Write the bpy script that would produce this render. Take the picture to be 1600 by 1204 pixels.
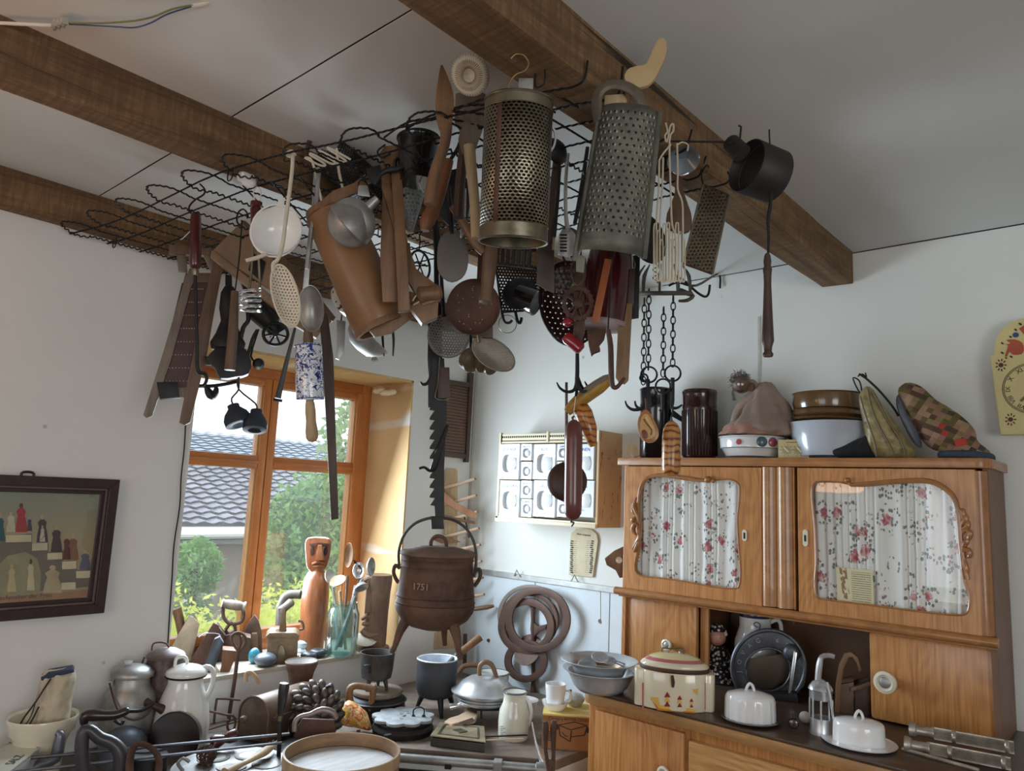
import bpy, bmesh, math, random
from mathutils import Vector, Matrix, noise
import numpy as np
random.seed(7); rng = np.random.default_rng(7)
for o in list(bpy.data.objects): bpy.data.objects.remove(o)
SC = bpy.context.scene; COL = SC.collection
V = Vector; PI = math.pi
# ---------------------------------------------------------------- camera, sky, lights, exposure
CAM = V((2.934, -3.0, 1.55)); FPX = 1158.72
yaw, pitch, roll = 0.72460328, 0.14670688, 0.04461548
fw = V((-math.sin(yaw)*math.cos(pitch), math.cos(yaw)*math.cos(pitch), math.sin(pitch)))
r0 = V((math.cos(yaw), math.sin(yaw), 0)); u0 = r0.cross(fw)
RT = r0*math.cos(roll)+u0*math.sin(roll); UP = u0*math.cos(roll)-r0*math.sin(roll)
cd = bpy.data.cameras.new('camera'); cd.sensor_width = 36; cd.lens = FPX*36/1600; cd.clip_start = .05; cd.clip_end = 200
cam = bpy.data.objects.new('camera', cd); COL.objects.link(cam)
cam.matrix_world = Matrix(((RT.x, UP.x, -fw.x, CAM.x), (RT.y, UP.y, -fw.y, CAM.y), (RT.z, UP.z, -fw.z, CAM.z), (0, 0, 0, 1)))
SC.camera = cam
w = bpy.data.worlds.new('world'); SC.world = w; w.use_nodes = True
nt = w.node_tree; bg = nt.nodes['Background']
bg.inputs[0].default_value = (.90, .95, 1, 1); bg.inputs[1].default_value = 1.9      # even white overcast sky
def area(name, loc, target, sx, sy, power, col):
    l = bpy.data.lights.new(name, 'AREA'); l.shape = 'RECTANGLE'; l.size = sx; l.size_y = sy; l.energy = power; l.color = col
    o = bpy.data.objects.new(name, l); COL.objects.link(o); o.location = loc
    o.rotation_euler = (V(target)-V(loc)).to_track_quat('-Z', 'Y').to_euler(); return o
# daylight of the two windows behind the photographer (their openings are built below)
area('window_daylight', (5.38, -3.6, 1.35), (0, -2.6, 1.2), 1.9, 1.2, 27, (1, .99, .98))
area('window_daylight', (2.2, -5.58, 1.25), (1.9, 0, 1.0), 2.0, 1.2, 9, (.90, .96, 1))
area('window_daylight', (-.16, -1.10, 1.44), (2.5, -.85, .5), .72, .9, 38, (.72, .87, 1))
SC.view_settings.view_transform = 'Standard'; SC.view_settings.look = 'None'; SC.view_settings.gamma = 1
SC.view_settings.use_curve_mapping = False; SC.view_settings.exposure = 0.12
SC.cycles.max_bounces = 8; SC.cycles.transparent_max_bounces = 16
SC.cycles.sample_clamp_indirect = 6
# ---------------------------------------------------------------- points of the place
def ray(x, y): return fw+RT*((x-800)/FPX)-UP*((y-602)/FPX)
def onz(x, y, z): d = ray(x, y); return CAM+d*((z-CAM.z)/d.z)
def onx(x, y, X): d = ray(x, y); return CAM+d*((X-CAM.x)/d.x)
def ony(x, y, Y): d = ray(x, y); return CAM+d*((Y-CAM.y)/d.y)
def at(x, y, d): return CAM+ray(x, y)*d
def depth(p): return (V(p)-CAM).dot(fw)
# ---------------------------------------------------------------- materials
MATS = {}
def newmat(name):
    m = bpy.data.materials.new(name); m.use_nodes = True; MATS[name] = m
    return m, m.node_tree.nodes, m.node_tree.links, m.node_tree.nodes['Principled BSDF']
def srgb(r, g, b):
    f = lambda c: (c/255/12.92 if c/255 <= .04045 else ((c/255+.055)/1.055)**2.4)
    return (f(r), f(g), f(b), 1)
def coords(N, L, scale=(1, 1, 1), kind='Object', rot=(0, 0, 0)):
    tc = N.new('ShaderNodeTexCoord'); mp = N.new('ShaderNodeMapping'); mp.inputs['Scale'].default_value = scale; mp.inputs['Rotation'].default_value = rot
    L.new(tc.outputs[kind], mp.inputs[0]); return mp.outputs[0]
def noise_t(N, L, vec, scale, detail=4, rough=.6, dist=0):
    n = N.new('ShaderNodeTexNoise'); n.inputs['Scale'].default_value = scale; n.inputs['Detail'].default_value = detail
    n.inputs['Roughness'].default_value = rough; n.inputs['Distortion'].default_value = dist
    if vec: L.new(vec, n.inputs['Vector'])
    return n.outputs[0]
def ramp(N, L, fac, stops, interp='LINEAR'):
    r = N.new('ShaderNodeValToRGB'); r.color_ramp.interpolation = interp; e = r.color_ramp.elements
    while len(e) < len(stops): e.new(.5)
    for i, (p, c) in enumerate(stops): e[i].position = p; e[i].color = c
    L.new(fac, r.inputs[0]); return r.outputs[0]
def mixc(N, L, fac, a, b, blend='MIX'):
    m = N.new('ShaderNodeMix'); m.data_type = 'RGBA'; m.blend_type = blend
    for s, v in ((0, fac), (6, a), (7, b)):
        if isinstance(v, (int, float)): m.inputs[s].default_value = v
        elif isinstance(v, tuple): m.inputs[s].default_value = v
        else: L.new(v, m.inputs[s])
    return m.outputs[2]
def math_n(N, L, op, a, b=None, c=None):
    m = N.new('ShaderNodeMath'); m.operation = op
    for i, v in enumerate((a, b, c)):
        if v is None: continue
        if isinstance(v, (int, float)): m.inputs[i].default_value = v
        else: L.new(v, m.inputs[i])
    return m.outputs[0]
def bump(N, L, P, h, strength=.3, dist=.004):
    b = N.new('ShaderNodeBump'); b.inputs['Strength'].default_value = strength; b.inputs['Distance'].default_value = dist
    L.new(h, b.inputs['Height']); L.new(b.outputs[0], P.inputs['Normal'])
def plain(name, c, rough=.5, metal=0, coat=0, var=.12, vs=14, bmp=0, spec=.5):
    """one colour with slight wear"""
    m, N, L, P = newmat(name); v = coords(N, L); n = noise_t(N, L, v, vs)
    a = tuple(x*(1-var) for x in c[:3])+(1,); b = tuple(min(1, x*(1+var)) for x in c[:3])+(1,)
    L.new(ramp(N, L, n, [(.3, a), (.7, b)]), P.inputs['Base Color'])
    P.inputs['Roughness'].default_value = rough; P.inputs['Metallic'].default_value = metal; P.inputs['Coat Weight'].default_value = coat
    P.inputs['Specular IOR Level'].default_value = spec
    if bmp: bump(N, L, P, noise_t(N, L, v, vs*8), bmp, .002)
    return m
def wood(name, c1, c2, grain=(30, 30, 2.5), rough=.5, wear=None, bmp=.25, coat=0):
    m, N, L, P = newmat(name); v = coords(N, L, grain); n = noise_t(N, L, v, 1.6, 6, .65, .6)
    c = ramp(N, L, n, [(.28, c1), (.52, tuple((a+b)/2 for a, b in zip(c1, c2))), (.72, c2)])
    v2 = coords(N, L, (4, 4, 4)); n2 = noise_t(N, L, v2, 1.5, 3)
    c = mixc(N, L, ramp(N, L, n2, [(.4, (0, 0, 0, 1)), (.75, (.5, .5, .5, 1))]), c, wear or tuple(x*.45 for x in c1[:3])+(1,))
    L.new(c, P.inputs['Base Color']); P.inputs['Roughness'].default_value = rough; P.inputs['Coat Weight'].default_value = coat
    bump(N, L, P, n, bmp, .003); return m
def metal(name, c1, c2, rough=.4, met=1, scale=12, bmp=.1, stretch=(1, 1, 1)):
    m, N, L, P = newmat(name); v = coords(N, L, stretch); n = noise_t(N, L, v, scale, 6, .65)
    L.new(ramp(N, L, n, [(.35, c1), (.65, c2)]), P.inputs['Base Color'])
    P.inputs['Metallic'].default_value = met
    r = N.new('ShaderNodeMapRange'); r.inputs[3].default_value = max(.05, rough-.1); r.inputs[4].default_value = min(1, rough+.15)
    L.new(n, r.inputs[0]); L.new(r.outputs[0], P.inputs['Roughness'])
    if bmp: bump(N, L, P, noise_t(N, L, v, scale*6), bmp, .002)
    return m
S = srgb
def schlick(N, L):
    lw = N.new('ShaderNodeLayerWeight'); lw.inputs[0].default_value = .5
    return math_n(N, L, 'MULTIPLY_ADD', math_n(N, L, 'POWER', lw.outputs[1], 5), .9, .04)
def wall_mat(name, c, spots=True):
    m, N, L, P = newmat(name); v = coords(N, L); n = noise_t(N, L, v, 1.3, 5, .6)
    col = ramp(N, L, n, [(.3, tuple(x*.93 for x in c[:3])+(1,)), (.7, c)])
    if spots:
        vo = N.new('ShaderNodeTexVoronoi'); vo.inputs['Scale'].default_value = 5.5; L.new(v, vo.inputs['Vector'])
        col = mixc(N, L, ramp(N, L, vo.outputs[0], [(.03, (.6, .6, .6, 1)), (.06, (0, 0, 0, 1))]), col, S(150, 140, 128))
    L.new(col, P.inputs['Base Color']); P.inputs['Roughness'].default_value = .85
    bump(N, L, P, noise_t(N, L, v, 22, 4), .12, .006); return m
M_wallA = wall_mat('wall paint warm', S(229, 228, 225)); M_wallB = wall_mat('wall paint cool', S(234, 235, 230))
M_ceil = wall_mat('ceiling paint', S(218, 219, 216), False); M_dark = plain('dark gap', S(28, 24, 22), .9)
def reveal_mat():
    m, N, L, P = newmat('bare plaster'); v = coords(N, L); n = noise_t(N, L, v, 3.0, 4)
    c = ramp(N, L, n, [(.3, S(200, 162, 112)), (.7, S(214, 180, 132))])
    b = noise_t(N, L, coords(N, L, (1, 4.5, 5)), 1.5, 2, .4)
    c = mixc(N, L, ramp(N, L, b, [(.60, (0, 0, 0, 1)), (.70, (.85, .85, .85, 1))]), c, S(226, 226, 224))
    L.new(c, P.inputs['Base Color']); P.inputs['Roughness'].default_value = .8; bump(N, L, P, noise_t(N, L, v, 40), .2, .003); return m
M_reveal = reveal_mat()
def beam_mat():
    m, N, L, P = newmat('hewn beam'); v = coords(N, L, (16, 1.4, 16)); n = noise_t(N, L, v, 1.6, 7, .7, .8)
    c = ramp(N, L, n, [(.26, S(72, 52, 36)), (.5, S(124, 94, 62)), (.76, S(160, 126, 86))])
    saw = noise_t(N, L, coords(N, L, (5, 85, 9)), 1, 3, .6, .3); c = mixc(N, L, ramp(N, L, saw, [(.42, (.5, .5, .5, 1)), (.62, (0, 0, 0, 1))]), c, S(84, 62, 42))
    cr = noise_t(N, L, coords(N, L, (42, .9, 42)), 1, 2, .4, 1.2); c = mixc(N, L, ramp(N, L, cr, [(.27, (.9, .9, .9, 1)), (.33, (0, 0, 0, 1))]), c, S(38, 27, 20))
    st = noise_t(N, L, coords(N, L, (2.5, 1.2, 2.5)), 1.7, 3); c = mixc(N, L, ramp(N, L, st, [(.55, (0, 0, 0, 1)), (.75, (.5, .5, .5, 1))]), c, S(58, 42, 30))
    L.new(c, P.inputs['Base Color']); P.inputs['Roughness'].default_value = .85; bump(N, L, P, math_n(N, L, 'ADD', n, math_n(N, L, 'MULTIPLY', cr, .6)), .9, .006); return m
M_beam = beam_mat()
M_beamcut = wood('sawn beam end', S(84, 62, 42), S(120, 92, 64), (20, 20, 20), .85)
M_larch = wood('window larch', S(184, 112, 56), S(220, 148, 84), (24, 24, 1.6), .4, S(170, 100, 50), .15, .3)
M_larchh = wood('window larch across', S(176, 104, 52), S(210, 138, 76), (24, 1.6, 24), .4, S(140, 78, 38), .15, .3)
def veneer(name, c1, c2, axis):
    """oak veneer with flame figure, lacquered"""
    m, N, L, P = newmat(name)
    sc = (1.7, 1.7, .5) if axis == 'z' else (.5, 1.7, 1.7)
    v = coords(N, L, sc); n = noise_t(N, L, v, 2.2, 2, .5, .2)
    rings = math_n(N, L, 'SINE', math_n(N, L, 'MULTIPLY', n, 150))
    fine = noise_t(N, L, coords(N, L, (150, 150, 5) if axis == 'z' else (5, 150, 150)), 1, 4)
    f = math_n(N, L, 'MULTIPLY_ADD', rings, .075, math_n(N, L, 'MULTIPLY', fine, 1.0))
    c = ramp(N, L, f, [(.25, c1), (.68, c2)]); L.new(c, P.inputs['Base Color'])
    P.inputs['Roughness'].default_value = .34; P.inputs['Coat Weight'].default_value = .25; P.inputs['Coat Roughness'].default_value = .2
    bump(N, L, P, fine, .12, .002); return m
M_ven = veneer('oak veneer upright', S(158, 102, 54), S(198, 140, 82), 'z')
M_venh = veneer('oak veneer across', S(140, 90, 50), S(180, 124, 72), 'x')
M_vend = plain('oak moulding', S(160, 108, 62), .35, 0, .3, .2, 30)
M_counter = wood('worn counter', S(58, 44, 36), S(96, 74, 58), (4, 24, 24), .35, S(40, 32, 28), .1)
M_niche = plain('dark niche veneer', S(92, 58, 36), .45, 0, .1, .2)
# general purpose
M_blk = plain('black iron', S(34, 33, 34), .5, .3, 0, .3, 20, .15)
M_iron = metal('grey cast iron', S(62, 60, 60), S(92, 88, 86), .5, .55, 14, .2)
M_rust = metal('rusty iron', S(72, 52, 42), S(112, 84, 68), .7, .25, 12, .35)
M_ruststem = metal('brown iron', S(70, 48, 40), S(98, 68, 56), .6, .3, 16, .2)
M_alu = metal('aluminium', S(186, 188, 190), S(214, 216, 218), .3, .72, 10, .04)
M_aludull = metal('dull aluminium', S(146, 146, 144), S(184, 184, 180), .42, .7, 10, .08)
M_tin = metal('tinned sheet', S(96, 88, 72), S(150, 142, 122), .36, .9, 9, .1)
M_steel = metal('bright steel', S(196, 198, 200), S(222, 224, 226), .22, .75, 8, 0)
M_wire = plain('black wire', S(24, 23, 24), .55, .2, 0, .2)
M_wht = plain('white enamel', S(232, 232, 228), .14, 0, .5, .03, 6)
M_cream = plain('cream enamel', S(222, 214, 190), .2, 0, .4, .05, 8)
M_porc = plain('white porcelain', S(236, 236, 236), .12, 0, .5, .02, 6)
M_bone = plain('cream painted wire', S(206, 196, 176), .45, 0, 0, .08)
M_bllack = plain('black enamel', S(20, 20, 22), .16, 0, .5, .2)
M_brownjar = plain('brown glazed jar', S(46, 24, 22), .18, 0, .5, .3)
M_w1 = wood('honey wood', S(108, 78, 52), S(142, 106, 74))
M_w2 = wood('brown wood', S(92, 68, 52), S(126, 98, 76))
M_w3 = wood('dark wood', S(58, 40, 32), S(86, 62, 48))
M_w4 = wood('pale wood', S(176, 148, 112), S(206, 180, 142))
M_w5 = wood('grey weathered wood', S(104, 92, 80), S(140, 126, 110))
M_redw = plain('dark red lacquered wood', S(78, 28, 26), .3, 0, .4, .2)
M_string = plain('white string', S(214, 206, 192), .9)
M_board = plain('board grey brown', S(150, 122, 96), .6)
# ---------------------------------------------------------------- mesh helpers
def perp(d):
    d = d.normalized(); a = V((0, 0, 1)) if abs(d.z) < .9 else V((1, 0, 0))
    x = d.cross(a).normalized(); return x, d.cross(x).normalized()
class MB:
    def __init__(s): s.v = []; s.f = []; s.uv = {}
    def add(s, vs, fs): b = len(s.v); s.v += [V(p) for p in vs]; s.f += [tuple(i+b for i in f) for f in fs]; return s
    def box(s, c, h, ax=None):
        c = V(c); X, Y, Z = ax or (V((1, 0, 0)), V((0, 1, 0)), V((0, 0, 1)))
        p = [c+X*(h[0]*i)+Y*(h[1]*j)+Z*(h[2]*k) for k in (-1, 1) for j in (-1, 1) for i in (-1, 1)]
        return s.add(p, [(0, 2, 3, 1), (4, 5, 7, 6), (0, 1, 5, 4), (2, 6, 7, 3), (0, 4, 6, 2), (1, 3, 7, 5)])
    def bb(s, a, b): a = V(a); b = V(b); return s.box((a+b)/2, [abs(x)/2 for x in (b-a)])
    def tube(s, pts, r, n=8, closed=False, flat=1):
        pts = [V(p) for p in pts]; m = len(pts); R = r if isinstance(r, (list, tuple)) else [r]*m
        b = len(s.v); X = None
        for i, p in enumerate(pts):
            d = (pts[(i+1) % m]-pts[i-1]) if closed else (pts[min(i+1, m-1)]-pts[max(i-1, 0)])
            if d.length < 1e-9: d = V((0, 0, 1))
            d.normalize()
            if X is None: X, _ = perp(d)
            X = (X-d*X.dot(d)); X = X.normalized() if X.length > 1e-6 else perp(d)[0]
            Y = d.cross(X)
            for k in range(n):
                a = 2*PI*k/n; s.v.append(p+X*(R[i]*math.cos(a))+Y*(R[i]*flat*math.sin(a)))
        for i in range(m if closed else m-1):
            j = (i+1) % m
            for k in range(n): s.f.append((b+i*n+k, b+i*n+(k+1) % n, b+j*n+(k+1) % n, b+j*n+k))
        if not closed: s.f.append(tuple(b+k for k in range(n-1, -1, -1))); s.f.append(tuple(b+(m-1)*n+k for k in range(n)))
        return s
    def lathe(s, a, d, prof, n=24, sx=1, xd=None, close=False, arc=1, cap=True):
        """prof: (radius, height along d)"""
        a = V(a); d = V(d).normalized()
        if xd is None: X, Y = perp(d)
        else: X = (V(xd)-d*V(xd).dot(d)).normalized(); Y = d.cross(X)
        b = len(s.v); m = len(prof); nn = n if arc == 1 else n+1
        for r, h in prof:
            for k in range(nn):
                t = 2*PI*arc*k/n; s.v.append(a+d*h+X*(r*sx*math.cos(t))+Y*(r*math.sin(t)))
        for i in range(m if close else m-1):
            j = (i+1) % m
            for k in range(n if arc == 1 else n):
                k2 = (k+1) % nn; s.f.append((b+i*nn+k, b+i*nn+k2, b+j*nn+k2, b+j*nn+k))
        if not close and arc == 1 and cap:
            if prof[0][0] > 1e-5: s.f.append(tuple(b+k for k in range(n-1, -1, -1)))
            if prof[-1][0] > 1e-5: s.f.append(tuple(b+(m-1)*n+k for k in range(n)))
        return s
    def ext(s, loop, t):
        """solid from a flat outline pushed by vector t"""
        n = len(loop); loop = [V(p) for p in loop]; t = V(t)
        return s.add(loop+[p+t for p in loop], [tuple(range(n)), tuple(range(2*n-1, n-1, -1))]+[(i, i+n, (i+1) % n+n, (i+1) % n) for i in range(n)])
    def ring(s, out, inn, t):
        """flat plate with one opening, both outlines of equal count"""
        n = len(out); t = V(t); P = [V(p) for p in out]+[V(p) for p in inn]; P += [p+t for p in P]
        f = []
        for i in range(n):
            j = (i+1) % n
            f += [(i, j, n+j, n+i), (2*n+i, 3*n+i, 3*n+j, 2*n+j), (i, 2*n+i, 2*n+j, j), (n+i, n+j, 3*n+j, 3*n+i)]
        return s.add(P, f)
    def ball(s, c, r, n=12, m=8):
        c = V(c); r = r if isinstance(r, (tuple, list)) else (r, r, r); b = len(s.v)
        for i in range(m+1):
            t = PI*i/m
            for k in range(n): a = 2*PI*k/n; s.v.append(c+V((r[0]*math.sin(t)*math.cos(a), r[1]*math.sin(t)*math.sin(a), r[2]*math.cos(t))))
        for i in range(m):
            for k in range(n): s.f.append((b+i*n+k, b+(i+1)*n+k, b+(i+1)*n+(k+1) % n, b+i*n+(k+1) % n))
        return s
    def sheet(s, nu, nv, fn, wrap=False):
        b = len(s.v)
        for j in range(nv+1):
            for i in range(nu+1): s.v.append(V(fn(i/nu, j/nv)))
        for j in range(nv):
            for i in range(nu): q = b+j*(nu+1)+i; s.f.append((q, q+1, q+nu+2, q+nu+1))
        return s
    def build(s, name, mat, parent=None, smooth=40, bevel=0, solid=0, uv=None, sub=0):
        if parent is not None: O = V(parent.location) if parent.parent is None else V(parent['_o'])
        else:
            q = np.array([tuple(p) for p in s.v]); O = V(((q[:, 0].min()+q[:, 0].max())/2, (q[:, 1].min()+q[:, 1].max())/2, q[:, 2].min()))
        me = bpy.data.meshes.new(name); me.from_pydata([tuple(p-O) for p in s.v], [], s.f)
        me.materials.append(mat)
        o = bpy.data.objects.new(name, me); COL.objects.link(o)
        bm = bmesh.new(); bm.from_mesh(me); bmesh.ops.remove_doubles(bm, verts=bm.verts, dist=1e-6); bmesh.ops.recalc_face_normals(bm, faces=bm.faces)
        if bevel: bmesh.ops.bevel(bm, geom=[e for e in bm.edges if len(e.link_faces) == 2 and e.calc_face_angle(0) > .6], offset=bevel, segments=2, affect='EDGES', profile=.6)
        if uv:
            ul = bm.loops.layers.uv.new('UVMap')
            for f in bm.faces:
                for lp in f.loops: lp[ul].uv = uv(lp.vert.co+O)
        bm.to_mesh(me); bm.free()
        if smooth:
            me.polygons.foreach_set('use_smooth', [True]*len(me.polygons)); me.set_sharp_from_angle(angle=math.radians(smooth))
        if solid: md = o.modifiers.new('solid', 'SOLIDIFY'); md.thickness = solid; md.offset = 0
        if sub: md = o.modifiers.new('sub', 'SUBSURF'); md.levels = sub; md.render_levels = sub
        if parent is not None:
            o.parent = parent
            if parent.parent is not None or parent.type == 'MESH': pass
            loc = O-O; o['_o'] = tuple(O)
        else: o.location = O; o['_o'] = tuple(O)
        return o
def thing(name, label, cat, loc, group=None):
    o = bpy.data.objects.new(name, None); COL.objects.link(o); o.location = V(loc); o.empty_display_size = .02
    o['label'] = label; o['category'] = cat
    if group: o['group'] = group
    return o
def tag(o, label, cat, group=None):
    o['label'] = label; o['category'] = cat
    if group: o['group'] = group
    return o
def struct(o): o['kind'] = 'structure'; return o
def stuff(o): o['kind'] = 'stuff'; return o
class Fr:
    """an upright working plane through one point of the place, facing into the room"""
    def __init__(s, px, py, d=None, P=None, turn=0, lean=0):
        s.A = V(P) if P is not None else at(px, py, d)
        n = CAM-s.A; n.z = 0; n.normalize(); n = Matrix.Rotation(turn, 3, 'Z') @ n
        s.R = V((0, 0, 1)).cross(n).normalized(); s.U = V((0, 0, 1)); s.n = n
        if lean: q = Matrix.Rotation(lean, 3, s.R); s.n = q @ n; s.U = q @ s.U
        s.s = depth(s.A)/FPX
    def p(s, x, y, w=0):
        d = ray(x, y); t = (s.A-CAM).dot(s.n)/d.dot(s.n); return CAM+d*t+s.n*w
    def L(s, pts, w=0): return [s.p(q[0], q[1], (q[2] if len(q) > 2 else 0)+w) for q in pts]
def sm(pts, k=4, closed=False):
    """smooth curve through points (Catmull-Rom)"""
    pts = [V(p) for p in pts]; n = len(pts); out = []
    for i in range(n if closed else n-1):
        g = (lambda j: pts[j % n]) if closed else (lambda j: pts[min(max(j, 0), n-1)])
        a, b, c, d = g(i-1), g(i), g(i+1), g(i+2)
        for q in range(k):
            t = q/k; out.append(.5*((2*b)+(c-a)*t+(2*a-5*b+4*c-d)*t*t+(3*b-a-3*c+d)*t**3))
    if not closed: out.append(pts[-1])
    return out
def sm2(pts, k=4, closed=True): return [(p.x, p.y, p.z) for p in sm([V((q[0], q[1], q[2] if len(q) > 2 else 0)) for q in pts], k, closed)]
def resample(loop, n):
    P = [V(p) for p in loop]; P.append(P[0]); d = [0]
    for a, b in zip(P, P[1:]): d.append(d[-1]+(b-a).length)
    out = []; j = 0
    for i in range(n):
        t = d[-1]*i/n
        while d[j+1] < t: j += 1
        q = (t-d[j])/max(1e-9, d[j+1]-d[j]); out.append(P[j].lerp(P[j+1], q))
    return out
def arc(c, r, a0, a1, n=8): return [(c[0]+r*math.cos(math.radians(a0+(a1-a0)*i/n)), c[1]+r*math.sin(math.radians(a0+(a1-a0)*i/n))) for i in range(n+1)]
# ---------------------------------------------------------------- room shell
HC = H = 2.567
wl = MB()
for a, b in (((-.5, -5.6, 0), (0, -1.62, H+.1)), ((-.5, -.465, 0), (0, 0.1, H+.1)), ((-.5, -1.62, 0), (0, -.465, .762)), ((-.5, -1.62, 2.118), (0, -.465, H+.1))): wl.bb(a, b)
struct(wl.build('wall_left', M_wallA, smooth=0))
struct(MB().bb((-.5, 0, 0), (5.5, .2, H+.1)).build('wall_back', M_wallB, smooth=0))
wr = MB()     # walls behind the photographer, each with one window opening
for a, b in (((5.4, -5.6, 0), (5.6, -4.6, H+.1)), ((5.4, -2.6, 0), (5.6, .2, H+.1)), ((5.4, -4.6, 0), (5.6, -2.6, .8)), ((5.4, -4.6, 2.2), (5.6, -2.6, H+.1))): wr.bb(a, b)
struct(wr.build('wall_right', M_wallB, smooth=0))
wf = MB()
for a, b in (((-.5, -5.8, 0), (1.1, -5.6, H+.1)), ((3.3, -5.8, 0), (5.6, -5.6, H+.1)), ((1.1, -5.8, 0), (3.3, -5.6, .75)), ((1.1, -5.8, 2.15), (3.3, -5.6, H+.1))): wf.bb(a, b)
struct(wf.build('wall_front', M_wallA, smooth=0))
M_floor = wood('floor boards', S(92, 66, 46), S(128, 94, 66), (20, 2, 20), .5)
fl = struct(MB().bb((-.5, -5.8, -.15), (5.6, .2, -.02)).build('floor', M_floor, smooth=0))
for i in range(28): MB().bb((-.0+.2*i, -5.6, -.02), (.196+.2*i, 0, 0)).build('plank', M_floor, fl, 0)
ce = struct(MB().bb((-.5, -5.8, H+.02), (5.6, .2, H+.12)).build('ceiling', M_dark, smooth=0))
for x0, x1 in ((-.02, 1.0), (1.0, 1.98), (1.98, 5.45)):
    for y0, y1 in ((-5.6, -4.0), (-3.995, -2.085), (-2.079, 0)):
        if x1 > 5: y0, y1 = {-5.6: (-5.6, -4.6), -3.995: (-4.598, -2.6), -2.079: (-2.6, 0)}[y0]
        MB().sheet(8, 8, lambda u, v: (x0+(x1-x0)*u, y0+(y1-y0)*v, H+.004*noise.noise(V((x0+3*u, 2*v+y0, 1))))).build('plasterboard', M_ceil, ce, 0, solid=.012)
struct(MB().bb((.08, -2.0875, H-.004), (1.93, -2.0765, H+.006)).build('trim_11', M_dark, smooth=0))
# back wall: sheets of panelling below the rail, hairline joints, aluminium rail
pn = MB().bb((.02, -.006, .3), (1.16, 0, 1.12)).build('trim_1', plain('daylit painted hardboard', S(214, 224, 230), .5, 0, .1, .03), smooth=0); struct(pn)  # window's bluish daylight is put into the panel's base colour
for X in (.50, .95): MB().bb((X-.0015, -.0075, .3), (X+.0015, -.0058, 1.12)).build('joint', plain('joint line', S(120, 118, 112), .9), pn, 0)
rl = struct(MB().bb((0, -.02, 1.125), (1.2, -.001, 1.15)).build('trim_2', M_aludull, smooth=0))
for px, py in ((808, 897), (898, 905)):
    c = ony(px, py, -.025); MB().tube([c+V((-.02, 0, -.01)), c+V((0, -.004, .022)), c+V((.02, 0, -.01))], .003, 6).build('clip', M_aludull, rl)
struct(MB().bb((1.665, -.004, .9), (1.675, 0, 2.35)).build('trim_3', plain('wall seam paint', S(196, 198, 190), .9), smooth=0))
struct(MB().bb((1.2, -.003, 2.558), (3.4, 0, 2.566)).build('trim_4', M_dark, smooth=0))
struct(MB().bb((.0, -.012, 1.15), (.012, 0, 2.44)).build('trim_5', plain('corner bead', S(190, 186, 180), .7), smooth=0))
# recess of the window: bare plaster reveals, sill
struct(MB().bb((-.36, -.473, .77), (.001, -.463, 2.118)).build('trim_6', M_reveal, smooth=0))
struct(MB().bb((-.36, -1.622, .77), (.001, -1.612, 2.118)).build('trim_7', M_wallA, smooth=0))
struct(MB().bb((-.36, -1.62, 2.108), (.001, -.465, 2.12)).build('trim_8', M_reveal, smooth=0))
struct(MB().bb((-.36, -1.612, .76), (.015, -.473, .779)).build('sill', plain('painted sill', S(186, 176, 160), .6, 0, 0, .15), smooth=0, bevel=.003))
fo = MB()
for i in range(5):
    c = onx(600, 609, -.16); fo.ball(c+V((.03*i-.06, .004, .006*math.sin(i*2)-.005*i)), (.035, .02, .017), 8, 6)
struct(fo.build('trim_9', plain('mounting foam', S(232, 220, 190), .8, bmp=.4)))
# cable running down beside the window
cb = [(291, 640), (288, 700), (283, 745), (281, 790), (272, 850), (269, 900), (265, 960), (262, 1010)]
tag(MB().tube(sm([onx(x, y, .006) for x, y in cb], 3), .0028, 6).build('cable', M_blk), 'thin black cable running down the wall beside the window recess', 'cable')
# beams
def beam(name, x0, x1, z0, seed, mat):
    def sec(y):
        f = lambda k: .006*noise.noise(V((k*3+seed, y*1.3, seed)))+.002*noise.noise(V((k, y*9, seed)))
        return [(x0+f(1), y, z0+f(2)), (x1+f(3), y, z0+f(4)), (x1+f(5), y, H+.02), (x0+f(6), y, H+.02)]
    m = MB(); n = 46; b = 0
    for i in range(n): m.v += [V(p) for p in sec(-5.6+5.59*i/(n-1))]
    for i in range(n-1):
        for k in range(4): m.f.append((4*i+k, 4*i+(k+1) % 4, 4*i+4+(k+1) % 4, 4*i+4+k))
    m.f += [(3, 2, 1, 0), (4*n-4, 4*n-3, 4*n-2, 4*n-1)]
    return struct(m.build(name, mat, smooth=0, bevel=.006))
b1 = beam('beam', 1.935, 2.058, 2.432, 1.3, M_beam); b2 = beam('beam', .945, 1.035, 2.43, 4.1, M_beam); b3 = beam('beam', .0, .074, 2.43, 7.7, M_beam)
# dark shrinkage gap around the beams at the plaster
for x in (2.058, 1.035, .074): struct(MB().bb((x+.001, -5.6, H-.004), (x+.007, -.0, H)).build('trim_10', M_dark, smooth=0))
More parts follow.
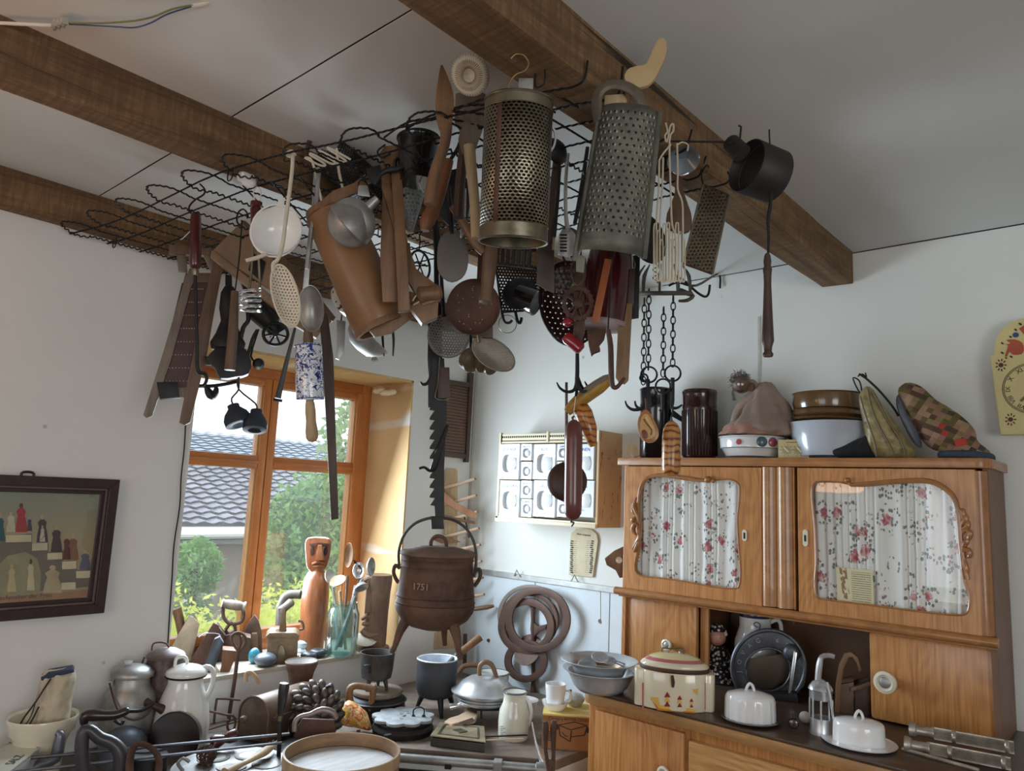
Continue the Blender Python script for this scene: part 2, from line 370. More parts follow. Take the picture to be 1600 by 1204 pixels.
# ---------------------------------------------------------------- window
wn = MB(); X0, X1 = -.39, -.33
for a, b in (((X0, -1.612, .78), (X1, -1.545, 2.108)), ((X0, -.535, .78), (X1, -.473, 2.108))): wn.bb(a, b)
wd = struct(wn.build('window_1', M_larch, bevel=.004)); wd['kind'] = 'structure'
MB().bb((X0, -1.545, 2.055), (X1, -.535, 2.108)).build('window_frame', M_larchh, wd, bevel=.004)
MB().bb((X0, -1.545, .78), (X1, -.535, .83)).build('window_frame', M_larchh, wd, bevel=.004)
for y0, y1 in ((-1.545, -1.088), (-1.083, -.535)):
    MB().bb((X0+.004, y1-.038, .83), (X1+.012, y1, 2.055)).build('sash', M_larch, wd, bevel=.004)
    MB().bb((X0+.004, y0, .83), (X1+.012, y0+.038, 2.055)).build('sash', M_larch, wd, bevel=.004)
    for z0, z1 in ((.83, .875), (1.622, 1.684), (2.02, 2.055)): MB().bb((X0+.004, y0+.038, z0), (X1+.010, y1-.038, z1)).build('sash', M_larchh, wd, bevel=.004)
    MB().bb((X1+.008, y0+.038, 1.645), (X1+.016, y1-.038, 1.660)).build('glazing_bar', M_larchh, wd, bevel=.003)
    # beads around each pane
    for z0, z1 in ((.875, 1.622), (1.684, 2.02)):
        for a, b in (((X1-.02, y0+.038, z0), (X1, y0+.046, z1)), ((X1-.02, y1-.046, z0), (X1, y1-.038, z1))): MB().bb(a, b).build('bead', plain('pale bead', S(206, 160, 104), .45), wd, 0)
def glass_mat(dirt=True):
    m, N, L, P = newmat('window glass'); N.remove(P); out = N['Material Output']
    tr = N.new('ShaderNodeBsdfTransparent'); gl = N.new('ShaderNodeBsdfGlossy'); gl.inputs['Roughness'].default_value = .03
    mx = N.new('ShaderNodeMixShader'); L.new(schlick(N, L), mx.inputs[0]); L.new(tr.outputs[0], mx.inputs[1]); L.new(gl.outputs[0], mx.inputs[2])
    df = N.new('ShaderNodeBsdfTranslucent'); df.inputs[0].default_value = (.9, .93, 1, 1)
    v = coords(N, L); a = noise_t(N, L, v, 160, 2); b = noise_t(N, L, v, 5, 3)
    f = math_n(N, L, 'MULTIPLY', ramp(N, L, a, [(.60, (0, 0, 0, 1)), (.72, (1, 1, 1, 1))]), ramp(N, L, b, [(.35, (.05, .05, .05, 1)), (.7, (.55, .55, .55, 1))]))
    f = math_n(N, L, 'ADD', f, .05)
    m2 = N.new('ShaderNodeMixShader'); L.new(f, m2.inputs[0]); L.new(mx.outputs[0], m2.inputs[1]); L.new(df.outputs[0], m2.inputs[2])
    L.new(m2.outputs[0], out.inputs[0]); return m
M_wglass = glass_mat()
for y0, y1 in ((-1.508, -1.125), (-1.046, -.572)):
    for z0, z1 in ((.874, 1.624), (1.682, 2.022)): MB().bb((-.362, y0, z0), (-.358, y1, z1)).build('pane', M_wglass, wd, 0)
# ---------------------------------------------------------------- outdoors
M_lawn = plain('lawn', S(92, 116, 60), .9, 0, 0, .3, 3)
struct(MB().bb((-60, -40, -2.2), (-.6, 60, -2.0)).build('ground', M_lawn, smooth=0))
def leaves_mat(name, c1, c2, sz):
    m, N, L, P = newmat(name); v = coords(N, L); n = noise_t(N, L, v, sz, 3)
    c = ramp(N, L, n, [(.3, c1), (.7, c2)]); L.new(c, P.inputs['Base Color']); P.inputs['Roughness'].default_value = .5
    P.inputs['Subsurface Weight'].default_value = 0
    out = N['Material Output']; t = N.new('ShaderNodeBsdfTranslucent'); L.new(c, t.inputs[0]); mx = N.new('ShaderNodeMixShader'); mx.inputs[0].default_value = .35
    L.new(P.outputs[0], mx.inputs[1]); L.new(t.outputs[0], mx.inputs[2]); L.new(mx.outputs[0], out.inputs[0]); return m
def foliage(name, blobs, n, size, mat, parent):
    """leaf blades scattered over and in ellipsoidal masses"""
    m = MB(); vs = []; fs = []
    for c, r, q in blobs:
        k = int(n*q)
        for i in range(k):
            d = V(rng.normal(size=3)).normalized(); t = .62+.42*rng.random()
            p = V(c)+V((d.x*r[0]*t, d.y*r[1]*t, d.z*r[2]*t)); a = V(rng.normal(size=3)).normalized(); b = a.cross(V(rng.normal(size=3))).normalized(); s = size*(.6+.8*rng.random())
            j = len(vs); vs += [p-a*s, p+b*s*.45, p+a*s, p-b*s*.45]; fs.append((j, j+1, j+2, j+3))
    m.v = vs; m.f = fs
    if parent is None:
        q = np.array([tuple(p) for p in vs])
    return stuff(m.build(name, mat, parent, 0))
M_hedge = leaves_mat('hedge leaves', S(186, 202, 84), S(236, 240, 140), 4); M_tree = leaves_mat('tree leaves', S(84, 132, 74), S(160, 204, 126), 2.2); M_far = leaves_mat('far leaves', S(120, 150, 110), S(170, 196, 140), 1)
M_bark = wood('bark', S(70, 60, 48), S(100, 86, 70))
def core(blobs, k, mat, parent):
    m = MB()
    for c, r, q in blobs: m.ball(c, tuple(x*k for x in r), 14, 10)
    return stuff(m.build('foliage_core', mat, parent))
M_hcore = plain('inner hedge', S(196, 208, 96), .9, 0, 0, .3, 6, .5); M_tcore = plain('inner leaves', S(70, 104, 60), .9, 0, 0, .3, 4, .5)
hd = thing('hedge', 'bright yellow green clipped hedge just outside the window', 'hedge', (-2.5, .2, -2.0))
bl = [((-2.5, -2.2+.42*i, -.38+.07*math.sin(i*2.1)), (.5, .42, 1.13), 1) for i in range(8)]
foliage('foliage', bl, 4600, .030, M_hedge, hd); core(bl, .86, M_hcore, hd)
sb = MB()
for i in range(8): sb.tube([(-2.5, -2.1+.4*i, -2.0), (-2.5, -2.1+.4*i, -.2)], .03, 6)
stuff(sb.build('stem', M_bark, hd))
def tree(label, base, blobs, n, size, mat, th):
    t = thing('garden_tree', label, 'tree', base); b = V(base)
    top = V(blobs[0][0]); mm = MB().tube(sm([b, b.lerp(top, .5)+V((.05, .05, 0)), top], 3), [.09]*7, 8)
    for c, r, q in blobs[1:]: mm.tube([b.lerp(top, .6), V(c)], .03, 6)
    mm.build('trunk', M_bark, t); foliage('crown', blobs, n, size, mat, t)
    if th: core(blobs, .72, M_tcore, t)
    return t
tc = onx(492, 830, -4.9)
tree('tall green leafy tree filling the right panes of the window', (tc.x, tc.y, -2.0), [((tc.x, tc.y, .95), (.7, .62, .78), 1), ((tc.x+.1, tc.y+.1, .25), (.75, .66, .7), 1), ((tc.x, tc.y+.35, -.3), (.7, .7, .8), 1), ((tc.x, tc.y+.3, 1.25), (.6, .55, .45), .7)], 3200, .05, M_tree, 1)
tf = onx(548, 700, -13.5)
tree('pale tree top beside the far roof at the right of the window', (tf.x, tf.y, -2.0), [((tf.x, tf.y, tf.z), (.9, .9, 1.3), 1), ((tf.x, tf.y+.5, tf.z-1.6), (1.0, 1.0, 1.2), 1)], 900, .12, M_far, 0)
bu = onx(305, 888, -7.2)
tree('low green bush against the brick wall of the house', (bu.x, bu.y, -2.0), [((bu.x, bu.y, bu.z), (.36, .36, .42), 1), ((bu.x, bu.y-.15, bu.z-.7), (.4, .4, .8), 1)], 1300, .045, M_tree, 0)
def roof_mat(name, c1, c2):
    m, N, L, P = newmat(name); v = coords(N, L); n = noise_t(N, L, v, 1.6, 4)
    L.new(ramp(N, L, n, [(.3, c1), (.7, c2)]), P.inputs['Base Color']); P.inputs['Roughness'].default_value = .6; return m
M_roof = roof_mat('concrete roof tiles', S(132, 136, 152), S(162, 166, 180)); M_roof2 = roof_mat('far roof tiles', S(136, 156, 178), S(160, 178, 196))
def brick_mat():
    m, N, L, P = newmat('brick wall'); b = N.new('ShaderNodeTexBrick'); b.inputs['Scale'].default_value = 1
    b.inputs['Color1'].default_value = S(100, 74, 74); b.inputs['Color2'].default_value = S(80, 60, 62); b.inputs['Mortar'].default_value = S(140, 130, 126)
    b.inputs['Brick Width'].default_value = .24; b.inputs['Row Height'].default_value = .08; b.inputs['Mortar Size'].default_value = .01
    L.new(coords(N, L, (1, 1, 1), 'Object', (PI/2, 0, PI/2)), b.inputs['Vector']); L.new(b.outputs[0], P.inputs['Base Color']); P.inputs['Roughness'].default_value = .9; return m
M_brick = brick_mat(); M_fascia = plain('white fascia', S(236, 238, 240), .5, 0, 0, .04)
def tiled_roof(name, x0, z0, x1, z1, y0, y1, rows, pitch, mat, parent):
    m = MB(); n = int((y1-y0)/pitch*4); d = V((x1-x0, 0, z1-z0)); up = V((-d.z, 0, d.x)).normalized()
    if up.z < 0: up = -up
    for r in range(rows):
        a = V((x0, 0, z0))+d*(r/rows); b = V((x0, 0, z0))+d*((r+1.08)/rows)
        def fn(u, v): y = y0+(y1-y0)*u; return a.lerp(b, v)+V((0, y, 0))+up*((.045 if v < .5 else .0)+.022*math.sin(2*PI*(y-y0)/pitch))
        m.sheet(n, 1, fn)
    return stuff(m.build(name, mat, parent, 30))
hs = thing('brick_house', 'brick house with grey tiled roof and white fascia across the garden', 'house', (-9.3, 4, -2.0))
MB().bb((-15, -6, -2.0), (-9.3, 8.2, .55)).build('brick_wall', M_brick, hs, 0)
tiled_roof('roof_tiles', -8.75, .86, -12.0, 2.02, -6.5, 8.6, 15, .30, M_roof, hs)
MB().ext([(-8.85, -6.4, .80), (-15.2, -6.4, .80), (-12.0, -6.4, 1.95)], (0, 14.8, 0)).build('gable', M_fascia, hs, 0)
MB().bb((-8.86, -6.5, .64), (-8.74, 8.6, .83)).build('fascia', M_fascia, hs, 0); MB().bb((-9.3, -6.5, .55), (-8.8, 8.6, .62)).build('soffit', plain('soffit boards', S(120, 120, 126), .7), hs, 0)
MB().tube([(-8.68, -6.5, .72), (-8.68, 8.6, .72)], .06, 8).build('gutter', M_fascia, hs)
for y in (2.9, 5.2): MB().tube([(-8.7, y, .7), (-9.15, y, .4), (-9.2, y, -1.9)], .04, 8).build('downpipe', M_fascia, hs)
MB().bb((-9.32, 4.9, -.9), (-9.27, 5.7, .15)).build('window_frame', M_fascia, hs, 0)
MB().bb((-9.31, 5.0, -.8), (-9.255, 5.6, .05)).build('pane', plain('dark pane', S(120, 140, 150), .1), hs, 0)
f2 = thing('distant_house', 'distant house with a long blue grey roof behind the brick house', 'house', (-22, 10, -2.0))
MB().bb((-29, -10, -2.0), (-22, 22, 2.25)).build('house_wall', M_fascia, f2, 0)
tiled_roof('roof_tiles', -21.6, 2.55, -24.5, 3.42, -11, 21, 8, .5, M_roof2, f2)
MB().ext([(-21.7, -10.9, 2.5), (-28, -10.9, 2.5), (-24.5, -10.9, 3.36)], (0, 31.8, 0)).build('gable', M_fascia, f2, 0); MB().bb((-21.8, -11, 2.2), (-21.5, 21, 2.56)).build('fascia', M_fascia, f2, 0)
gt = thing('garden_gate', 'white boarded garden gate beside the tree outdoors', 'gate', (-6.3, 2.75, -2.0))
for i in range(6): MB().bb((-6.33, 2.3+.16*i, -1.9), (-6.30, 2.45+.16*i, .1)).build('board', M_fascia, gt, 0)
for z in (-1.6, -.2): MB().bb((-6.36, 2.3, z-.05), (-6.33, 3.25, z+.05)).build('rail', M_fascia, gt, 0)
# ---------------------------------------------------------------- kitchen buffet
YU, YL, ZC, ZM, ZT = -.30, -.712, .875, 1.185, 1.728
XL, XR = 1.198, 2.522
cb = thing('kitchen_buffet', 'tall oak kitchen buffet with two curtained glass doors and an open niche', 'cabinet', (1.9, -.35, 0))
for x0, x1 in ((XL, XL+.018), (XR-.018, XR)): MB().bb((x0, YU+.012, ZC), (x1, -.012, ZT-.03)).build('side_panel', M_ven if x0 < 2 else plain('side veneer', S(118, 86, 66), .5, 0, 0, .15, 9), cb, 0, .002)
tb = MB(); tp = [(XL-.012, -.01), (XL-.012, YU-.03)]+[(XR+.0-.035+.047*math.sin(a), YU+.017-.047*math.cos(a)) for a in [i*PI/12 for i in range(7)]]+[(XR+.012, -.01)]
tb.ext([(x, y, ZT-.032) for x, y in tp], (0, 0, .032)); tb.build('top_board', M_venh, cb, 40, .006)
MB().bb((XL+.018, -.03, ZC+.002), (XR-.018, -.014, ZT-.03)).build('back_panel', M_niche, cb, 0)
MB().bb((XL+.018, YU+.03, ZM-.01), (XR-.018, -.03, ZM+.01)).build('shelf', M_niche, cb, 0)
# rounded right-hand corner post of the upper unit
MB().lathe((XR-.034, YU+.014, ZM+.01), (0, 0, 1), [(.03, 0), (.03, ZT-.05-ZM)], 28).build('corner_post', M_vend, cb)
MB().tube([(XL-.012, YU-.022, ZM-.005), (XR+.008, YU-.022, ZM-.005)], .0155, 12).build('moulding', M_vend, cb)
MB().bb((XL-.004, YU-.012, ZM-.028), (XR, YU+.05, ZM-.004)).build('moulding', M_vend, cb, 0, .003)
# central pilaster between the doors, with rounded ribs
pl_ = MB(); x0, x1 = ony(1193, 840, YU).x, ony(1244, 840, YU).x; wv = x1-x0
sec = [(x0, YU+.02)]
for i in range(33):
    u = i/32; k = abs(math.sin(u*PI*2.0+.55)); sec.append((x0+wv*u, YU-.004-.018*k))
sec.append((x1, YU+.02))
pl_.ext([(x, y, ZM+.012) for x, y in sec], (0, 0, ZT-.034-ZM-.012)); pl_.build('pilaster', wood('pilaster veneer', S(160, 108, 56), S(196, 142, 84), (14, 14, 14), .34, S(130, 86, 44), .05, .3), cb, 50)
WL = [(1011, 746.5), (1035, 744), (1070, 749), (1100, 752), (1124, 749), (1143, 749), (1153, 755), (1155.5, 763), (1154.5, 786), (1152, 812), (1154, 851), (1157, 890), (1155, 913), (1147, 919), (1113, 916), (1070, 908), (1026, 902), (1003, 900), (993, 892), (992, 879), (996.6, 855.5), (999, 821), (996.6, 786), (1000.5, 763)]
WR = [(1280, 752), (1313, 753), (1344, 759), (1393, 755), (1437, 753), (1463, 758), (1486, 775), (1495, 798), (1497, 824), (1500, 860), (1505, 901), (1513.5, 929), (1513, 952), (1501, 960.5), (1457, 957.4), (1390, 949), (1344, 943), (1285, 935.5), (1274.6, 929), (1273, 906), (1274.6, 880), (1273, 829), (1269.5, 790), (1268, 767), (1272, 755)]
def floral():
    m, N, L, P = newmat('rose print cotton'); tc = N.new('ShaderNodeTexCoord'); uv = tc.outputs['UV']
    def vor(scale, out, feat='F1', rand=1):
        v = N.new('ShaderNodeTexVoronoi'); v.inputs['Scale'].default_value = scale; v.inputs['Randomness'].default_value = rand; L.new(uv, v.inputs['Vector']); return v.outputs[out]
    base = S(238, 239, 235); c = base
    dA = vor(12.5, 0, rand=.72); fine = vor(80, 0); cell = vor(80, 1); n = noise_t(N, L, uv, 70, 2)
    near = ramp(N, L, math_n(N, L, 'ADD', dA, math_n(N, L, 'MULTIPLY', n, .22)), [(.62, (1, 1, 1, 1)), (.68, (0, 0, 0, 1))])
    sep = N.new('ShaderNodeSeparateColor'); L.new(cell, sep.inputs[0])
    leaf = math_n(N, L, 'MULTIPLY', math_n(N, L, 'GREATER_THAN', sep.outputs[0], .5), math_n(N, L, 'LESS_THAN', fine, .50))
    leaf = math_n(N, L, 'MULTIPLY', leaf, near)
    c = mixc(N, L, math_n(N, L, 'MULTIPLY', leaf, .85), base, S(84, 98, 92))
    petal = vor(52, 0); pc = ramp(N, L, petal, [(.1, S(150, 60, 72)), (.5, S(196, 120, 126)), (.8, S(226, 186, 184))])
    rose = ramp(N, L, math_n(N, L, 'ADD', dA, math_n(N, L, 'MULTIPLY', n, .5)), [(.49, (1, 1, 1, 1)), (.52, (0, 0, 0, 1))])
    c = mixc(N, L, rose, c, pc)
    L.new(c, P.inputs['Base Color']); P.inputs['Roughness'].default_value = .9
    out = N['Material Output']; t = N.new('ShaderNodeBsdfTranslucent'); L.new(c, t.inputs[0]); mx = N.new('ShaderNodeMixShader'); mx.inputs[0].default_value = .02
    L.new(P.outputs[0], mx.inputs[1]); L.new(t.outputs[0], mx.inputs[2]); L.new(mx.outputs[0], out.inputs[0]); return m
M_floral = floral()
def clear_glass():
    m, N, L, P = newmat('clear glass'); N.remove(P); out = N['Material Output']; tr = N.new('ShaderNodeBsdfTransparent'); gl = N.new('ShaderNodeBsdfGlossy'); gl.inputs['Roughness'].default_value = .01
    mx = N.new('ShaderNodeMixShader'); L.new(schlick(N, L), mx.inputs[0]); L.new(tr.outputs[0], mx.inputs[1]); L.new(gl.outputs[0], mx.inputs[2]); L.new(mx.outputs[0], out.inputs[0]); return m
M_glass = clear_glass()
def glass_door(px0, px1, W, zb, zt, seed):
    yb, yf = YU+.004, YU-.018; x0 = ony(px0, 840, yf).x; x1 = ony(px1, 840, yf).x
    inn = [ony(q[0], q[1], yf) for q in sm2(W, 4)]; cx = sum(p.x for p in inn)/len(inn); cz = sum(p.z for p in inn)/len(inn)
    inn.sort(key=lambda p: math.atan2(p.z-cz, p.x-cx)); n = len(inn); out = []
    for p in inn:      # matching point on the door's outer edge
        dx, dz = p.x-cx, p.z-cz; t = min(((x1-cx) if dx > 0 else (x0-cx))/dx if abs(dx) > 1e-6 else 1e9, ((zt-cz) if dz > 0 else (zb-cz))/dz if abs(dz) > 1e-6 else 1e9)
        out.append(V((cx+dx*t, yf, cz+dz*t)))
    for cxn, czn in ((x0, zb), (x0, zt), (x1, zb), (x1, zt)):
        k = min(range(n), key=lambda i: (out[i]-V((cxn, yf, czn))).length); out[k] = V((cxn, yf, czn))
    d = MB().ring(out, inn, (0, yb-yf, 0)).build('door', M_ven, cb, 30)
    MB().tube([p+V((0, .001, 0)) for p in inn], .0035, 6, True).build('bead', M_vend, d)
    big = [V((cx+(p.x-cx)*1.02, yf+.012, cz+(p.z-cz)*1.02)) for p in inn]
    MB().ext(big, (0, .003, 0)).build('glass', M_glass, d, 0)
    xa = min(p.x for p in inn)-.015; xb = max(p.x for p in inn)+.015; za = min(p.z for p in inn)-.015; zb2 = max(p.z for p in inn)+.015; k = (xb-xa)/.034
    def fn(u, v):
        ph = 2*PI*(k*u+1.2*noise.noise(V((u*6, seed, 0)))+.25*noise.noise(V((u*5, v*2.5, seed)))); s = math.sin(ph)
        return (xa+(xb-xa)*u, YU+.016-.0055*(abs(s)**.7*(1 if s > 0 else -1))-.003*noise.noise(V((u*20, v*4, seed))), za+(zb2-za)*v)
    MB().sheet(260, 10, fn).build('curtain', M_floral, d, 80, uv=lambda p: ((p.x)*1.45+seed, p.z*1.0))
    return d, yf
dl, yf = glass_door(978, 1190, WL, ZM+.008, ZT-.036, 3.1)
dr, yf = glass_door(1247, 1528, WR, ZM+.008, ZT-.036, 8.4)
def on(pts, w=0): return [ony(x, y, yf-w) for x, y in pts]
# carved vine rails and leaves beside the panes
def carve(par, rail, leaves, ball):
    q = sm(on(rail, .004), 4); MB().tube(q, [.0075-.003*abs(i/len(q)-.4) for i in range(len(q))], 8).build('carving', M_vend, par)
    for lf in leaves:
        q = sm(on(lf, .004), 4); MB().tube(q, [.0015+.0075*math.sin(PI*(i+.3)/len(q)) for i in range(len(q))], 8).build('carving', M_vend, par)
    for b, r in ball: MB().ball(on([b], .006)[0], r, 10, 8).build('carving', M_vend, par)
carve(dl, [(997, 785), (1001, 760), (1012, 746), (1035, 742), (1070, 746), (1095, 750), (1108, 751)],
      [[(994, 776), (990, 790), (995, 802), (998, 815)], [(988, 784), (989, 797), (994, 806)], [(998, 822), (992, 818), (988, 828), (994, 836)], [(998, 838), (996, 822)], [(990, 822), (988, 812), (993, 808)], [(994, 828), (999, 838), (994, 848), (988, 858)], [(997, 836), (996, 850), (990, 862)]], [((1106, 749), .014), ((1114, 751), .009), ((988, 800), .006), ((989, 812), .008)])
carve(dr, [(1324, 749), (1330, 757), (1345, 756), (1393, 752), (1437, 750), (1464, 755), (1488, 773), (1497, 798), (1500, 824), (1502, 850), (1507, 880), (1512, 905)],
      [[(1502, 815), (1505, 805), (1503, 797), (1508, 800)], [(1500, 822), (1508, 812), (1510, 803)], [(1500, 828), (1511, 822), (1512, 812)], [(1500, 838), (1508, 828), (1515, 832), (1513, 841), (1507, 840)], [(1502, 856), (1508, 848), (1513, 840)], [(1503, 872), (1504, 860), (1513, 860), (1515, 868), (1509, 870)], [(1504, 868), (1508, 884), (1512, 896)]], [((1324, 750), .010), ((1508, 852), .005)])
def escut(px, py, h, par, full=True):
    c = on([(px, py)], 0)[0]
    MB().ext([V((c.x+a, c.y-.003, c.z+b)) for a, b in arc((0, h), .009, 0, 180, 8)+arc((0, -h), .009, 180, 360, 8)], (0, .003, 0)).build('escutcheon', M_cream, par, 0)
    MB().bb((c.x-.003, c.y-.004, c.z-.012), (c.x+.003, c.y-.003, c.z+.01)).build('keyhole', M_dark, par, 0)
escut(1163.5, 836, .012, dl); escut(1258.5, 840, .020, dr)
# card tucked behind the right-hand glass
def card_mat():
    m, N, L, P = newmat('printed card'); tc = N.new('ShaderNodeTexCoord'); sp = N.new('ShaderNodeSeparateXYZ'); L.new(tc.outputs['UV'], sp.inputs[0])
    line = math_n(N, L, 'GREATER_THAN', math_n(N, L, 'SINE', math_n(N, L, 'MULTIPLY', sp.outputs[1], 110)), .2)
    br = math_n(N, L, 'GREATER_THAN', noise_t(N, L, coords(N, L, (60, 14, 1), 'UV'), 1, 2), .40)
    t = math_n(N, L, 'MULTIPLY', line, br)
    for s, lo, hi in ((0, .40, .93), (1, .12, .93)): t = math_n(N, L, 'MULTIPLY', t, math_n(N, L, 'MULTIPLY', math_n(N, L, 'GREATER_THAN', sp.outputs[s], lo), math_n(N, L, 'LESS_THAN', sp.outputs[s], hi)))
    c = mixc(N, L, math_n(N, L, 'MULTIPLY', t, .7), S(222, 216, 176), S(84, 78, 60))
    pic = noise_t(N, L, coords(N, L, (9, 6, 1), 'UV'), 1, 3)
    p = math_n(N, L, 'MULTIPLY', math_n(N, L, 'GREATER_THAN', pic, .5), math_n(N, L, 'LESS_THAN', math_n(N, L, 'ABSOLUTE', math_n(N, L, 'SUBTRACT', sp.outputs[0], math_n(N, L, 'MULTIPLY_ADD', sp.outputs[1], -.12, .28))), .10))
    p = math_n(N, L, 'MULTIPLY', p, math_n(N, L, 'GREATER_THAN', sp.outputs[1], .2))
    c = mixc(N, L, p, c, S(150, 110, 78)); L.new(c, P.inputs['Base Color']); P.inputs['Roughness'].default_value = .7; return m
ca = [ony(x, y, YU+.004) for x, y in ((1309, 946), (1366, 950), (1363, 890), (1306, 886))]
tag(MB().ext(ca, (0, .002, 0)).build('printed_card', card_mat(), None, 0, uv=lambda p: ((p.x-ca[0].x)/(ca[1].x-ca[0].x), (p.z-ca[0].z)/(ca[3].z-ca[0].z))), 'cream printed card with small figure leaning behind the glass of the buffet door', 'card')
# small doors either side of the niche
def knob(c, r, par, mat=M_cream):
    k = MB().lathe(c, (0, -1, 0), [(r*.45, 0), (r*.42, r*.6), (r*.9, r*.75), (r, r*.95), (r*.95, r*1.2), (r*.7, r*1.3), (r*.55, r*1.15), (.0, r*1.15)], 24).build('knob', mat, par)
    MB().lathe(V(c)+V((0, -r*1.16, 0)), (0, -1, 0), [(r*.5, 0), (r*.3, r*.1), (0, r*.1)], 16).build('knob_centre', M_aludull, k); return k
YS = -.275
xa, xb = XL+.004, ony(1088, 990, YS).x
d1 = MB().bb((xa, YS, ZC+.004), (xb, YS+.03, ZM-.03)).build('small_door', M_ven, cb, 30, .012)
knob(ony(1046, 1006, YS-.003), .023, d1)
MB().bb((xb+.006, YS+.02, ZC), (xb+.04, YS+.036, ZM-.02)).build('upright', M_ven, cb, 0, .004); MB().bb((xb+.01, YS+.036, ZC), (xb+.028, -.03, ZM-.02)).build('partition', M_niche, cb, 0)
xc = ony(1358, 1050, YS).x
d2 = MB().bb((xc, YS, ZC+.004), (XR-.004, YS+.03, ZM-.03)).build('small_door', M_ven, cb, 30, .014)
knob(ony(1388, 1063, YS-.003), .036, d2)
MB().bb((xc+.006, YS+.03, ZC), (xc+.024, -.03, ZM-.02)).build('partition', M_niche, cb, 0)
MB().ball(ony(1213, 970, -.045), .011, 10, 8).build('bolt', M_aludull, cb)
# lower unit: worktop, side, doors, drawer
LX0, LX1 = 1.303, 2.66
wt = [(LX0, -.012), (LX0, YL+.04)]+[(LX0+.04-.04*math.cos(a), YL+.04-.04*math.sin(a)) for a in [i*PI/12 for i in range(1, 7)]]+[(LX1, YL), (LX1, -.012)]
MB().ext([(x, y, ZC-.008) for x, y in wt], (0, 0, .008)).build('worktop', M_counter, cb, 30, .002)
wt2 = [(x+(.0 if x > 2 else -.0), y) for x, y in wt]
MB().ext([(x, y, ZC-.046) for x, y in wt2], (0, 0, .037)).build('worktop_edge', wood('counter edge', S(150, 108, 62), S(188, 142, 90), (3, 24, 24), .4), cb, 40, .010)
MB().bb((LX0+.018, YL+.03, .06), (LX1-.02, -.02, ZC-.046)).build('body', M_ven, cb, 0, .004)
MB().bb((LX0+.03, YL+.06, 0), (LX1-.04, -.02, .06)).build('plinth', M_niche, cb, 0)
q0, q1, q2 = ony(929, 1110, YL+.01).x, ony(1068, 1155, YL+.01).x, ony(1076, 1155, YL+.01).x
dd = MB().bb((q0, YL+.012, .08), (q1, YL+.034, ZC-.062)).build('lower_door', M_ven, cb, 30, .008); knob((q1-.06, YL+.010, .682), .022, dd)
MB().bb((q1+.001, YL+.02, .08), (q2-.001, YL+.034, ZC-.05)).build('upright', M_vend, cb, 0, .002)
dw = MB().bb((q2, YL+.006, .66), (LX1-.03, YL+.034, ZC-.078)).build('drawer', veneer('drawer veneer', S(166, 118, 66), S(204, 154, 96), 'x'), cb, 30, .008); knob((q2+.45, YL+.004, .72), .022, dw)
MB().bb((q2, YL+.012, .08), (LX1-.03, YL+.034, .645)).build('lower_door', M_ven, cb, 30, .008)
# pendant lamp behind the photographer (its lit shade mirrors in the cabinet glass)
lp = thing('pendant_lamp', 'warm fabric pendant lamp hanging behind the photographer', 'lamp', (1.13, -3.24, 1.67))
m, N, L, P = newmat('lit fabric shade'); P.inputs['Base Color'].default_value = S(220, 170, 120); P.inputs['Emission Color'].default_value = (1, .50, .22, 1); P.inputs['Emission Strength'].default_value = 5
MB().lathe((1.13, -3.24, 1.67), (0, 0, 1), [(.02, .30), (.10, .28), (.16, .16), (.185, .03), (.16, .008), (.0, 0)], 32).build('shade', m, lp)
MB().tube([(1.13, -3.24, 1.97), (1.13, -3.24, H)], .004, 6).build('cord', M_blk, lp)
# ---------------------------------------------------------------- crimped wire panel under the beams
ZG = 2.412
def sag(x, y): return ZG-.012*math.sin(PI*max(0, min(1, x/.95)))-.010*abs(math.sin(PI*max(0, (x-.95))/.98))+.006*noise.noise(V((x*3, y*3, 5)))
def crimp(pts, amp=.0035, pitch=.020, side=0):
    """wire with a regular crimp along a path"""
    P = [V(p) for p in pts]; out = []; s = 0
    for a, b in zip(P, P[1:]):
        L_ = (b-a).length; k = max(1, int(L_/(pitch/4))); d = (b-a)/max(L_, 1e-9); o = V((-d.y, d.x, 0)); o = o if o.length > .1 else V((1, 0, 0))
        for i in range(k):
            t = i/k; ph = 2*PI*(s+L_*t)/pitch; out.append(a.lerp(b, t)+(o.normalized()*.8+V((0, 0, .7)))*(amp*math.sin(ph)))
        s += L_
    out.append(P[-1]); return out
gp = thing('wire_rack', 'black crimped wire panel nailed under the ceiling beams carrying the utensils', 'wire rack', (1.05, -1.65, ZG))
RW = .0027
def yedge(x): return float(np.interp(x, [0, .9, 1.3, 1.65, 1.85, 2.1, 2.3], [-2.14, -2.07, -2.03, -1.95, -1.88, -1.82, -1.78]))
def gy(x, k): e = yedge(x); return e+(-1.2-e)*k
for i in range(9):
    xe = 2.035+.03*math.sin(i*1.7); k0 = i/8; wob = lambda x: .012*math.sin(x*5+i)
    pts = [V((x, gy(x, k0)+wob(x), sag(x, gy(x, k0))+.003)) for x in [(.0 if i else -.02)+.1*k for k in range(int(xe/.1)+1)]]
    pts.append(V((xe, gy(xe, k0), ZG)))
    q = crimp(pts)
    q += sm([pts[-1], pts[-1]+V((.026, .0, .002)), pts[-1]+V((.034, .002, .016)), pts[-1]+V((.037+.012*math.sin(i*3), .004, .05+.018*math.sin(i*1.3)))], 3)
    MB().tube(q, RW, 5).build('wire', M_wire, gp)
xs = [.06+.098*i for i in range(20)]
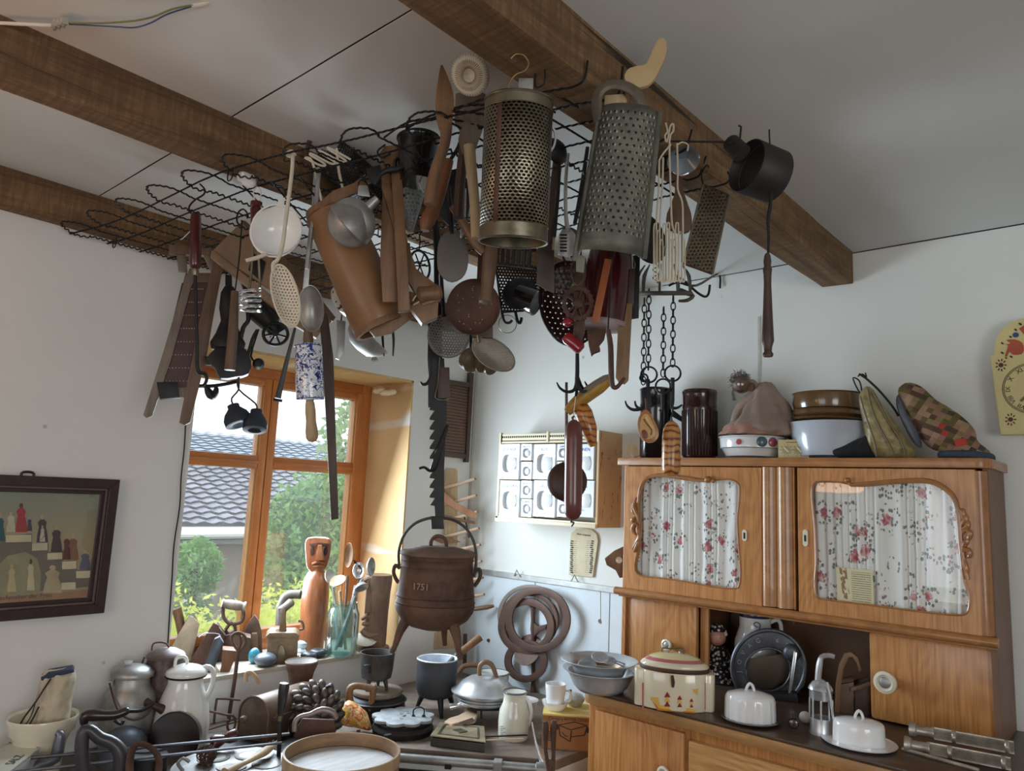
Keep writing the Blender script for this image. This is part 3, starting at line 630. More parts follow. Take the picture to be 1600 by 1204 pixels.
for i in range(0, 20, 2):
    a, b = xs[i], xs[i+1]; y0 = yedge((a+b)/2)+.04; k = 1 if a < 1.1 else .5; loop = [V((a, -1.15, sag(a, -1.2))), V((a-.01, -1.7, sag(a, -1.7))), V((a, y0, sag(a, y0)))]
    loop += sm([V((a, y0, ZG-.008)), V((a-.02, y0-.04*k, ZG-.006)), V((a+.005, y0-.09*k, ZG+.004)), V(((a+b)/2, y0-.105*k, ZG+.008)), V((b+.0, y0-.07*k, ZG+.002)), V((b+.01, y0-.03*k, ZG-.004)), V((b, y0, ZG-.006))], 3)
    loop += [V((b, -1.7, sag(b, -1.7))), V((b+.015, -1.15, sag(b, -1.2)))]
    MB().tube(crimp(loop), RW, 5).build('wire', M_wire, gp)
# second, shorter net of diagonal wires hanging lower towards the middle beam
for i in range(7):
    p = [onz(380+44*i, 290-7*i, 2.40), onz(430+40*i, 345-8*i, 2.385), onz(470+36*i, 385-8*i, 2.39)]
    MB().tube(crimp(sm(p, 4)), RW, 5).build('wire', M_wire, gp)
for i in range(5):
    p = [onz(600+36*i, 215-14*i, 2.42), onz(640+40*i, 190-12*i, 2.455), onz(700+40*i, 186-10*i, 2.44), onz(760+36*i, 200-8*i, 2.41)]
    MB().tube(crimp(sm(p, 4)), RW, 5).build('wire', M_wire, gp)
# staples over the beams
for x, y in ((.04, -2.0), (.99, -2.05), (.98, -1.5), (2.0, -1.9), (2.0, -1.4)): MB().tube(sm([(x-.012, y, 2.44), (x-.012, y, 2.40), (x+.012, y, 2.40), (x+.012, y, 2.44)], 3), .002, 5).build('staple', M_wire, gp)
# ---------------------------------------------------------------- kit for the things that hang
HG = 'utensils hanging from the wire panel'
class H:
    """one hanging thing: an upright plane at real depth d, with outlines read on it"""
    def __init__(s, name, label, cat, px, py, d=None, turn=0, lean=0, group=None, z=None, P=None):
        s.f = Fr(px, py, d, turn=turn, lean=lean, P=onz(px, py, z) if z is not None else P); s.s = s.f.s; s.t = thing(name, label, cat, s.f.A, group)
    def p(s, x, y, w=0): return s.f.p(x, y, w)
    def rod(s, name, mat, pts, r, n=8, smooth=3, par=None, closed=False, flat=1):
        P = s.f.L(pts); R = r
        if smooth and len(P) > 2: P = sm(P, smooth, closed)
        if isinstance(r, (list, tuple)):
            m = len(P); R = [s.s*np.interp(i/(m-1)*(len(r)-1), range(len(r)), r) for i in range(m)]
        else: R = r*s.s
        return MB().tube(P, R, n, closed, flat).build(name, mat, par or s.t)
    def slab(s, name, mat, pts, th, w=0, smooth=0, par=None, bevel=.0015, curve=0):
        if smooth: pts = sm2(pts, smooth)
        P = s.f.L([(q[0], q[1]) for q in pts], w+th*s.s/2); return MB().ext(P, -s.f.n*(th*s.s)).build(name, mat, par or s.t, 35, bevel)
    def lathe(s, name, mat, a, b, prof, n=24, par=None, sx=1, close=False, solid=0, arc=1, wa=0, wb=0, cap=True):
        """prof: (radius px, fraction from a to b)"""
        A, B = s.p(a[0], a[1], wa), s.p(b[0], b[1], wb); L_ = (B-A).length
        return MB().lathe(A, B-A, [(r*s.s, t*L_) for r, t in prof], n, sx, xd=s.f.R, close=close, arc=arc, cap=cap).build(name, mat, par or s.t, 45, solid=solid)
    def dish(s, name, mat, c, ax, prof, n=28, par=None, sx=1, solid=0, w=0, xd=None):
        """prof: (radius px, depth px) along axis ax=(right, up, toward viewer)"""
        d = (s.f.R*ax[0]+s.f.U*ax[1]+s.f.n*ax[2]).normalized(); x = s.f.R*xd[0]+s.f.U*xd[1] if xd else s.f.R
        return MB().lathe(s.p(c[0], c[1], w), d, [(r*s.s, h*s.s) for r, h in prof], n, sx, xd=x).build(name, mat, par or s.t, 45, solid=solid)
    def up(s, name, mat, c, prof, n=32, par=None, sx=1, w=0, close=False, smooth=45, cap=False):
        """upright turned form: prof of (radius px, image y)"""
        if not hasattr(s, 'ref'):
            ym = (prof[0][1]+prof[-1][1])/2; q = s.p(c[0], ym); s.ref = (c[0], V((q.x, q.y, s.p(c[0], c[1]).z)))
        z0 = s.p(c[0], c[1]).z; b = s.ref[1]+s.f.R*((c[0]-s.ref[0])*s.s)+s.f.n*w; b.z = z0
        return MB().lathe(b, (0, 0, 1), [(r*s.s, s.p(c[0], y, w).z-z0) for r, y in prof], n, sx, xd=s.f.R, close=close, cap=cap).build(name, mat, par or s.t, smooth)
    def hang(s, x, y, w=0, r=1.2, mat=None):
        """thin wire from a point of the thing up to the panel"""
        a = s.p(x, y, w)
        if a.z < ZG: MB().tube(sm([a, a.lerp(V((a.x, a.y, ZG+.004)), .5)+s.f.R*.003, V((a.x, a.y, ZG-.01)), V((a.x, a.y, ZG+.006))], 3), r*s.s, 6).build('hanging_wire', mat or M_wire, s.t)
    def hook(s, x, y, mat=None, r=1.4, h=14): return s.rod('hook', mat or M_wire, [(x, y+h*.3), (x-h*.35, y), (x-h*.3, y-h*.6), (x+h*.05, y-h*.85), (x+h*.35, y-h*.5), (x+h*.3, y-h*.25)], r)
def holes(name, base, hole, su, sv, rad, rough=.4, met=.8, open_=True, stagger=True, c2=None, grid='UV'):
    """sheet pierced by rows of round holes (real openings)"""
    m, N, L, P = newmat(name); tc = N.new('ShaderNodeTexCoord'); sp = N.new('ShaderNodeSeparateXYZ'); L.new(tc.outputs[grid], sp.inputs[0])
    v = math_n(N, L, 'MULTIPLY', sp.outputs[1], sv); row = math_n(N, L, 'FLOOR', v); fv = math_n(N, L, 'SUBTRACT', math_n(N, L, 'FRACT', v), .5)
    u = math_n(N, L, 'MULTIPLY', sp.outputs[0], su)
    if stagger: u = math_n(N, L, 'ADD', u, math_n(N, L, 'MULTIPLY', row, .5))
    fu = math_n(N, L, 'SUBTRACT', math_n(N, L, 'FRACT', u), .5)
    d = math_n(N, L, 'SQRT', math_n(N, L, 'ADD', math_n(N, L, 'MULTIPLY', fu, fu), math_n(N, L, 'MULTIPLY', fv, fv)))
    h = math_n(N, L, 'LESS_THAN', d, rad)
    n = noise_t(N, L, coords(N, L), 18, 5)
    c = ramp(N, L, n, [(.35, base), (.65, c2 or base)]); L.new(c, P.inputs['Base Color']); P.inputs['Roughness'].default_value = rough; P.inputs['Metallic'].default_value = met
    if open_:
        out = N['Material Output']; tr = N.new('ShaderNodeBsdfTransparent'); mx = N.new('ShaderNodeMixShader'); L.new(h, mx.inputs[0]); L.new(P.outputs[0], mx.inputs[1]); L.new(tr.outputs[0], mx.inputs[2]); L.new(mx.outputs[0], out.inputs[0])
    else: L.new(mixc(N, L, h, c, hole), P.inputs['Base Color'])
    bump(N, L, P, math_n(N, L, 'MINIMUM', d, .5), .6, .003)
    return m
def uvdir(f, c):  # planar UV in metres on a working plane
    return lambda p: ((p-c).dot(f.R), (p-c).dot(f.U))
def ell(cx, cy, rx, ry, rot=0, n=24):
    r = math.radians(rot); return [(cx+rx*math.cos(t)*math.cos(r)-ry*math.sin(t)*math.sin(r), cy+rx*math.cos(t)*math.sin(r)+ry*math.sin(t)*math.cos(r)) for t in [2*PI*i/n for i in range(n)]]
# ---- washboard
h = H('washboard', 'worn wooden washboard with a ribbed brown panel hanging beside the window', 'washboard', 290, 390, 2.62)
h.slab('rail', M_w5, [(296, 420), (288, 440), (252, 560), (224, 648), (229, 653), (238, 650), (268, 560), (299, 448), (311, 420)], 9, 0, 0)
h.slab('rail', M_w2, [(333, 410), (349, 414), (336, 480), (322, 560), (297, 660), (289, 664), (280, 660), (300, 560), (318, 470)], 10, .004)
h.slab('cross_bar', M_w2, [(264, 383), (330, 390), (330, 401), (264, 398)], 12, .003); h.slab('cross_bar', M_w2, [(290, 427), (330, 427), (328, 442), (286, 442)], 8)
h.slab('cross_bar', M_w5, [(244, 604), (306, 606), (303, 622), (240, 618)], 8)
h.slab('neck', M_w5, [(275, 390), (290, 390), (293, 425), (279, 425)], 8)
h.slab('neck', M_w5, [(316, 396), (330, 398), (346, 418), (330, 425)], 8, .003)
h.slab('ribbed_panel', plain('ribbed brown panel', S(78, 54, 50), .6), [(284, 442), (326, 442), (304, 606), (244, 606)], 4)
gl = M_string
rb = MB()
for r in range(8):
    y = 452+r*20.5; xL = 284-(y-442)*.245+8; xR = 326-(y-442)*.135-8
    for k in range(9): x = xL+(xR-xL)*k/8; rb.ball(h.p(x, y, .006), (.0035, .0025, .002), 6, 4)
stuff(rb.build('rib', plain('pale studs', S(190, 170, 160), .6), h.t))
# ---- poker with dark handle
h = H('fire_poker', 'long iron poker with a polished dark wooden handle in front of the washboard', 'poker', 306, 335, 2.44)
h.lathe('handle', M_redw, (306, 333), (305, 421), [(0, 0), (7, .01), (8, .1), (8.5, .5), (9, .9), (7, .97), (4, 1)], 16)
h.lathe('ferrule', M_tin, (305, 419), (305, 430), [(5, 0), (5.5, .5), (4, 1)], 12)
h.rod('rod', M_blk, [(305, 428), (306, 480), (308, 540), (308, 572), (312, 582), (320, 584), (323, 592), (319, 601), (312, 603)], [2.6, 2.6, 2.6, 2.8, 3, 3, 2.6, 2.4, 2], 8)
h.rod('hook', M_wire, [(306, 336), (297, 332), (296, 322), (305, 312), (318, 304), (320, 296), (312, 287)], 1.4)
h.rod('hanging_string', M_string, [(303, 352), (298, 360), (286, 372), (282, 374)], .8)
# ---- iron box hook below the washboard
h = H('iron_bar_with_box', 'iron bar with a square black box end below the washboard', 'iron tool', 300, 608, 2.58)
h.slab('box', M_blk, [(245, 598), (277, 597), (281, 622), (250, 624)], 22, 0, 0); h.rod('bar', M_blk, [(279, 607), (310, 603), (330, 603), (352, 600), (370, 596)], 3)
h.rod('claw', M_blk, [(322, 603), (326, 612), (331, 618), (337, 612), (338, 605)], [3, 6, 7, 5, 3])
# ---- coffee mill like iron crank machine in front of the window head
h = H('wall_grinder', 'black cast iron wall grinder with crank and ball hanging before the window top', 'grinder', 360, 480, 2.60)
h.slab('body', M_blk, [(338, 545), (352, 538), (366, 540), (384, 548), (392, 566), (388, 585), (368, 590), (345, 592), (336, 575), (322, 563)], 26, 0, 2)
h.lathe('hopper', M_blk, (358, 448), (356, 545), [(7, 0), (12, .1), (14, .35), (11, .55), (18, .75), (26, .9), (24, 1)], 20)
h.slab('bracket', M_blk, [(352, 430), (362, 432), (366, 520), (352, 530)], 10, .005)
h.rod('spring', M_blk, [(354+4*math.cos(k*.9), 452+2.1*k, .018+.006*math.sin(k*.9)) for k in range(44)], 1.2, 5, 1)
h.rod('crank', M_blk, [(372, 590), (384, 566), (394, 530), (402, 515)], 2.5)
h.rod('arm', M_blk, [(386, 480), (388, 500), (380, 512), (374, 540)], 3.5)
h.dish('ball', M_blk, (404, 568), (0, 0, 1), [(0, -9), (6, -7), (9, 0), (6, 7), (0, 9)], 16); h.rod('ball_arm', M_blk, [(404, 566), (392, 556), (404, 514)], 1.6)
h.slab('clamp', M_blk, [(318, 556), (345, 560), (345, 572), (322, 570)], 8)
# wooden stirring stick in front of it
h = H('wooden_stick', 'plain brown wooden stick hanging before the black wall grinder', 'stick', 366, 462, 2.44)
h.rod('shaft', M_w2, [(367, 455), (364, 520), (359, 578)], [6, 8, 8.5], 8, 1)
h.hang(367, 456)
# ---- two bell shaped iron cups on wires
for c, r, nm in (((370, 648), 17, 'larger dark fluted iron bell hanging on a wire against the sky'), ((403, 655), 15, 'smaller smooth iron bell hanging on a wire against the sky')):
    h = H('iron_bell', nm, 'bell', c[0], c[1]-18, 2.5, group='iron bells before the window')
    tip = (c[0]-6, c[1]-16) if r > 16 else (c[0]-2, c[1]-15)
    b = h.dish('bell', plain('blue grey iron', S(52, 58, 68), .6, .4), tip, (.35, -.9, .25) if r > 16 else (.0, -.95, .3), [(6, 0), (9, 1), (9, 6), (r, 15), (r*1.22, 24), (r*1.2, 34), (r*.7, 35), (0, 27)], 20)
    h.rod('wire', M_blk, [(tip[0], tip[1]), (tip[0]-2, tip[1]-10), (373, 608), (372, 590)], 1.3)
# ---- mandolin board
h = H('cabbage_slicer', 'brown wooden cabbage slicer board with raised side rails hanging slanted', 'slicer', 420, 420, 2.62)
h.slab('board', M_board, [(378, 346), (410, 372), (520, 500), (500, 520), (448, 470), (332, 392)], 5, -.004)
h.slab('rail', M_board, [(331, 392), (337, 396), (470, 497), (500, 521), (494, 529), (462, 510), (329, 402)], 12); h.slab('rail', M_w2, [(376, 345), (384, 347), (470, 428), (524, 497), (519, 503), (440, 420)], 12)
h.slab('blade', M_blk, [(395, 395), (415, 410), (408, 440), (388, 422)], 3, .004)
h.hook(379, 347, h=24)
# ---- small black mincer with wheel
h = H('small_mincer', 'small black iron mincer with a spoked hand wheel under the slicer board', 'mincer', 410, 480, 2.66)
h.slab('body', M_blk, [(376, 440), (392, 446), (444, 486), (432, 506), (412, 508), (392, 488)], 24)
h.lathe('barrel', M_blk, (400, 478), (434, 520), [(18, 0), (20, .2), (16, .6), (12, .8), (14, 1)], 18)
P = [h.p(430+19*math.cos(t), 524+17*math.sin(t), .03) for t in [2*PI*i/28 for i in range(28)]]
MB().tube(P, 2.6*h.s, 7, True).build('wheel_rim', M_blk, h.t)
for k in range(7): a = 2*PI*k/7+.3; h.rod('spoke', M_blk, [(430, 524, .03), (430+18*math.cos(a), 524+16*math.sin(a), .03)], 1.7, 6, 0)
h.dish('hub', M_blk, (430, 524), (0, 0, 1), [(0, -3), (5, -3), (5, 5), (0, 6)], 12, w=.03)
# ---- spiral whisk with red handle
h = H('spiral_whisk', 'spiral wire beater with a dark red turned handle and white string', 'whisk', 398, 300, 2.15)
h.lathe('handle', M_redw, (401, 314), (397, 372), [(3, 0), (9, .03), (9, .12), (6.5, .16), (9, .22), (7, .5), (6, 1)], 14)
h.rod('shaft', M_tin, [(396, 370), (393, 420), (389, 455)], 2); h.rod('shaft', M_tin, [(403, 385), (405, 420), (406, 450)], 2)
h.rod('spiral', M_steel, [(391+16*math.cos(k*.55), 453+.72*k+2.5*math.sin(k*.55), .035*math.sin(k*.55)) for k in range(48)], 2.4, 7, 2)
h.rod('hanging_string', M_string, [(399, 316), (396, 300), (402, 292), (408, 300), (405, 318)], 1)
kb = h.lathe('knob', M_wht, (376, 270), (398, 290), [(0, 0), (10, .02), (13, .15), (11, .4), (12, .6), (8, .9), (4, 1)], 18)
# ---- white enamel bowl
h = H('enamel_pan', 'white enamel handled pan hanging with its open mouth to the room', 'pan', 431, 318, 2.04)
h.dish('bowl', M_wht, (431, 360), (-.32, .12, 1), [(0, -34), (20, -33), (32, -24), (39, -4), (41, 0), (40, 1.5), (37, -3), (30, -20), (18, -29), (0, -30)], 36)
h.rod('rim', M_wht, [(431+41*math.cos(t)*.96, 360+41*math.sin(t), .012*math.cos(t)) for t in [2*PI*i/24 for i in range(24)]], 1.6, 6, 1, closed=True)
h.slab('handle', M_wht, [(432, 322), (436, 308), (446, 309), (443, 324)], 3); h.rod('hook', M_wire, [(441, 314), (446, 302), (440, 292), (432, 290)], 1.5)
h.rod('second_handle', M_bone, [(384, 407), (400, 403), (416, 397)], [3, 3.4, 3])
# ---- white skimmer
M_skim = holes('pierced cream enamel', S(212, 200, 180), None, 125, 125, .27, .4, 0, True)
def pierced(h, name, mat, c, rx, ry, rot, dish=4, w=0, rim=1.4):
    q = math.radians(rot); ax = (math.cos(q), -math.sin(q))
    def fn(u, v):
        t = 2*PI*u; x = c[0]+v*(rx*math.cos(t)*math.cos(q)-ry*math.sin(t)*math.sin(q)); y = c[1]+v*(rx*math.cos(t)*math.sin(q)+ry*math.sin(t)*math.cos(q)); return h.p(x, y, w-dish*h.s*(1-v*v))
    o = MB().sheet(40, 7, fn).build(name, mat, h.t, 80, uv=uvdir(h.f, h.p(*c)), solid=1.2*h.s)
    if rim: h.rod('rim', mat if not rim < 0 else mat, [(x, y, w) for x, y in ell(c[0], c[1], rx, ry, rot, 32)], abs(rim), 6, 0, closed=True)
    return o
h = H('enamel_skimmer', 'white enamel skimmer ladle with small holes hanging by its hooked handle', 'skimmer', 457, 240, 1.97)
pierced(h, 'bowl', M_skim, (446, 462), 20, 50, -14, 8, 0, 1.6)
h.rod('handle', M_bone, [(461, 243), (456, 236), (449, 240), (452, 244), (457, 240), (456, 270), (447, 340), (441, 385), (434, 405), (427, 412), (427, 425)], 3, 8)
# ---- aluminium ladle
h = H('aluminium_ladle', 'dull aluminium ladle with a long flat handle beside the white skimmer', 'ladle', 495, 280, 2.22)
h.slab('handle', M_aludull, [(490, 268), (503, 264), (492, 350), (486, 400), (482, 450), (473, 450), (480, 380), (487, 320)], 3)
pierced(h, 'bowl', M_aludull, (486, 482), 19, 36, -4, -14, 0, 1.4)
# ---- zigzag wire server
h = H('wire_server', 'looped pale wire server lying across the panel above the funnel', 'server', 500, 250, 2.10)
pts = []
for k in range(7): pts += [(476+7*k, 246-2.2*k), (500+8*k, 258-1.5*k)] if k % 2 == 0 else [(500+8*k, 258-1.5*k), (478+7*k, 244-2.2*k)]
h.rod('loop', M_bone, [(p[0], p[1], .0) for p in pts], 1.8, 7, 5)
h.rod('arm', M_bone, [(478, 246), (488, 252), (497, 290), (505, 325)], 2); h.rod('arm', M_bone, [(526, 232), (530, 270), (537, 300)], 2.2)
h.rod('shaft', M_aludull, [(497, 262), (495, 310), (486, 360), (480, 420)], [3.5, 3.5, 3, 3])
# ---- black perforated grater lying on the panel
M_blkholes = holes('black pierced sheet', S(30, 28, 28), None, 120, 120, .26, .5, .4, True, True, S(48, 44, 42))
h = H('black_drum_grater', 'black pierced drum grater with a strap handle lying on the wire panel', 'grater', 540, 250, 2.22)
A, B = h.p(512, 238, .0), h.p(592, 285, -.10); X, Y = perp(B-A)
MB().lathe(A, B-A, [(30*h.s, 0), (30*h.s, (B-A).length)], 28, cap=False).build('drum', M_blkholes, h.t, 50, uv=lambda p: (math.atan2((p-A).dot(X), (p-A).dot(Y))*30*h.s, (p-A).dot((B-A).normalized())), solid=.001)
for q in (A, B): MB().tube([q+X*(30*h.s*math.cos(t))+Y*(30*h.s*math.sin(t)) for t in [2*PI*i/28 for i in range(28)]], 1.8*h.s, 6, True).build('rim', M_blk, h.t)
h.rod('strap', M_ruststem, [(479, 248), (480, 232), (488, 214), (500, 210), (514, 213), (530, 222)], 4, 8, 4, flat=.35)
# ---- wooden drum scoop
h = H('wooden_flour_drum', 'large tan wooden drum container with a strap lid hanging slanted', 'container', 555, 400, 2.12)
h.lathe('drum', plain('tan bent wood', S(134, 94, 58), .5, 0, .1, .14, 5), (516, 332), (594, 505), [(37, 0), (40, .01), (42, .5), (44, .98), (43, 1), (39, 1), (39, .9), (0, .9)], 36)
h.lathe('top', M_w1, (516, 332), (512, 323), [(38, 0), (36, 1), (0, 1)], 30)
h.lathe('bottom_ring', M_w1, (591, 498), (598, 513), [(42, 0), (43, .1), (44, 1), (38, 1), (36, .5)], 36)
h.slab('strap', M_w1, [(497, 332), (520, 312), (552, 300), (572, 284), (580, 296), (560, 312), (530, 326), (505, 345)], 8, .06)
h.slab('strap', M_w1, [(576, 522), (600, 512), (640, 478), (655, 462), (668, 470), (650, 496), (610, 526), (584, 532)], 10, .05)
# ---- aluminium funnel
h = H('aluminium_funnel', 'dented aluminium funnel with its spout up hanging before the wooden drum', 'funnel', 560, 300, 1.98)
h.dish('cone', M_aludull, (549, 348), (.62, .62, .35), [(38, -6), (39.5, -4), (38, 0), (30, 14), (18, 28), (9, 36), (8, 38), (6, 56), (5, 56), (7, 36), (36, -3)], 36)
h.dish('bowl', M_aludull, (549, 348), (-.35, -.4, .8), [(38.5, -3), (37, 5), (31, 13), (20, 20), (8, 23), (0, 23.5)], 36)
h.slab('hanging_tab', M_aludull, [(558, 310), (560, 294), (574, 294), (578, 312)], 2, .02); h.rod('hook', M_wire, [(564, 298), (560, 286), (570, 276), (580, 270)], 1.3)
# ---- wooden press
h = H('wooden_press', 'honey coloured wooden hand press of two long boards joined by an arm', 'press', 615, 250, 2.02)
h.slab('board', M_w1, [(594, 236), (600, 226), (614, 224), (626, 228), (631, 240), (630, 300), (626, 400), (622, 470), (598, 470), (594, 400), (598, 300)], 12, -.02, 0)
h.slab('board', M_w1, [(611, 274), (626, 270), (631, 330), (640, 488), (622, 490), (618, 400)], 14, .016)
h.slab('arm', M_w1, [(596, 290), (608, 286), (650, 420), (690, 452), (688, 470), (660, 478), (638, 440)], 12, -.005)
h.lathe('pivot', M_w1, (652, 462), (690, 456), [(8, 0), (14, .1), (12, .5), (14, .8), (9, 1)], 14); h.slab('cup', M_w1, [(640, 478), (668, 458), (686, 462), (684, 495), (660, 505)], 22, -.02)
h.rod('wire_ring', M_bone, [(645, 470), (650, 462), (660, 460), (656, 470), (646, 476)], 1.2)
h.rod('hook', M_wire, [(610, 240), (596, 246), (590, 236), (602, 226)], 1.5)
# ---- conical sieve
M_cone = holes('pierced grey enamel', S(170, 176, 176), None, 92, 92, .2, .35, .2, True, True, S(150, 156, 156))
h = H('conical_sieve', 'pale grey pierced conical sieve below the black enamel mug', 'sieve', 645, 290, 2.16)
A, B = h.p(646, 268), h.p(641, 362); X, Y = perp(B-A)
MB().lathe(A, B-A, [(28*h.s, 0), (4*h.s, (B-A).length), (0, (B-A).length)], 30, cap=False).build('cone', M_cone, h.t, 60, uv=lambda p: (math.atan2((p-A).dot(X), (p-A).dot(Y))*14*h.s, (p-A).dot((B-A).normalized())), solid=.001)
MB().tube([A+X*(28*h.s*math.cos(t))+Y*(28*h.s*math.sin(t)) for t in [2*PI*i/28 for i in range(28)]], 1.8*h.s, 6, True).build('rim', M_aludull, h.t)
h = H('black_enamel_mug', 'glossy black enamel mug hanging under the wire panel above the sieve', 'mug', 655, 220, 2.02)
h.lathe('body', M_bllack, (654, 217), (652, 285), [(32, 0), (33.5, .02), (32, .06), (30, .6), (27, 1), (0, 1)], 32); h.lathe('rim', M_blk, (654, 214), (654, 220), [(31, 0), (34, .3), (34, .7), (31, 1)], 32)
h.rod('handle', M_bllack, [(632, 240), (618, 250), (620, 268), (634, 274)], 3); h.rod('chain_wire', M_aludull, [(662, 300), (655, 285), (660, 265), (672, 256), (680, 262), (676, 285), (668, 300)], 1)
# ---- iron trivet arm with a black spade
h = H('iron_bracket', 'black forged iron bracket arm lying before the wooden press', 'bracket', 590, 265, 1.96)
h.slab('plate', M_blk, [(572, 264), (594, 258), (598, 272), (586, 290), (576, 280)], 6); h.rod('arm', M_blk, [(592, 274), (604, 266), (620, 264), (634, 258)], [3, 5, 5, 3])
# ---- wooden spoon with pointed blade, blade up through the panel
h = H('wooden_blade_spoon', 'wooden spoon with a pointed leaf blade standing up through the panel', 'spoon', 690, 200, 1.72)
h.slab('blade', M_w1, [(688, 105), (692, 104), (700, 122), (708, 145), (709, 170), (704, 200), (690, 208), (683, 190), (680, 165), (683, 135)], 6, 0, 2)
h.rod('handle', M_w1, [(697, 195), (695, 225), (682, 262), (674, 300), (672, 320)], [10, 8, 9, 10, 10], 10)
h2 = H('turned_handle_tool', 'reddish brown turned wooden handle hanging left of the drum graters', 'handle tool', 685, 290, 1.92)
h2.rod('handle', wood('red brown wood', S(110, 66, 40), S(140, 90, 56)), [(702, 250), (692, 285), (680, 320), (668, 345), (664, 360)], [7, 9, 11, 12, 7], 10); h2.rod('tang', M_blk, [(702, 252), (716, 230), (724, 205)], 3)
# ---- wooden spatula
h = H('wooden_spatula', 'broad pale wooden spatula with its blade up beside the tin drum', 'spatula', 735, 250, 1.76)
h.slab('blade', M_w5, [(722, 192), (744, 186), (757, 190), (753, 206), (747, 222), (742, 238), (722, 240), (716, 218)], 6, 0, 0)
h.rod('handle', M_w4, [(733, 228), (736, 260), (741, 310), (744, 372)], [10, 9, 8, 8], 10)
h = H('brown_spoon_handle', 'brown wooden spoon with a round end behind the broad spatula', 'spoon', 745, 350, 1.95)
h.rod('handle', M_w1, [(708, 322), (722, 345), (742, 378), (756, 395)], [7, 7, 8, 6], 10)
h.lathe('turned_handle', M_w2, (769, 372), (759, 474), [(8, 0), (10, .1), (12, .3), (10.5, .6), (9, .85), (11, .93), (11, .98), (7, 1), (0, 1)], 16)
# ---- ribbed white disc
h = H('ribbed_disc', 'cream ribbed round disc with a hollow centre lying on the panel edge', 'disc', 735, 118, 1.72)
d = h.dish('disc', M_bone, (735, 117), (-.35, -.6, .75), [(0, 2), (5, 3), (9, 7), (16, 9), (25, 8), (31, 4), (32, 0), (28, -2), (0, -3)], 40)
rb = MB(); ax = (h.f.R*-.35+h.f.U*-.6+h.f.n*.75).normalized(); X, Y = perp(ax); c = h.p(735, 117)
for k in range(44):
    a = 2*PI*k/44; e = X*math.cos(a)+Y*math.sin(a); rb.tube([c+(e*10+ax*7.6)*h.s, c+(e*20+ax*9.3)*h.s, c+(e*31+ax*3.8)*h.s], .8*h.s, 4)
stuff(rb.build('ribs', plain('ochre ribs', S(150, 132, 100), .6), d))
# ---- grey felt mitt like boards behind
h = H('grey_wooden_paddle', 'grey weathered wooden paddle behind the pointed spoon', 'paddle', 722, 180, 1.86)
h.slab('blade', M_w5, [(712, 148), (738, 140), (758, 148), (762, 178), (745, 205), (722, 210), (710, 190)], 7)
h.rod('handle', M_w3, [(730, 205), (724, 240), (718, 300), (716, 340)], 8)
h = H('dark_serving_spoon', 'dark iron serving spoon behind the wooden handles in the middle', 'spoon', 710, 330, 2.08)
h.slab('blade', M_blk, [(690, 270), (722, 262), (738, 300), (730, 345), (700, 352), (680, 330)], 5)
h = H('silver_spoon', 'thin bright spoon handle hanging between dark tools left of the drum', 'spoon', 725, 320, 1.98)
h.rod('handle', M_steel, [(727, 295), (726, 330), (722, 360), (720, 372)], [1.5, 1.8, 3, 1.5])
# ---- flat grey spatula
h = H('grey_sauce_spoon', 'flat dull grey metal spoon blade hanging in the middle of the cluster', 'spoon', 707, 360, 1.98)
h.slab('blade', plain('dull zinc', S(112, 108, 102), .6, .5), [(700, 362), (716, 362), (726, 372), (732, 398), (730, 420), (722, 434), (706, 441), (692, 434), (684, 420), (683, 394), (688, 372)], 5, 0, 2)
h.rod('handle', M_blk, [(706, 366), (704, 330), (700, 290)], 4)
# ---- rusty round skimmer
h = H('rusty_skimmer', 'large round rusty brown skimmer disc hanging below the wooden handles', 'skimmer', 738, 440, 2.06)
sk = h.dish('disc', M_ruststem, (740, 480), (-.1, .0, 1), [(0, -5), (25, -4), (38, 0), (44, 5), (45, 4), (39, -2), (25, -7), (0, -8)], 40, sx=.93)
hb = MB()
for k in range(26): a = rng.random()*6.28; r = 8+30*rng.random()**.5; hb.ball(h.p(740+r*.9*math.cos(a), 480+r*math.sin(a), .0), .0022, 6, 4)
stuff(hb.build('hole', plain('worn spots', S(150, 130, 116), .6), sk)); h.slab('handle', M_ruststem, [(745, 436), (760, 434), (757, 380), (748, 380)], 3, -.01); h.hang(752, 384, -.01)
h = H('dark_board_strip', 'dark brown narrow board hanging behind the rusty skimmer', 'board', 765, 480, 2.2)
h.slab('board', M_w3, [(752, 420), (770, 420), (770, 528), (754, 528)], 6)
# ---- grey pierced skimmers
M_sk1 = holes('pierced grey tin', S(108, 108, 104), None, 120, 120, .24, .5, .5, True, True, S(132, 130, 124))
h = H('grey_skimmer', 'grey round skimmer with light showing through its holes behind the pot rack bar', 'skimmer', 700, 495, 2.26)
pierced(h, 'bowl', M_sk1, (701, 524), 32, 34, 0, 9, 0, 1.4); h.rod('handle', M_blk, [(694, 494), (690, 440), (688, 380)], 3)
M_sk2 = holes('fine pierced tin', S(128, 120, 106), None, 240, 240, .25, .5, .5, True, True, S(150, 140, 124))
h = H('oval_skimmer', 'pale oval skimmer with fine holes tilted below the rusty skimmer', 'skimmer', 760, 535, 2.2)
pierced(h, 'bowl', M_sk2, (771, 553), 37, 21, 33, 7, 0, 1.5); h.rod('handle', M_tin, [(748, 535), (745, 500), (750, 470)], 3)
h = H('ribbed_mould', 'ribbed brown baking mould hanging behind the oval skimmer', 'mould', 742, 545, 2.28)
M_rib = metal('ribbed mould tin', S(92, 78, 62), S(128, 112, 92), .5, .5)
for cx, cy, r in ((736, 562, 19), (752, 566, 15), (764, 572, 12)):
    h.dish('mould', M_rib, (cx, cy), (.5, -.5, .6), [(r*.6, -8), (r, -6), (r*(1.02), 0), (r*.9, 5), (r*.95, 8), (r*.6, 12), (0, 12)], 24)
h.rod('handle', M_blk, [(736, 545), (735, 520), (733, 500)], 2.5)
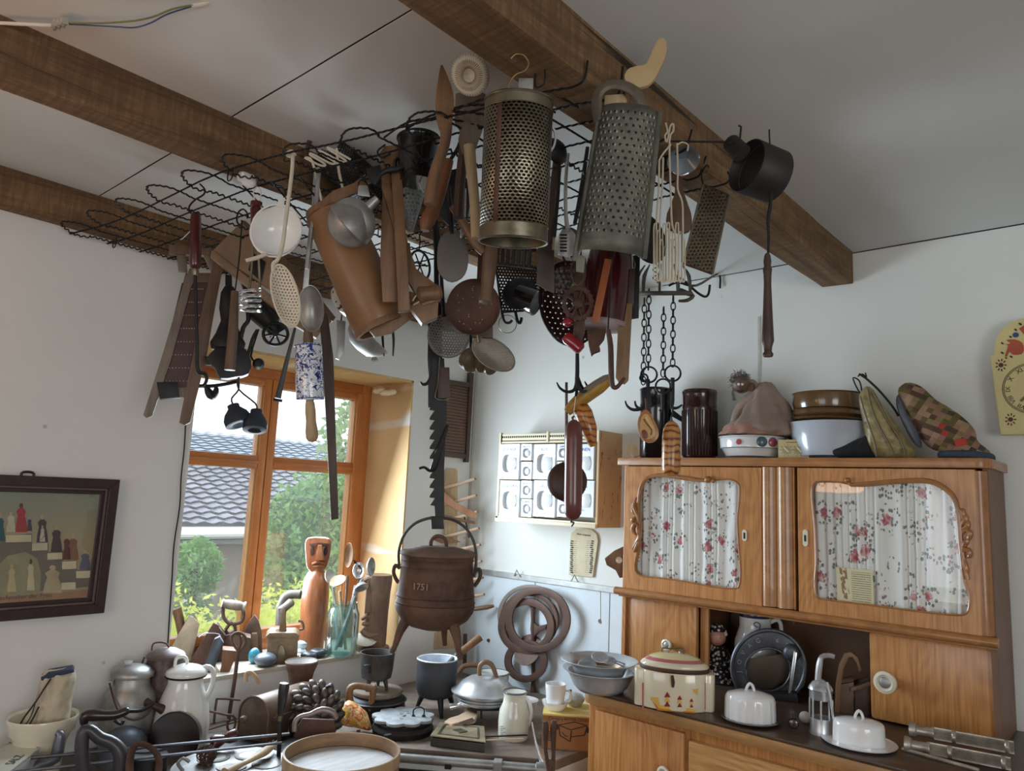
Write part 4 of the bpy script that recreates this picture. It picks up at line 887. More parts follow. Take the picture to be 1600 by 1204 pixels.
# ---- tin drum grater
M_drum = holes('tin drum with diamond holes', S(126, 118, 98), S(20, 17, 14), 100, 150, .36, .34, .85, False, True, S(186, 178, 154))
h = H('tin_drum_grater', 'big tinned drum grater pierced in a diamond pattern hanging upright at the front', 'grater', 805, 260, 1.50, lean=.16)
A, B = h.p(811, 160), h.p(802, 378); ax = (B-A).normalized(); X = (h.f.R-ax*h.f.R.dot(ax)).normalized(); Y = ax.cross(X); Ln = (B-A).length; R = 53*h.s
def rad(t): return R
cyl = lambda p: (math.atan2((p-A).dot(X), (p-A).dot(Y))*R, (p-A).dot(ax))
MB().lathe(A, ax, [(R, Ln*.07), (R, Ln*.90)], 48, xd=X, cap=False).build('pierced_wall', M_drum, h.t, 60, uv=cyl, solid=.0015)
for t0, t1 in ((0, .075), (.895, 1.0)): MB().lathe(A, ax, [(R*1.005, Ln*t0), (R*1.01, Ln*t1), (R*.985, Ln*t1), (R*.98, Ln*t0)], 48, xd=X, close=True).build('band', M_tin, h.t, 45)
for t, rr in ((0, 2.0), (1, 1.6), (.075, 1.0), (.895, 1.0)): MB().tube([A+ax*(Ln*t)+X*(R*1.01*math.cos(a))+Y*(R*1.01*math.sin(a)) for a in [2*PI*i/48 for i in range(48)]], rr*h.s, 6, True).build('rim_wire', M_tin, h.t)
q = MB(); n_ = -Y if (-Y).dot(h.f.n) > 0 else Y
def seam(u, v): a = math.radians(118+9*u); return A+ax*(Ln*(.07+.83*v))+X*(R*1.012*math.cos(a))+n_*(R*1.012*math.sin(a))
MB().sheet(3, 4, seam).build('seam', M_ruststem, h.t, 60, solid=.001)
MB().lathe(A, ax, [(R*.97, Ln*.02), (0, Ln*.02)], 40, xd=X).build('end_plate', plain('dark tin', S(50, 44, 36), .6, .4), h.t)
h.slab('strap', M_aludull, [(811, 116), (834, 116), (833, 156), (809, 156)], 3, -.02); h.rod('hook', metal('brass wire', S(150, 124, 80), S(180, 154, 104), .35), [(798, 92), (806, 85), (818, 86), (826, 98), (820, 110), (806, 116), (796, 128), (796, 140), (808, 146)], 1.3)
h.rod('crank_wire', M_steel, [(864, 200), (868, 210), (866, 226), (860, 236)], 2)
gp2 = h.slab('wood_plug', M_w4, [(808, 148), (842, 146), (842, 156), (808, 156)], 20, -.03)
# ---- spring whisk row beneath the drum
h = H('noodle_roller', 'row of dark ribbed roller bars below the tin drum', 'roller', 810, 395, 2.0)
for k in range(7): h.rod('bar', plain('dark bar', S(60, 58, 54), .5, .4), [(778+8.5*k, 385+.8*k), (777+8.2*k, 412+.8*k)], 3.2, 7, 0)
h.slab('frame', M_blk, [(772, 380), (838, 386), (838, 392), (772, 386)], 6, -.01); h.slab('frame', M_blk, [(772, 409), (834, 416), (834, 419), (772, 412)], 6, -.006)
# ---- black pierced lamp grater and black mug
M_blkdiag = holes('black pierced enamel', S(18, 18, 19), None, 105, 105, .28, .3, .2, True, True)
h.hang(780, 384); h.hang(834, 388)
h = H('black_pierced_box', 'black pierced sheet box with light showing through below the tin drum', 'grater', 800, 440, 2.35)
o = MB().ext([h.p(x, y) for x, y in ((774, 410), (840, 416), (842, 482), (786, 488))], h.f.n*.002).build('pierced_sheet', M_blkdiag, h.t, 0, uv=uvdir(h.f, h.p(800, 440)))
h.rod('edge', M_blk, [(774, 410), (784, 488), (832, 484)], 2, 6, 0); h.rod('foot', M_blk, [(784, 486), (788, 502), (796, 504), (800, 500)], 2.2); h.rod('foot', M_blk, [(805, 486), (809, 502), (813, 504), (815, 496)], 2.4)
h.rod('ring', M_tin, [(793+14*math.cos(t), 506+14*math.sin(t), .0) for t in [2*PI*i/24 for i in range(24)]], .6, 5, 1, closed=True)
h = H('black_mug', 'black enamel mug tipped sideways below the tin drum with daylight in its mouth', 'mug', 830, 468, 2.28)
h.dish('body', M_bllack, (838, 472), (.75, -.35, .25), [(20, 0), (22, 1), (21, -1), (19, -26), (18, -34), (0, -34), (0, -32), (17, -32), (19, 0)], 30)
h.rod('handle', M_blk, [(822, 452), (830, 440), (842, 444), (848, 458)], 2.4)
h.dish('lid', M_blk, (812, 458), (-.2, .2, 1), [(0, -4), (26, -3), (28, 0), (24, 4), (0, 6)], 28)
# ---- cleaver
h = H('cleaver', 'dark iron cleaver blade hanging between the two drum graters', 'cleaver', 852, 400, 1.95)
h.slab('blade', metal('dark blade', S(70, 62, 58), S(96, 86, 80), .45, .6), [(841, 382), (866, 376), (866, 458), (852, 452), (838, 444)], 4)
h.rod('handle', M_w3, [(858, 380), (862, 340), (866, 290), (870, 250)], [6, 7, 7, 6])
h = H('dark_ladle', 'dark iron ladle with curved bowl behind the tin drum', 'ladle', 874, 235, 1.85)
h.dish('bowl', M_blk, (870, 236), (.6, .1, .6), [(0, 12), (12, 10), (20, 3), (22, -2), (19, 0), (0, 8)], 24); h.rod('handle', M_blk, [(874, 252), (872, 300), (866, 370)], 3)
# ---- steel serving tools
h = H('steel_slotted_server', 'bright steel slotted server hanging between the drum and the half round grater', 'server', 885, 300, 1.90)
h.rod('handle', M_steel, [(888, 240), (884, 280), (884, 330), (887, 358)], [2.5, 3, 3, 4])
h.slab('blade', M_steel, [(880, 358), (893, 358), (899, 366), (897, 398), (886, 402), (872, 398), (873, 366)], 2)
for k in range(6): h.slab('slot', M_dark, [(875, 366+5*k), (886, 366+5*k), (886, 368.5+5*k), (875, 368.5+5*k)], 1, .0016)
h = H('steel_spoon', 'tall thin bright steel spoon handle beside the slotted server', 'spoon', 878, 300, 1.84)
h.rod('handle', metal('gold steel', S(150, 134, 104), S(180, 164, 130), .3), [(876, 262), (871, 300), (867, 350), (864, 390)], [2, 2.5, 2, 2])
h = H('black_ladle_bowl', 'black ladle bowl with a shiny edge behind the slotted server', 'ladle', 895, 370, 2.1)
h.dish('bowl', M_blk, (894, 372), (.5, .3, .8), [(0, -16), (12, -14), (20, -4), (21, 0), (18, -3), (0, -13)], 24); h.rod('edge', M_steel, [(893, 404), (904, 398), (908, 388)], 1); h.rod('handle', M_blk, [(898, 350), (908, 300), (918, 230)], [3, 4, 3])
# ---- rotary egg beater
h = H('rotary_beater', 'rusty rotary egg beater with a spoked gear and red handles hanging below the graters', 'beater', 905, 440, 2.05)
h.slab('frame', M_ruststem, [(898, 400), (912, 400), (914, 520), (902, 548), (896, 520)], 5)
g = []
for k in range(40): a = 2*PI*k/40; r = 26 if k % 2 else 23.5; g.append((903+r*math.cos(a), 476+r*1.1*math.sin(a)))
gi = [(903+18*math.cos(2*PI*k/40), 476+20*math.sin(2*PI*k/40)) for k in range(40)]
MB().ring([h.p(x, y, .012) for x, y in g], [h.p(x, y, .012) for x, y in gi], h.f.n*.004).build('gear', M_ruststem, h.t, 20)
for k in range(5): a = 2*PI*k/5; h.rod('spoke', M_ruststem, [(903, 476, .013), (903+20*math.cos(a), 476+22*math.sin(a), .013)], 2.2, 6, 0)
h.dish('hub', M_ruststem, (903, 476), (0, 0, 1), [(0, 0), (9, 0), (8, 4), (4, 6), (0, 6)], 18, w=.014)
M_red = plain('red enamelled handle', S(140, 26, 38), .22, 0, .5, .15)
h.lathe('handle', M_red, (882, 528), (909, 550), [(0, 0), (7, .03), (10, .2), (9, .6), (10, .9), (6, 1), (0, 1)], 18, wa=.03, wb=.03); h.dish('crank_knob', M_red, (887, 506), (0, 0, 1), [(0, -5), (7, -3), (8, 2), (5, 7), (0, 8)], 16, w=.02)
h.rod('crank', M_ruststem, [(903, 476, .02), (896, 492, .02), (888, 505, .02)], 2.2); h.rod('wire', M_ruststem, [(897, 440), (893, 420), (900, 405), (910, 418), (908, 440)], 2); h.rod('wire', M_tin, [(913, 404), (913, 430), (905, 446), (895, 442)], 3)
# ---- dark red colander and jug
M_rcol = holes('dark pierced red enamel', S(44, 16, 18), None, 60, 60, .16, .3, .1, True, True)
h = H('dark_colander', 'dark red pierced enamel colander hanging behind the rotary beater', 'colander', 890, 470, 2.25)
pierced(h, 'bowl', M_rcol, (890, 474), 46, 66, -8, 16, 0, 2); h.rod('handle', M_blk, [(884, 410), (880, 400), (890, 396), (896, 408)], 2)
h = H('dark_red_jug', 'dark red enamel jug with a pale rim hanging under the half round grater', 'jug', 950, 460, 2.18)
M_dred = plain('dark red enamel', S(70, 18, 22), .18, 0, .5, .15)
h.lathe('body', M_dred, (955, 395), (944, 508), [(34, 0), (37, .2), (38, .7), (36, 1), (33, 1), (34, .5), (0, .1)], 32); h.lathe('rim', plain('chipped pale rim', S(150, 130, 132), .4), (944.5, 503), (943.5, 512), [(35, 0), (38.5, .2), (38, 1), (34, 1)], 32)
h.rod('spout', M_dred, [(984, 430), (990, 415), (986, 400)], 3)
h = H('orange_stick', 'flat orange brown wooden stick hanging in front of the dark red jug', 'stick', 945, 460, 2.0)
h.slab('stick', wood('orange wood', S(150, 78, 34), S(178, 100, 48)), [(945, 404), (956, 406), (936, 504), (924, 503)], 5)
h = H('broken_meat_mallet', 'grey crumbling cast mallet head below the dark red jug', 'mallet', 930, 535, 2.2)
h.slab('head', M_rust, [(917, 518), (948, 512), (944, 530), (936, 540), (938, 548), (928, 552), (924, 556), (920, 540)], 16, 0, 0)
# ---- iron hook rod and light wooden lath
h = H('iron_hook_rod', 'long dark iron rod with a curled hook beside the light wooden lath', 'hook', 953, 520, 2.04)
h.rod('rod', M_ruststem, [(950, 515), (954, 540), (955, 580), (957, 602), (963, 605), (970, 598), (976, 590)], [4, 4.5, 4.5, 4, 3.5, 3, 2.5])
h.hang(950, 516)
h = H('wooden_lath', 'light brown flat wooden lath with a rounded end hanging under the grater', 'lath', 976, 540, 2.12)
h.slab('lath', wood('lath wood', S(120, 90, 60), S(154, 120, 84)), [(968, 476), (988, 474), (987, 500), (982, 594), (976, 600), (967, 598), (962, 590), (966, 500)], 8); h.slab('dark_socket', M_w3, [(972, 420), (992, 420), (990, 476), (972, 476)], 12, -.005)
h = H('dark_shaft', 'dark square shaft hanging behind the light wooden lath', 'shaft', 990, 440, 2.25)
h.slab('shaft', M_blk, [(978, 400), (1000, 400), (998, 496), (986, 498)], 10)
# ---- half round grater
h = H('half_round_grater', 'big grey zinc half round grater with a wide strap handle and rough punched teeth', 'grater', 975, 250, 1.57, lean=.12)
M_zinc = metal('weathered zinc', S(82, 82, 74), S(122, 120, 106), .55, .45, 16, .25)
A, B = h.p(984, 172), h.p(953, 398); ax = (B-A).normalized(); X = (h.f.R-ax*h.f.R.dot(ax)).normalized(); n_ = X.cross(ax); n_ = n_ if n_.dot(h.f.n) > 0 else -n_; Ln = (B-A).length
def gw(v): return (43+7*v)*h.s
def gs(u, v, e=0): a = PI*(u-.5)*1.0; w_ = gw(v)+e; return A+ax*(Ln*(v+.03*math.cos(a)*0))+X*(w_*math.sin(a))+n_*(w_*.62*math.cos(a))
MB().sheet(30, 12, gs).build('sheet', M_zinc, h.t, 60, solid=.0018)
tk = MB(); hk = MB()
for r in range(19):
    for k in range(11):
        u = .13+.80*(k+(.5 if r % 2 else 0))/11; v = .06+.85*r/19
        p = gs(u, v); q = (gs(u, v, .003)-p).normalized(); tk.lathe(p-q*.0004, q, [(.0056, 0), (.0042, .0012), (.0030, .0028)], 6, cap=False)
        hk.lathe(p+q*.0022, q, [(.0030, .0003), (0, .0004)], 6, cap=False)
stuff(tk.build('tooth', metal('raised zinc', S(110, 108, 96), S(156, 152, 136), .5, .5, 30, 0), h.t)); stuff(hk.build('tooth_hole', M_dark, h.t))
for sgn, nm in ((0, 'edge'), (1, 'edge')): MB().tube([gs(sgn, v/10)+X*(.004*(2*sgn-1)) for v in range(11)]+([B-X*(gw(1)+.004)+ax*.02] if not sgn else []), .0065, 8).build(nm, M_zinc, h.t)
hp = sm([(936, 190, .0), (932, 160, 0), (938, 142, 0), (956, 132, 0), (980, 136, 0), (998, 150, 0), (1002, 172, 0)], 4); P = h.f.L([(p.x, p.y) for p in hp])
MB().tube(P, .0085, 8, flat=1.6).build('strap_handle', metal('zinc strap', S(94, 84, 72), S(124, 112, 96), .55, .4), h.t)
h.slab('foot', M_zinc, [(901, 396), (915, 402), (912, 426), (900, 424)], 6); h.slab('foot', M_zinc, [(996, 400), (1000, 380), (1006, 378), (1004, 404)], 6)
# ---- light wooden spoon above it
h = H('pale_wooden_spoon', 'pale yellow wooden scraper standing up behind the half round grater near the beam', 'spoon', 1010, 110, 1.58)
h.slab('scraper', plain('pale beech', S(186, 158, 116), .5, 0, 0, .08), [(976, 118), (984, 108), (1000, 104), (1010, 101), (1018, 84), (1024, 70), (1030, 62), (1038, 63), (1042, 72), (1040, 90), (1030, 112), (1022, 126), (1010, 136), (992, 138), (978, 130)], 8, 0, 2)
h = H('yellow_wood_block', 'small pale wooden block wedged inside the strap of the half round grater', 'block', 965, 165, 1.60)
h.slab('block', M_w4, [(945, 152), (974, 150), (980, 160), (974, 172), (944, 172)], 14)
# ---- white wire whisks
for i, (x0, dx, lab) in enumerate(((1028, 6, 'left one of two cream wire beaters hanging behind the half round grater'), (1047, 8, 'right one of two cream wire beaters, the longer, beside the flat grater'))):
    h = H('wire_beater', lab, 'beater', x0, 195, 1.74+.05*i, group='cream wire beaters')
    if i == 0:
        h.rod('wire', M_bone, [(1040, 192), (1043, 205), (1039, 212), (1042, 222), (1047, 198), (1052, 194), (1052, 205), (1046, 220), (1048, 300), (1050, 350), (1056, 372), (1057, 430)], 1.5)
        h.rod('wire', M_bone, [(1030, 250), (1029, 300), (1026, 340), (1024, 412)], 1.5); h.rod('wire', M_bone, [(1036, 246), (1035, 290), (1031, 345), (1030, 420)], 1.5); h.rod('wire', M_bone, [(1030, 250), (1036, 240), (1048, 226)], 1.5)
    else:
        h.rod('wire', M_bone, [(1058, 224), (1059, 270), (1059, 296), (1066, 316), (1067, 350), (1067, 410)], 1.5); h.rod('wire', M_bone, [(1059, 226), (1066, 222), (1075, 226), (1074, 236)], 1.2)
    for k in range(7):
        x = (1024+5*k if i == 0 else 1038+5*k); y0 = 350+12*((k*5) % 4); h.rod('loop', M_bone, [(x-2.5, y0+8, .006*math.sin(k*2)), (x-1.5, y0, .006*math.sin(k*2)), (x+1.2, y0, .006*math.sin(k*2)), (x+2, y0+8, .006*math.sin(k*2)), (x+2.2, 430+10*((k*3) % 3), .006*math.sin(k*2)), (x, 440+10*((k*3) % 3), .006*math.sin(k*2)), (x-2.2, 430+10*((k*3) % 3), .006*math.sin(k*2)), (x-2.5, y0+8, .006*math.sin(k*2))], 1.15, 6)
# ---- wooden masher behind
h = H('brown_wooden_spoon', 'brown wooden spoon bowl hanging behind the cream wire beaters', 'spoon', 1060, 330, 1.95)
h.slab('bowl', M_w2, [(1056, 270), (1066, 268), (1068, 300), (1080, 335), (1080, 356), (1070, 364), (1052, 362), (1042, 352), (1042, 335), (1054, 305)], 10, 0, 2)
h = H('black_pan', 'black iron pan seen edge on behind the half round grater', 'pan', 1020, 370, 2.0)
h.dish('pan', M_blk, (1012, 372), (.7, .1, .7), [(0, -10), (34, -8), (42, 0), (40, 0), (33, -6), (0, -8)], 28); h.rod('handle', M_blk, [(1014, 332), (1016, 290), (1018, 250)], 4)
h = H('clear_glass_funnel', 'grey translucent funnel lying on the wire panel beside the beam', 'funnel', 1070, 255, 1.86)
h.dish('cone', plain('frosted plastic', S(120, 132, 140), .25, 0, .3), (1066, 240), (.1, -.8, .5), [(6, -6), (10, 0), (24, 18), (25, 20), (23, 18), (8, 2), (0, 2)], 28); h.rod('wire', M_steel, [(1052, 268), (1064, 274), (1076, 270)], 1.5)
# ---- flat grater
M_fgr = holes('flat grater tin', S(86, 76, 60), S(30, 24, 18), 105, 105, .27, .5, .5, False, True, S(116, 104, 84))
h = H('flat_grater', 'flat brown tin grater with a dense field of punched holes hanging tilted by the beam', 'grater', 1110, 290, 1.93)
pl4 = [(1099, 288), (1139, 305), (1113, 428), (1068, 412)]
MB().ext(h.f.L(pl4), h.f.n*.0016).build('sheet', M_fgr, h.t, 0, uv=uvdir(h.f, h.p(1100, 350))); h.rod('edge', M_tin, [pl4[0], pl4[3]], 2.2, 6, 0); h.rod('edge', M_tin, [pl4[1], pl4[2]], 2.2, 6, 0); h.rod('edge', M_ruststem, [pl4[3], pl4[2]], 1.6, 6, 0); h.rod('edge', M_ruststem, [pl4[0], pl4[1]], 1.4, 6, 0)
st = MB()
for r in range(19):
    for k in range(9):
        u = (k+.8+(.25 if r % 2 else -.25))/9.6; v = (r+.8)/20; a = V((*pl4[0], 0)).lerp(V((*pl4[1], 0)), u); b = V((*pl4[3], 0)).lerp(V((*pl4[2], 0)), u); q = a.lerp(b, v); st.ball(h.p(q.x, q.y, .0018), (.0016, .0016, .0012), 5, 4)
stuff(st.build('tooth', plain('pale teeth', S(150, 136, 112), .45, .4), h.t))  # teeth in one paler tone than the sheet
h.rod('hook', M_wire, [(1099, 290), (1096, 272), (1104, 258), (1108, 262)], 1.3)
# ---- black tube pan with turned handle
h = H('black_stove_ring_pan', 'black iron tube shaped pan ring hanging sideways beside the right beam', 'pan', 1190, 270, 1.72)
M_pan = plain('black pan iron', S(40, 38, 36), .55, .2, 0, .2)
c0 = h.p(1166, 264, .02); axd = (h.f.R*.62+h.f.U*-.10-h.f.n*.55).normalized(); X = (h.f.U-axd*h.f.U.dot(axd)).normalized()
MB().lathe(c0, axd, [(41*h.s, 0), (42*h.s, 1*h.s), (42*h.s, 56*h.s), (40.5*h.s, 57*h.s), (40*h.s, 1*h.s), (41*h.s, 0)], 44, xd=X, close=True).build('tube', M_pan, h.t, 50)
MB().tube([c0+axd*(20*h.s)+X*(40*h.s*math.cos(t))+axd.cross(X)*(40*h.s*math.sin(t)) for t in [2*PI*i/40 for i in range(40)]], .8*h.s, 5, True).build('inner_seam', M_ruststem, h.t)
h.lathe('socket', M_pan, (1140, 218), (1160, 240), [(12, 0), (14, .1), (15, 1), (12, 1)], 20, wa=-.01); h.dish('lug', M_blk, (1145, 226), (.1, .4, .8), [(0, 0), (5, 0), (5, 3), (0, 4)], 12, w=.012)
for pts in ([(1156, 218), (1158, 198), (1154, 196)], [(1213, 250), (1215, 238)]): h.rod('spike', M_wire, pts, 1.6, 6, 0)
MB().tube([h.p(1150, 222), V((2.075, gy(2.075, .5)+.012*math.sin(2.075*5+4), ZG+.003))], 1.6*h.s, 6).build('tie_wire', M_wire, h.t)
h = H('turned_handle_iron', 'dark turned wooden handle on an iron rod hanging below the black tube pan', 'handle tool', 1200, 330, 1.70)
h.rod('rod', M_blk, [(1206, 296), (1203, 325), (1200, 345), (1201, 370), (1200, 400)], [2.2, 3.2, 2.2, 2]); h.hang(1203, 326)
h.lathe('handle', M_w3, (1199, 396), (1200, 557), [(3, 0), (4.5, .02), (6, .08), (5, .12), (7, .16), (6, .2), (5.5, .3), (7, .55), (8.5, .78), (9, .85), (6.5, .9), (5.5, .95), (8, .975), (7, 1), (0, 1)], 16)
# ---- crown hanger on a scrolled wall bracket
h = H('crown_hanger', 'old iron crown shaped hanger ring on a scrolled wall bracket with four chains', 'hanger', 1038, 460, 2.55)
def er(t, rx=43, ry=13, cy=458): return (1038+rx*math.cos(t), cy+ry*math.sin(t)*-1, -.11*math.sin(t))
rp = [h.p(*er(2*PI*i/40)) for i in range(40)]
M_gi = metal('hanger iron', S(78, 74, 68), S(104, 100, 92), .55, .5)
MB().tube(rp, .0042, 8, True, 1.6).build('ring', M_gi, h.t)
for i in range(9): a = 2*PI*(i+.5)/9; e = er(a); h.rod('crown_point', M_gi, [(e[0], e[1], e[2]), (e[0]+(1038-e[0])*.05, e[1]-26, e[2]), (e[0]+(1038-e[0])*.3, e[1]-44, e[2]*.7)], [1.8, 2.4, 1])
h.rod('spiral', M_gi, [(1024+4*math.sin(k), 412+2*k, .0) for k in range(16)], 1, 6, 2)
br = [ony(1124, 446, -.01), ony(1122, 432, -.01), ony(1117, 429, -.05)]
h.rod('tip', M_gi, [(1062, 452), (1074, 458), (1083, 462), (1074, 469), (1060, 470)], [3, 4, 3, 3, 2])
MB().tube(sm([ony(1125, 450, -.012), ony(1125, 432, -.012), ony(1118, 429, -.06), h.p(1090, 433, -.10), h.p(1060, 441, .0), h.p(1045, 446, .0)], 4), .0045, 8).build('bracket', M_blk, h.t)
h.rod('scroll', M_blk, [(1112, 432, -.1), (1110, 446, -.1), (1104, 451, -.1), (1092, 446, -.09), (1078, 438, -.06), (1064, 430, -.03)], 2)
def links(pts, r, par, th):
    P = [V(p) for p in pts]
    for a, b in zip(P, P[1:]):
        n = max(1, int((b-a).length/(r*5.6)))
        for i in range(n):
            q0, q1 = a.lerp(b, i/n), a.lerp(b, (i+1)/n); d = (q1-q0); m = (q0+q1)/2; x = RT if i % 2 else fw; L_ = d.length*.62; dn = d.normalized()
            MB().tube([m+dn*(L_*math.sin(t))+x*(r*1.9*math.cos(t)) for t in [2*PI*k/10 for k in range(10)]], r*.55, 5, True).build('link', M_blk, par)
cA = (((1007, 466), (1005, 600)), ((1014, 452), (1013, 577)), ((1037, 480), (1036, 588)), ((1052, 462), (1051, 572)))
for a, b in cA: links([h.p(*a), h.p(*b)], .0042, h.t, h)
for cx, cy, r in ((1014, 585, 12.5), (1036, 603, 11.5), (1051, 583, 12.5), (1006, 590, 6)): h.rod('ring', M_blk, [(cx+r*math.cos(t), cy+r*math.sin(t), .004*math.sin(t)) for t in [2*PI*i/20 for i in range(20)]], 1.6, 6, 1, closed=True)
h = H('meat_hooks', 'cluster of black iron meat hooks hanging from the chain rings above the cabinet', 'hook', 1030, 610, 2.50)
for (x0, y0), pts in zip(((1012, 592), (1052, 592), (1036, 610), (1052, 612)), ([(1012, 592), (1012, 620), (1006, 636), (990, 640), (980, 634), (977, 626)], [(1051, 590), (1051, 625), (1050, 636), (1058, 637), (1066, 632)], [(1035, 606), (1035, 640), (1030, 640)], [(1013, 594), (1010, 625), (1002, 638), (994, 634), (992, 626)])): h.rod('hook', M_blk, pts, [3.2, 3, 3, 2.6, 2, 1.2])
h.slab('plate', M_blk, [(1004, 606), (1014, 604), (1018, 630), (1012, 642), (1004, 640)], 4)
# ---- imitation ham and bread sausage
h = H('imitation_ham', 'carved imitation ham slice with a cream bone and yellow fat hanging from an iron hook', 'ham', 1014, 645, 2.46)
M_ham = plain('ham rind', S(170, 112, 60), .35, 0, .2, .15)
sh = [(1010, 640), (1016, 646), (1022, 656), (1029, 672), (1028, 684), (1020, 691), (1008, 690), (999, 680), (996, 664), (998, 652), (1004, 643)]
h.slab('ham', M_ham, sh, 12, 0, 2, bevel=.004); h.slab('fat', plain('ham fat', S(206, 164, 102), .4), [(1005, 648), (1012, 648), (1017, 656), (1024, 672), (1023, 682), (1014, 687), (1005, 684), (1000, 672), (1001, 658)], 2, .014, 2)
h.slab('lean', plain('ham lean', S(132, 66, 36), .4), [(1002, 674), (1008, 672), (1013, 680), (1010, 686), (1004, 684)], 1.5, .0165, 2); h.rod('vein', plain('ham vein', S(146, 84, 44), .4), [(1006, 655, .0165), (1010, 662, .0165), (1018, 672, .0165), (1017, 680, .0165)], 1.1); h.rod('vein', plain('ham vein light', S(226, 196, 130), .4), [(1009, 652, .0165), (1013, 660, .0165), (1020, 670, .0165)], 1.8)
h.rod('string', M_rust, [(1010, 644), (1010, 632), (1009, 622)], 2)
def loaf_mat(name, c1, c2, c3, sc):
    m, N, L, P = newmat(name); v = coords(N, L); w_ = N.new('ShaderNodeTexWave'); w_.bands_direction = 'Z'; w_.inputs['Scale'].default_value = sc; w_.inputs['Distortion'].default_value = 5; w_.inputs['Detail'].default_value = 3; w_.inputs['Detail Scale'].default_value = 1.5; L.new(v, w_.inputs['Vector'])
    L.new(ramp(N, L, w_.outputs[1], [(.03, c1), (.2, c2), (.8, c3)]), P.inputs['Base Color']); P.inputs['Roughness'].default_value = .3; P.inputs['Coat Weight'].default_value = .3; return m
h = H('striped_sausage', 'orange striped wooden sausage hanging in front of the left cabinet door', 'sausage', 1050, 655, 2.46)
h.lathe('sausage', loaf_mat('striped sausage skin', S(104, 54, 24), S(172, 112, 58), S(198, 140, 80), 14), (1050, 656), (1048, 744), [(0, 0), (4, .02), (9, .07), (13, .16), (14.5, .3), (14.5, .7), (14, .88), (11, .97), (6, 1), (0, 1)], 24); h.rod('string', M_blk, [(1050, 657), (1049, 650), (1051, 645), (1051, 630)], 1.2)
# ---- four armed hook with sausage, yellow ham and wooden ladle
h = H('four_armed_hook', 'four armed black iron grapnel hook hanging below the red handles', 'hook', 902, 560, 2.32)
h.rod('stem', M_blk, [(902, 552), (902, 580), (901, 606)], [3, 3.4, 3.4])
for pts in ([(902, 590), (898, 608), (886, 612), (875, 606), (870, 597)], [(902, 592), (904, 606), (912, 612), (917, 609)], [(901, 590), (901, 612), (899, 620, .02)], [(902, 588), (910, 604, -.03), (918, 602, -.04), (914, 592, -.05)]): h.rod('prong', M_blk, pts, [3, 2.8, 2.4, 2, 1])
HK = h; h.hang(902, 553)
h = H('yellow_smoked_ham', 'long yellow ochre imitation ham hanging slanted across the four armed hook', 'ham', 925, 620, P=HK.p(925, 620, -.045))
h.rod('ham', wood('smoked ham', S(160, 112, 32), S(206, 164, 74), (12, 12, 12), .45), [(886, 644), (896, 634), (915, 618), (935, 604), (948, 594), (955, 588)], [9, 14, 17, 17, 14, 7], 16, 4, flat=.7)
h.slab('grey_top', plain('grey rind', S(120, 112, 96), .6), [(905, 616), (925, 600), (946, 588), (950, 594), (930, 606), (910, 620)], 4, .03)
h = H('orange_sausage', 'orange striped sausage half hidden behind the long brown sausage', 'sausage', 915, 640, P=HK.p(915, 640, -.04))
h.rod('sausage', loaf_mat('orange sausage skin', S(116, 62, 22), S(176, 106, 44), S(196, 128, 60), 16), [(908, 632), (912, 645), (920, 670), (927, 697)], [9, 14, 13, 5], 18, 4)
h = H('long_brown_sausage', 'long glossy red brown sausage hanging in front of the white spice drawers', 'sausage', 896, 655, P=HK.p(896, 655, .03))
h.lathe('sausage', plain('sausage skin', S(104, 58, 52), .28, 0, .3, .12), (897, 655), (895, 813), [(0, 0), (4, .006), (9, .03), (12.5, .07), (13.5, .2), (13.8, .8), (13, .93), (9, .975), (4, .995), (0, 1)], 28); h.rod('string', M_string, [(896, 655), (897, 640, -.005), (899, 624, -.015), (901, 602, -.036)], .7); h.rod('knot', M_rust, [(896, 657), (894, 652), (898, 650)], 1.4); h.rod('knot', M_rust, [(895, 811), (892, 815), (897, 816), (893, 822)], 1.2)
h = H('long_wooden_ladle', 'dark wooden ladle with a round bowl hanging behind the long brown sausage', 'ladle', 886, 650, P=HK.p(886, 650, -.05))
h.rod('handle', M_w2, [(885, 597), (885, 660), (884, 735)], [2.2, 2.6, 3], 8, 0); h.rod('loop', M_wire, [(885, 598, 0), (884, 606, .02), (886, 612, .05)], 1)
h.dish('bowl', plain('dark ladle wood', S(72, 46, 36), .5), (886, 752), (-.1, .1, 1), [(0, -20), (16, -18), (26, -6), (31, 1), (29, 4), (22, 8), (0, 10)], 32)
# ---- saw toothed pot hanger, cauldron
h = H('saw_tooth_trammel', 'black iron saw toothed pot trammel hanging down to the cauldron', 'pot hanger', 688, 470, 2.36)
th = [(674, 560), (690, 560), (698, 620), (694, 700), (692, 808), (685, 808), (684, 790), (674, 784)]
tt = [(673, 566)]
pts = [(672, 560), (694, 560), (698, 640), (694, 730), (694, 806), (680, 806), (679, 790), (672, 789)]
y = 788
while y > 640: pts += [(679, y-10), (671, y-11), (672, y-15)]; y -= 15.2
pts += [(669, 636), (669, 600), (674, 590)]
h.slab('saw_bar', M_blk, pts, 5, 0, 0, bevel=0)
h.slab('strap', M_blk, [(670, 470), (690, 470), (692, 600), (686, 622), (672, 624), (668, 560)], 4, -.006); h.slab('wood_strap', M_w3, [(684, 575), (702, 575), (703, 622), (684, 624)], 7, .012)
h.rod('wire_frame', M_tin, [(687, 560, .02), (684, 600, .02), (680, 622, .02), (692, 626, .02), (702, 624, .02)], .8, 6)
h.rod('side_hook', M_blk, [(673, 560), (673, 588), (667, 599), (660, 600), (657, 596)], [3, 3, 2.6, 2.4, 1.2]); h.rod('pawl', M_blk, [(700, 664, .012), (694, 680, .012), (684, 708, .012), (677, 730, .012), (671, 735, .012), (663, 730, .012), (655, 732, .012)], [2, 3, 5, 5, 2.4, 2, 2])
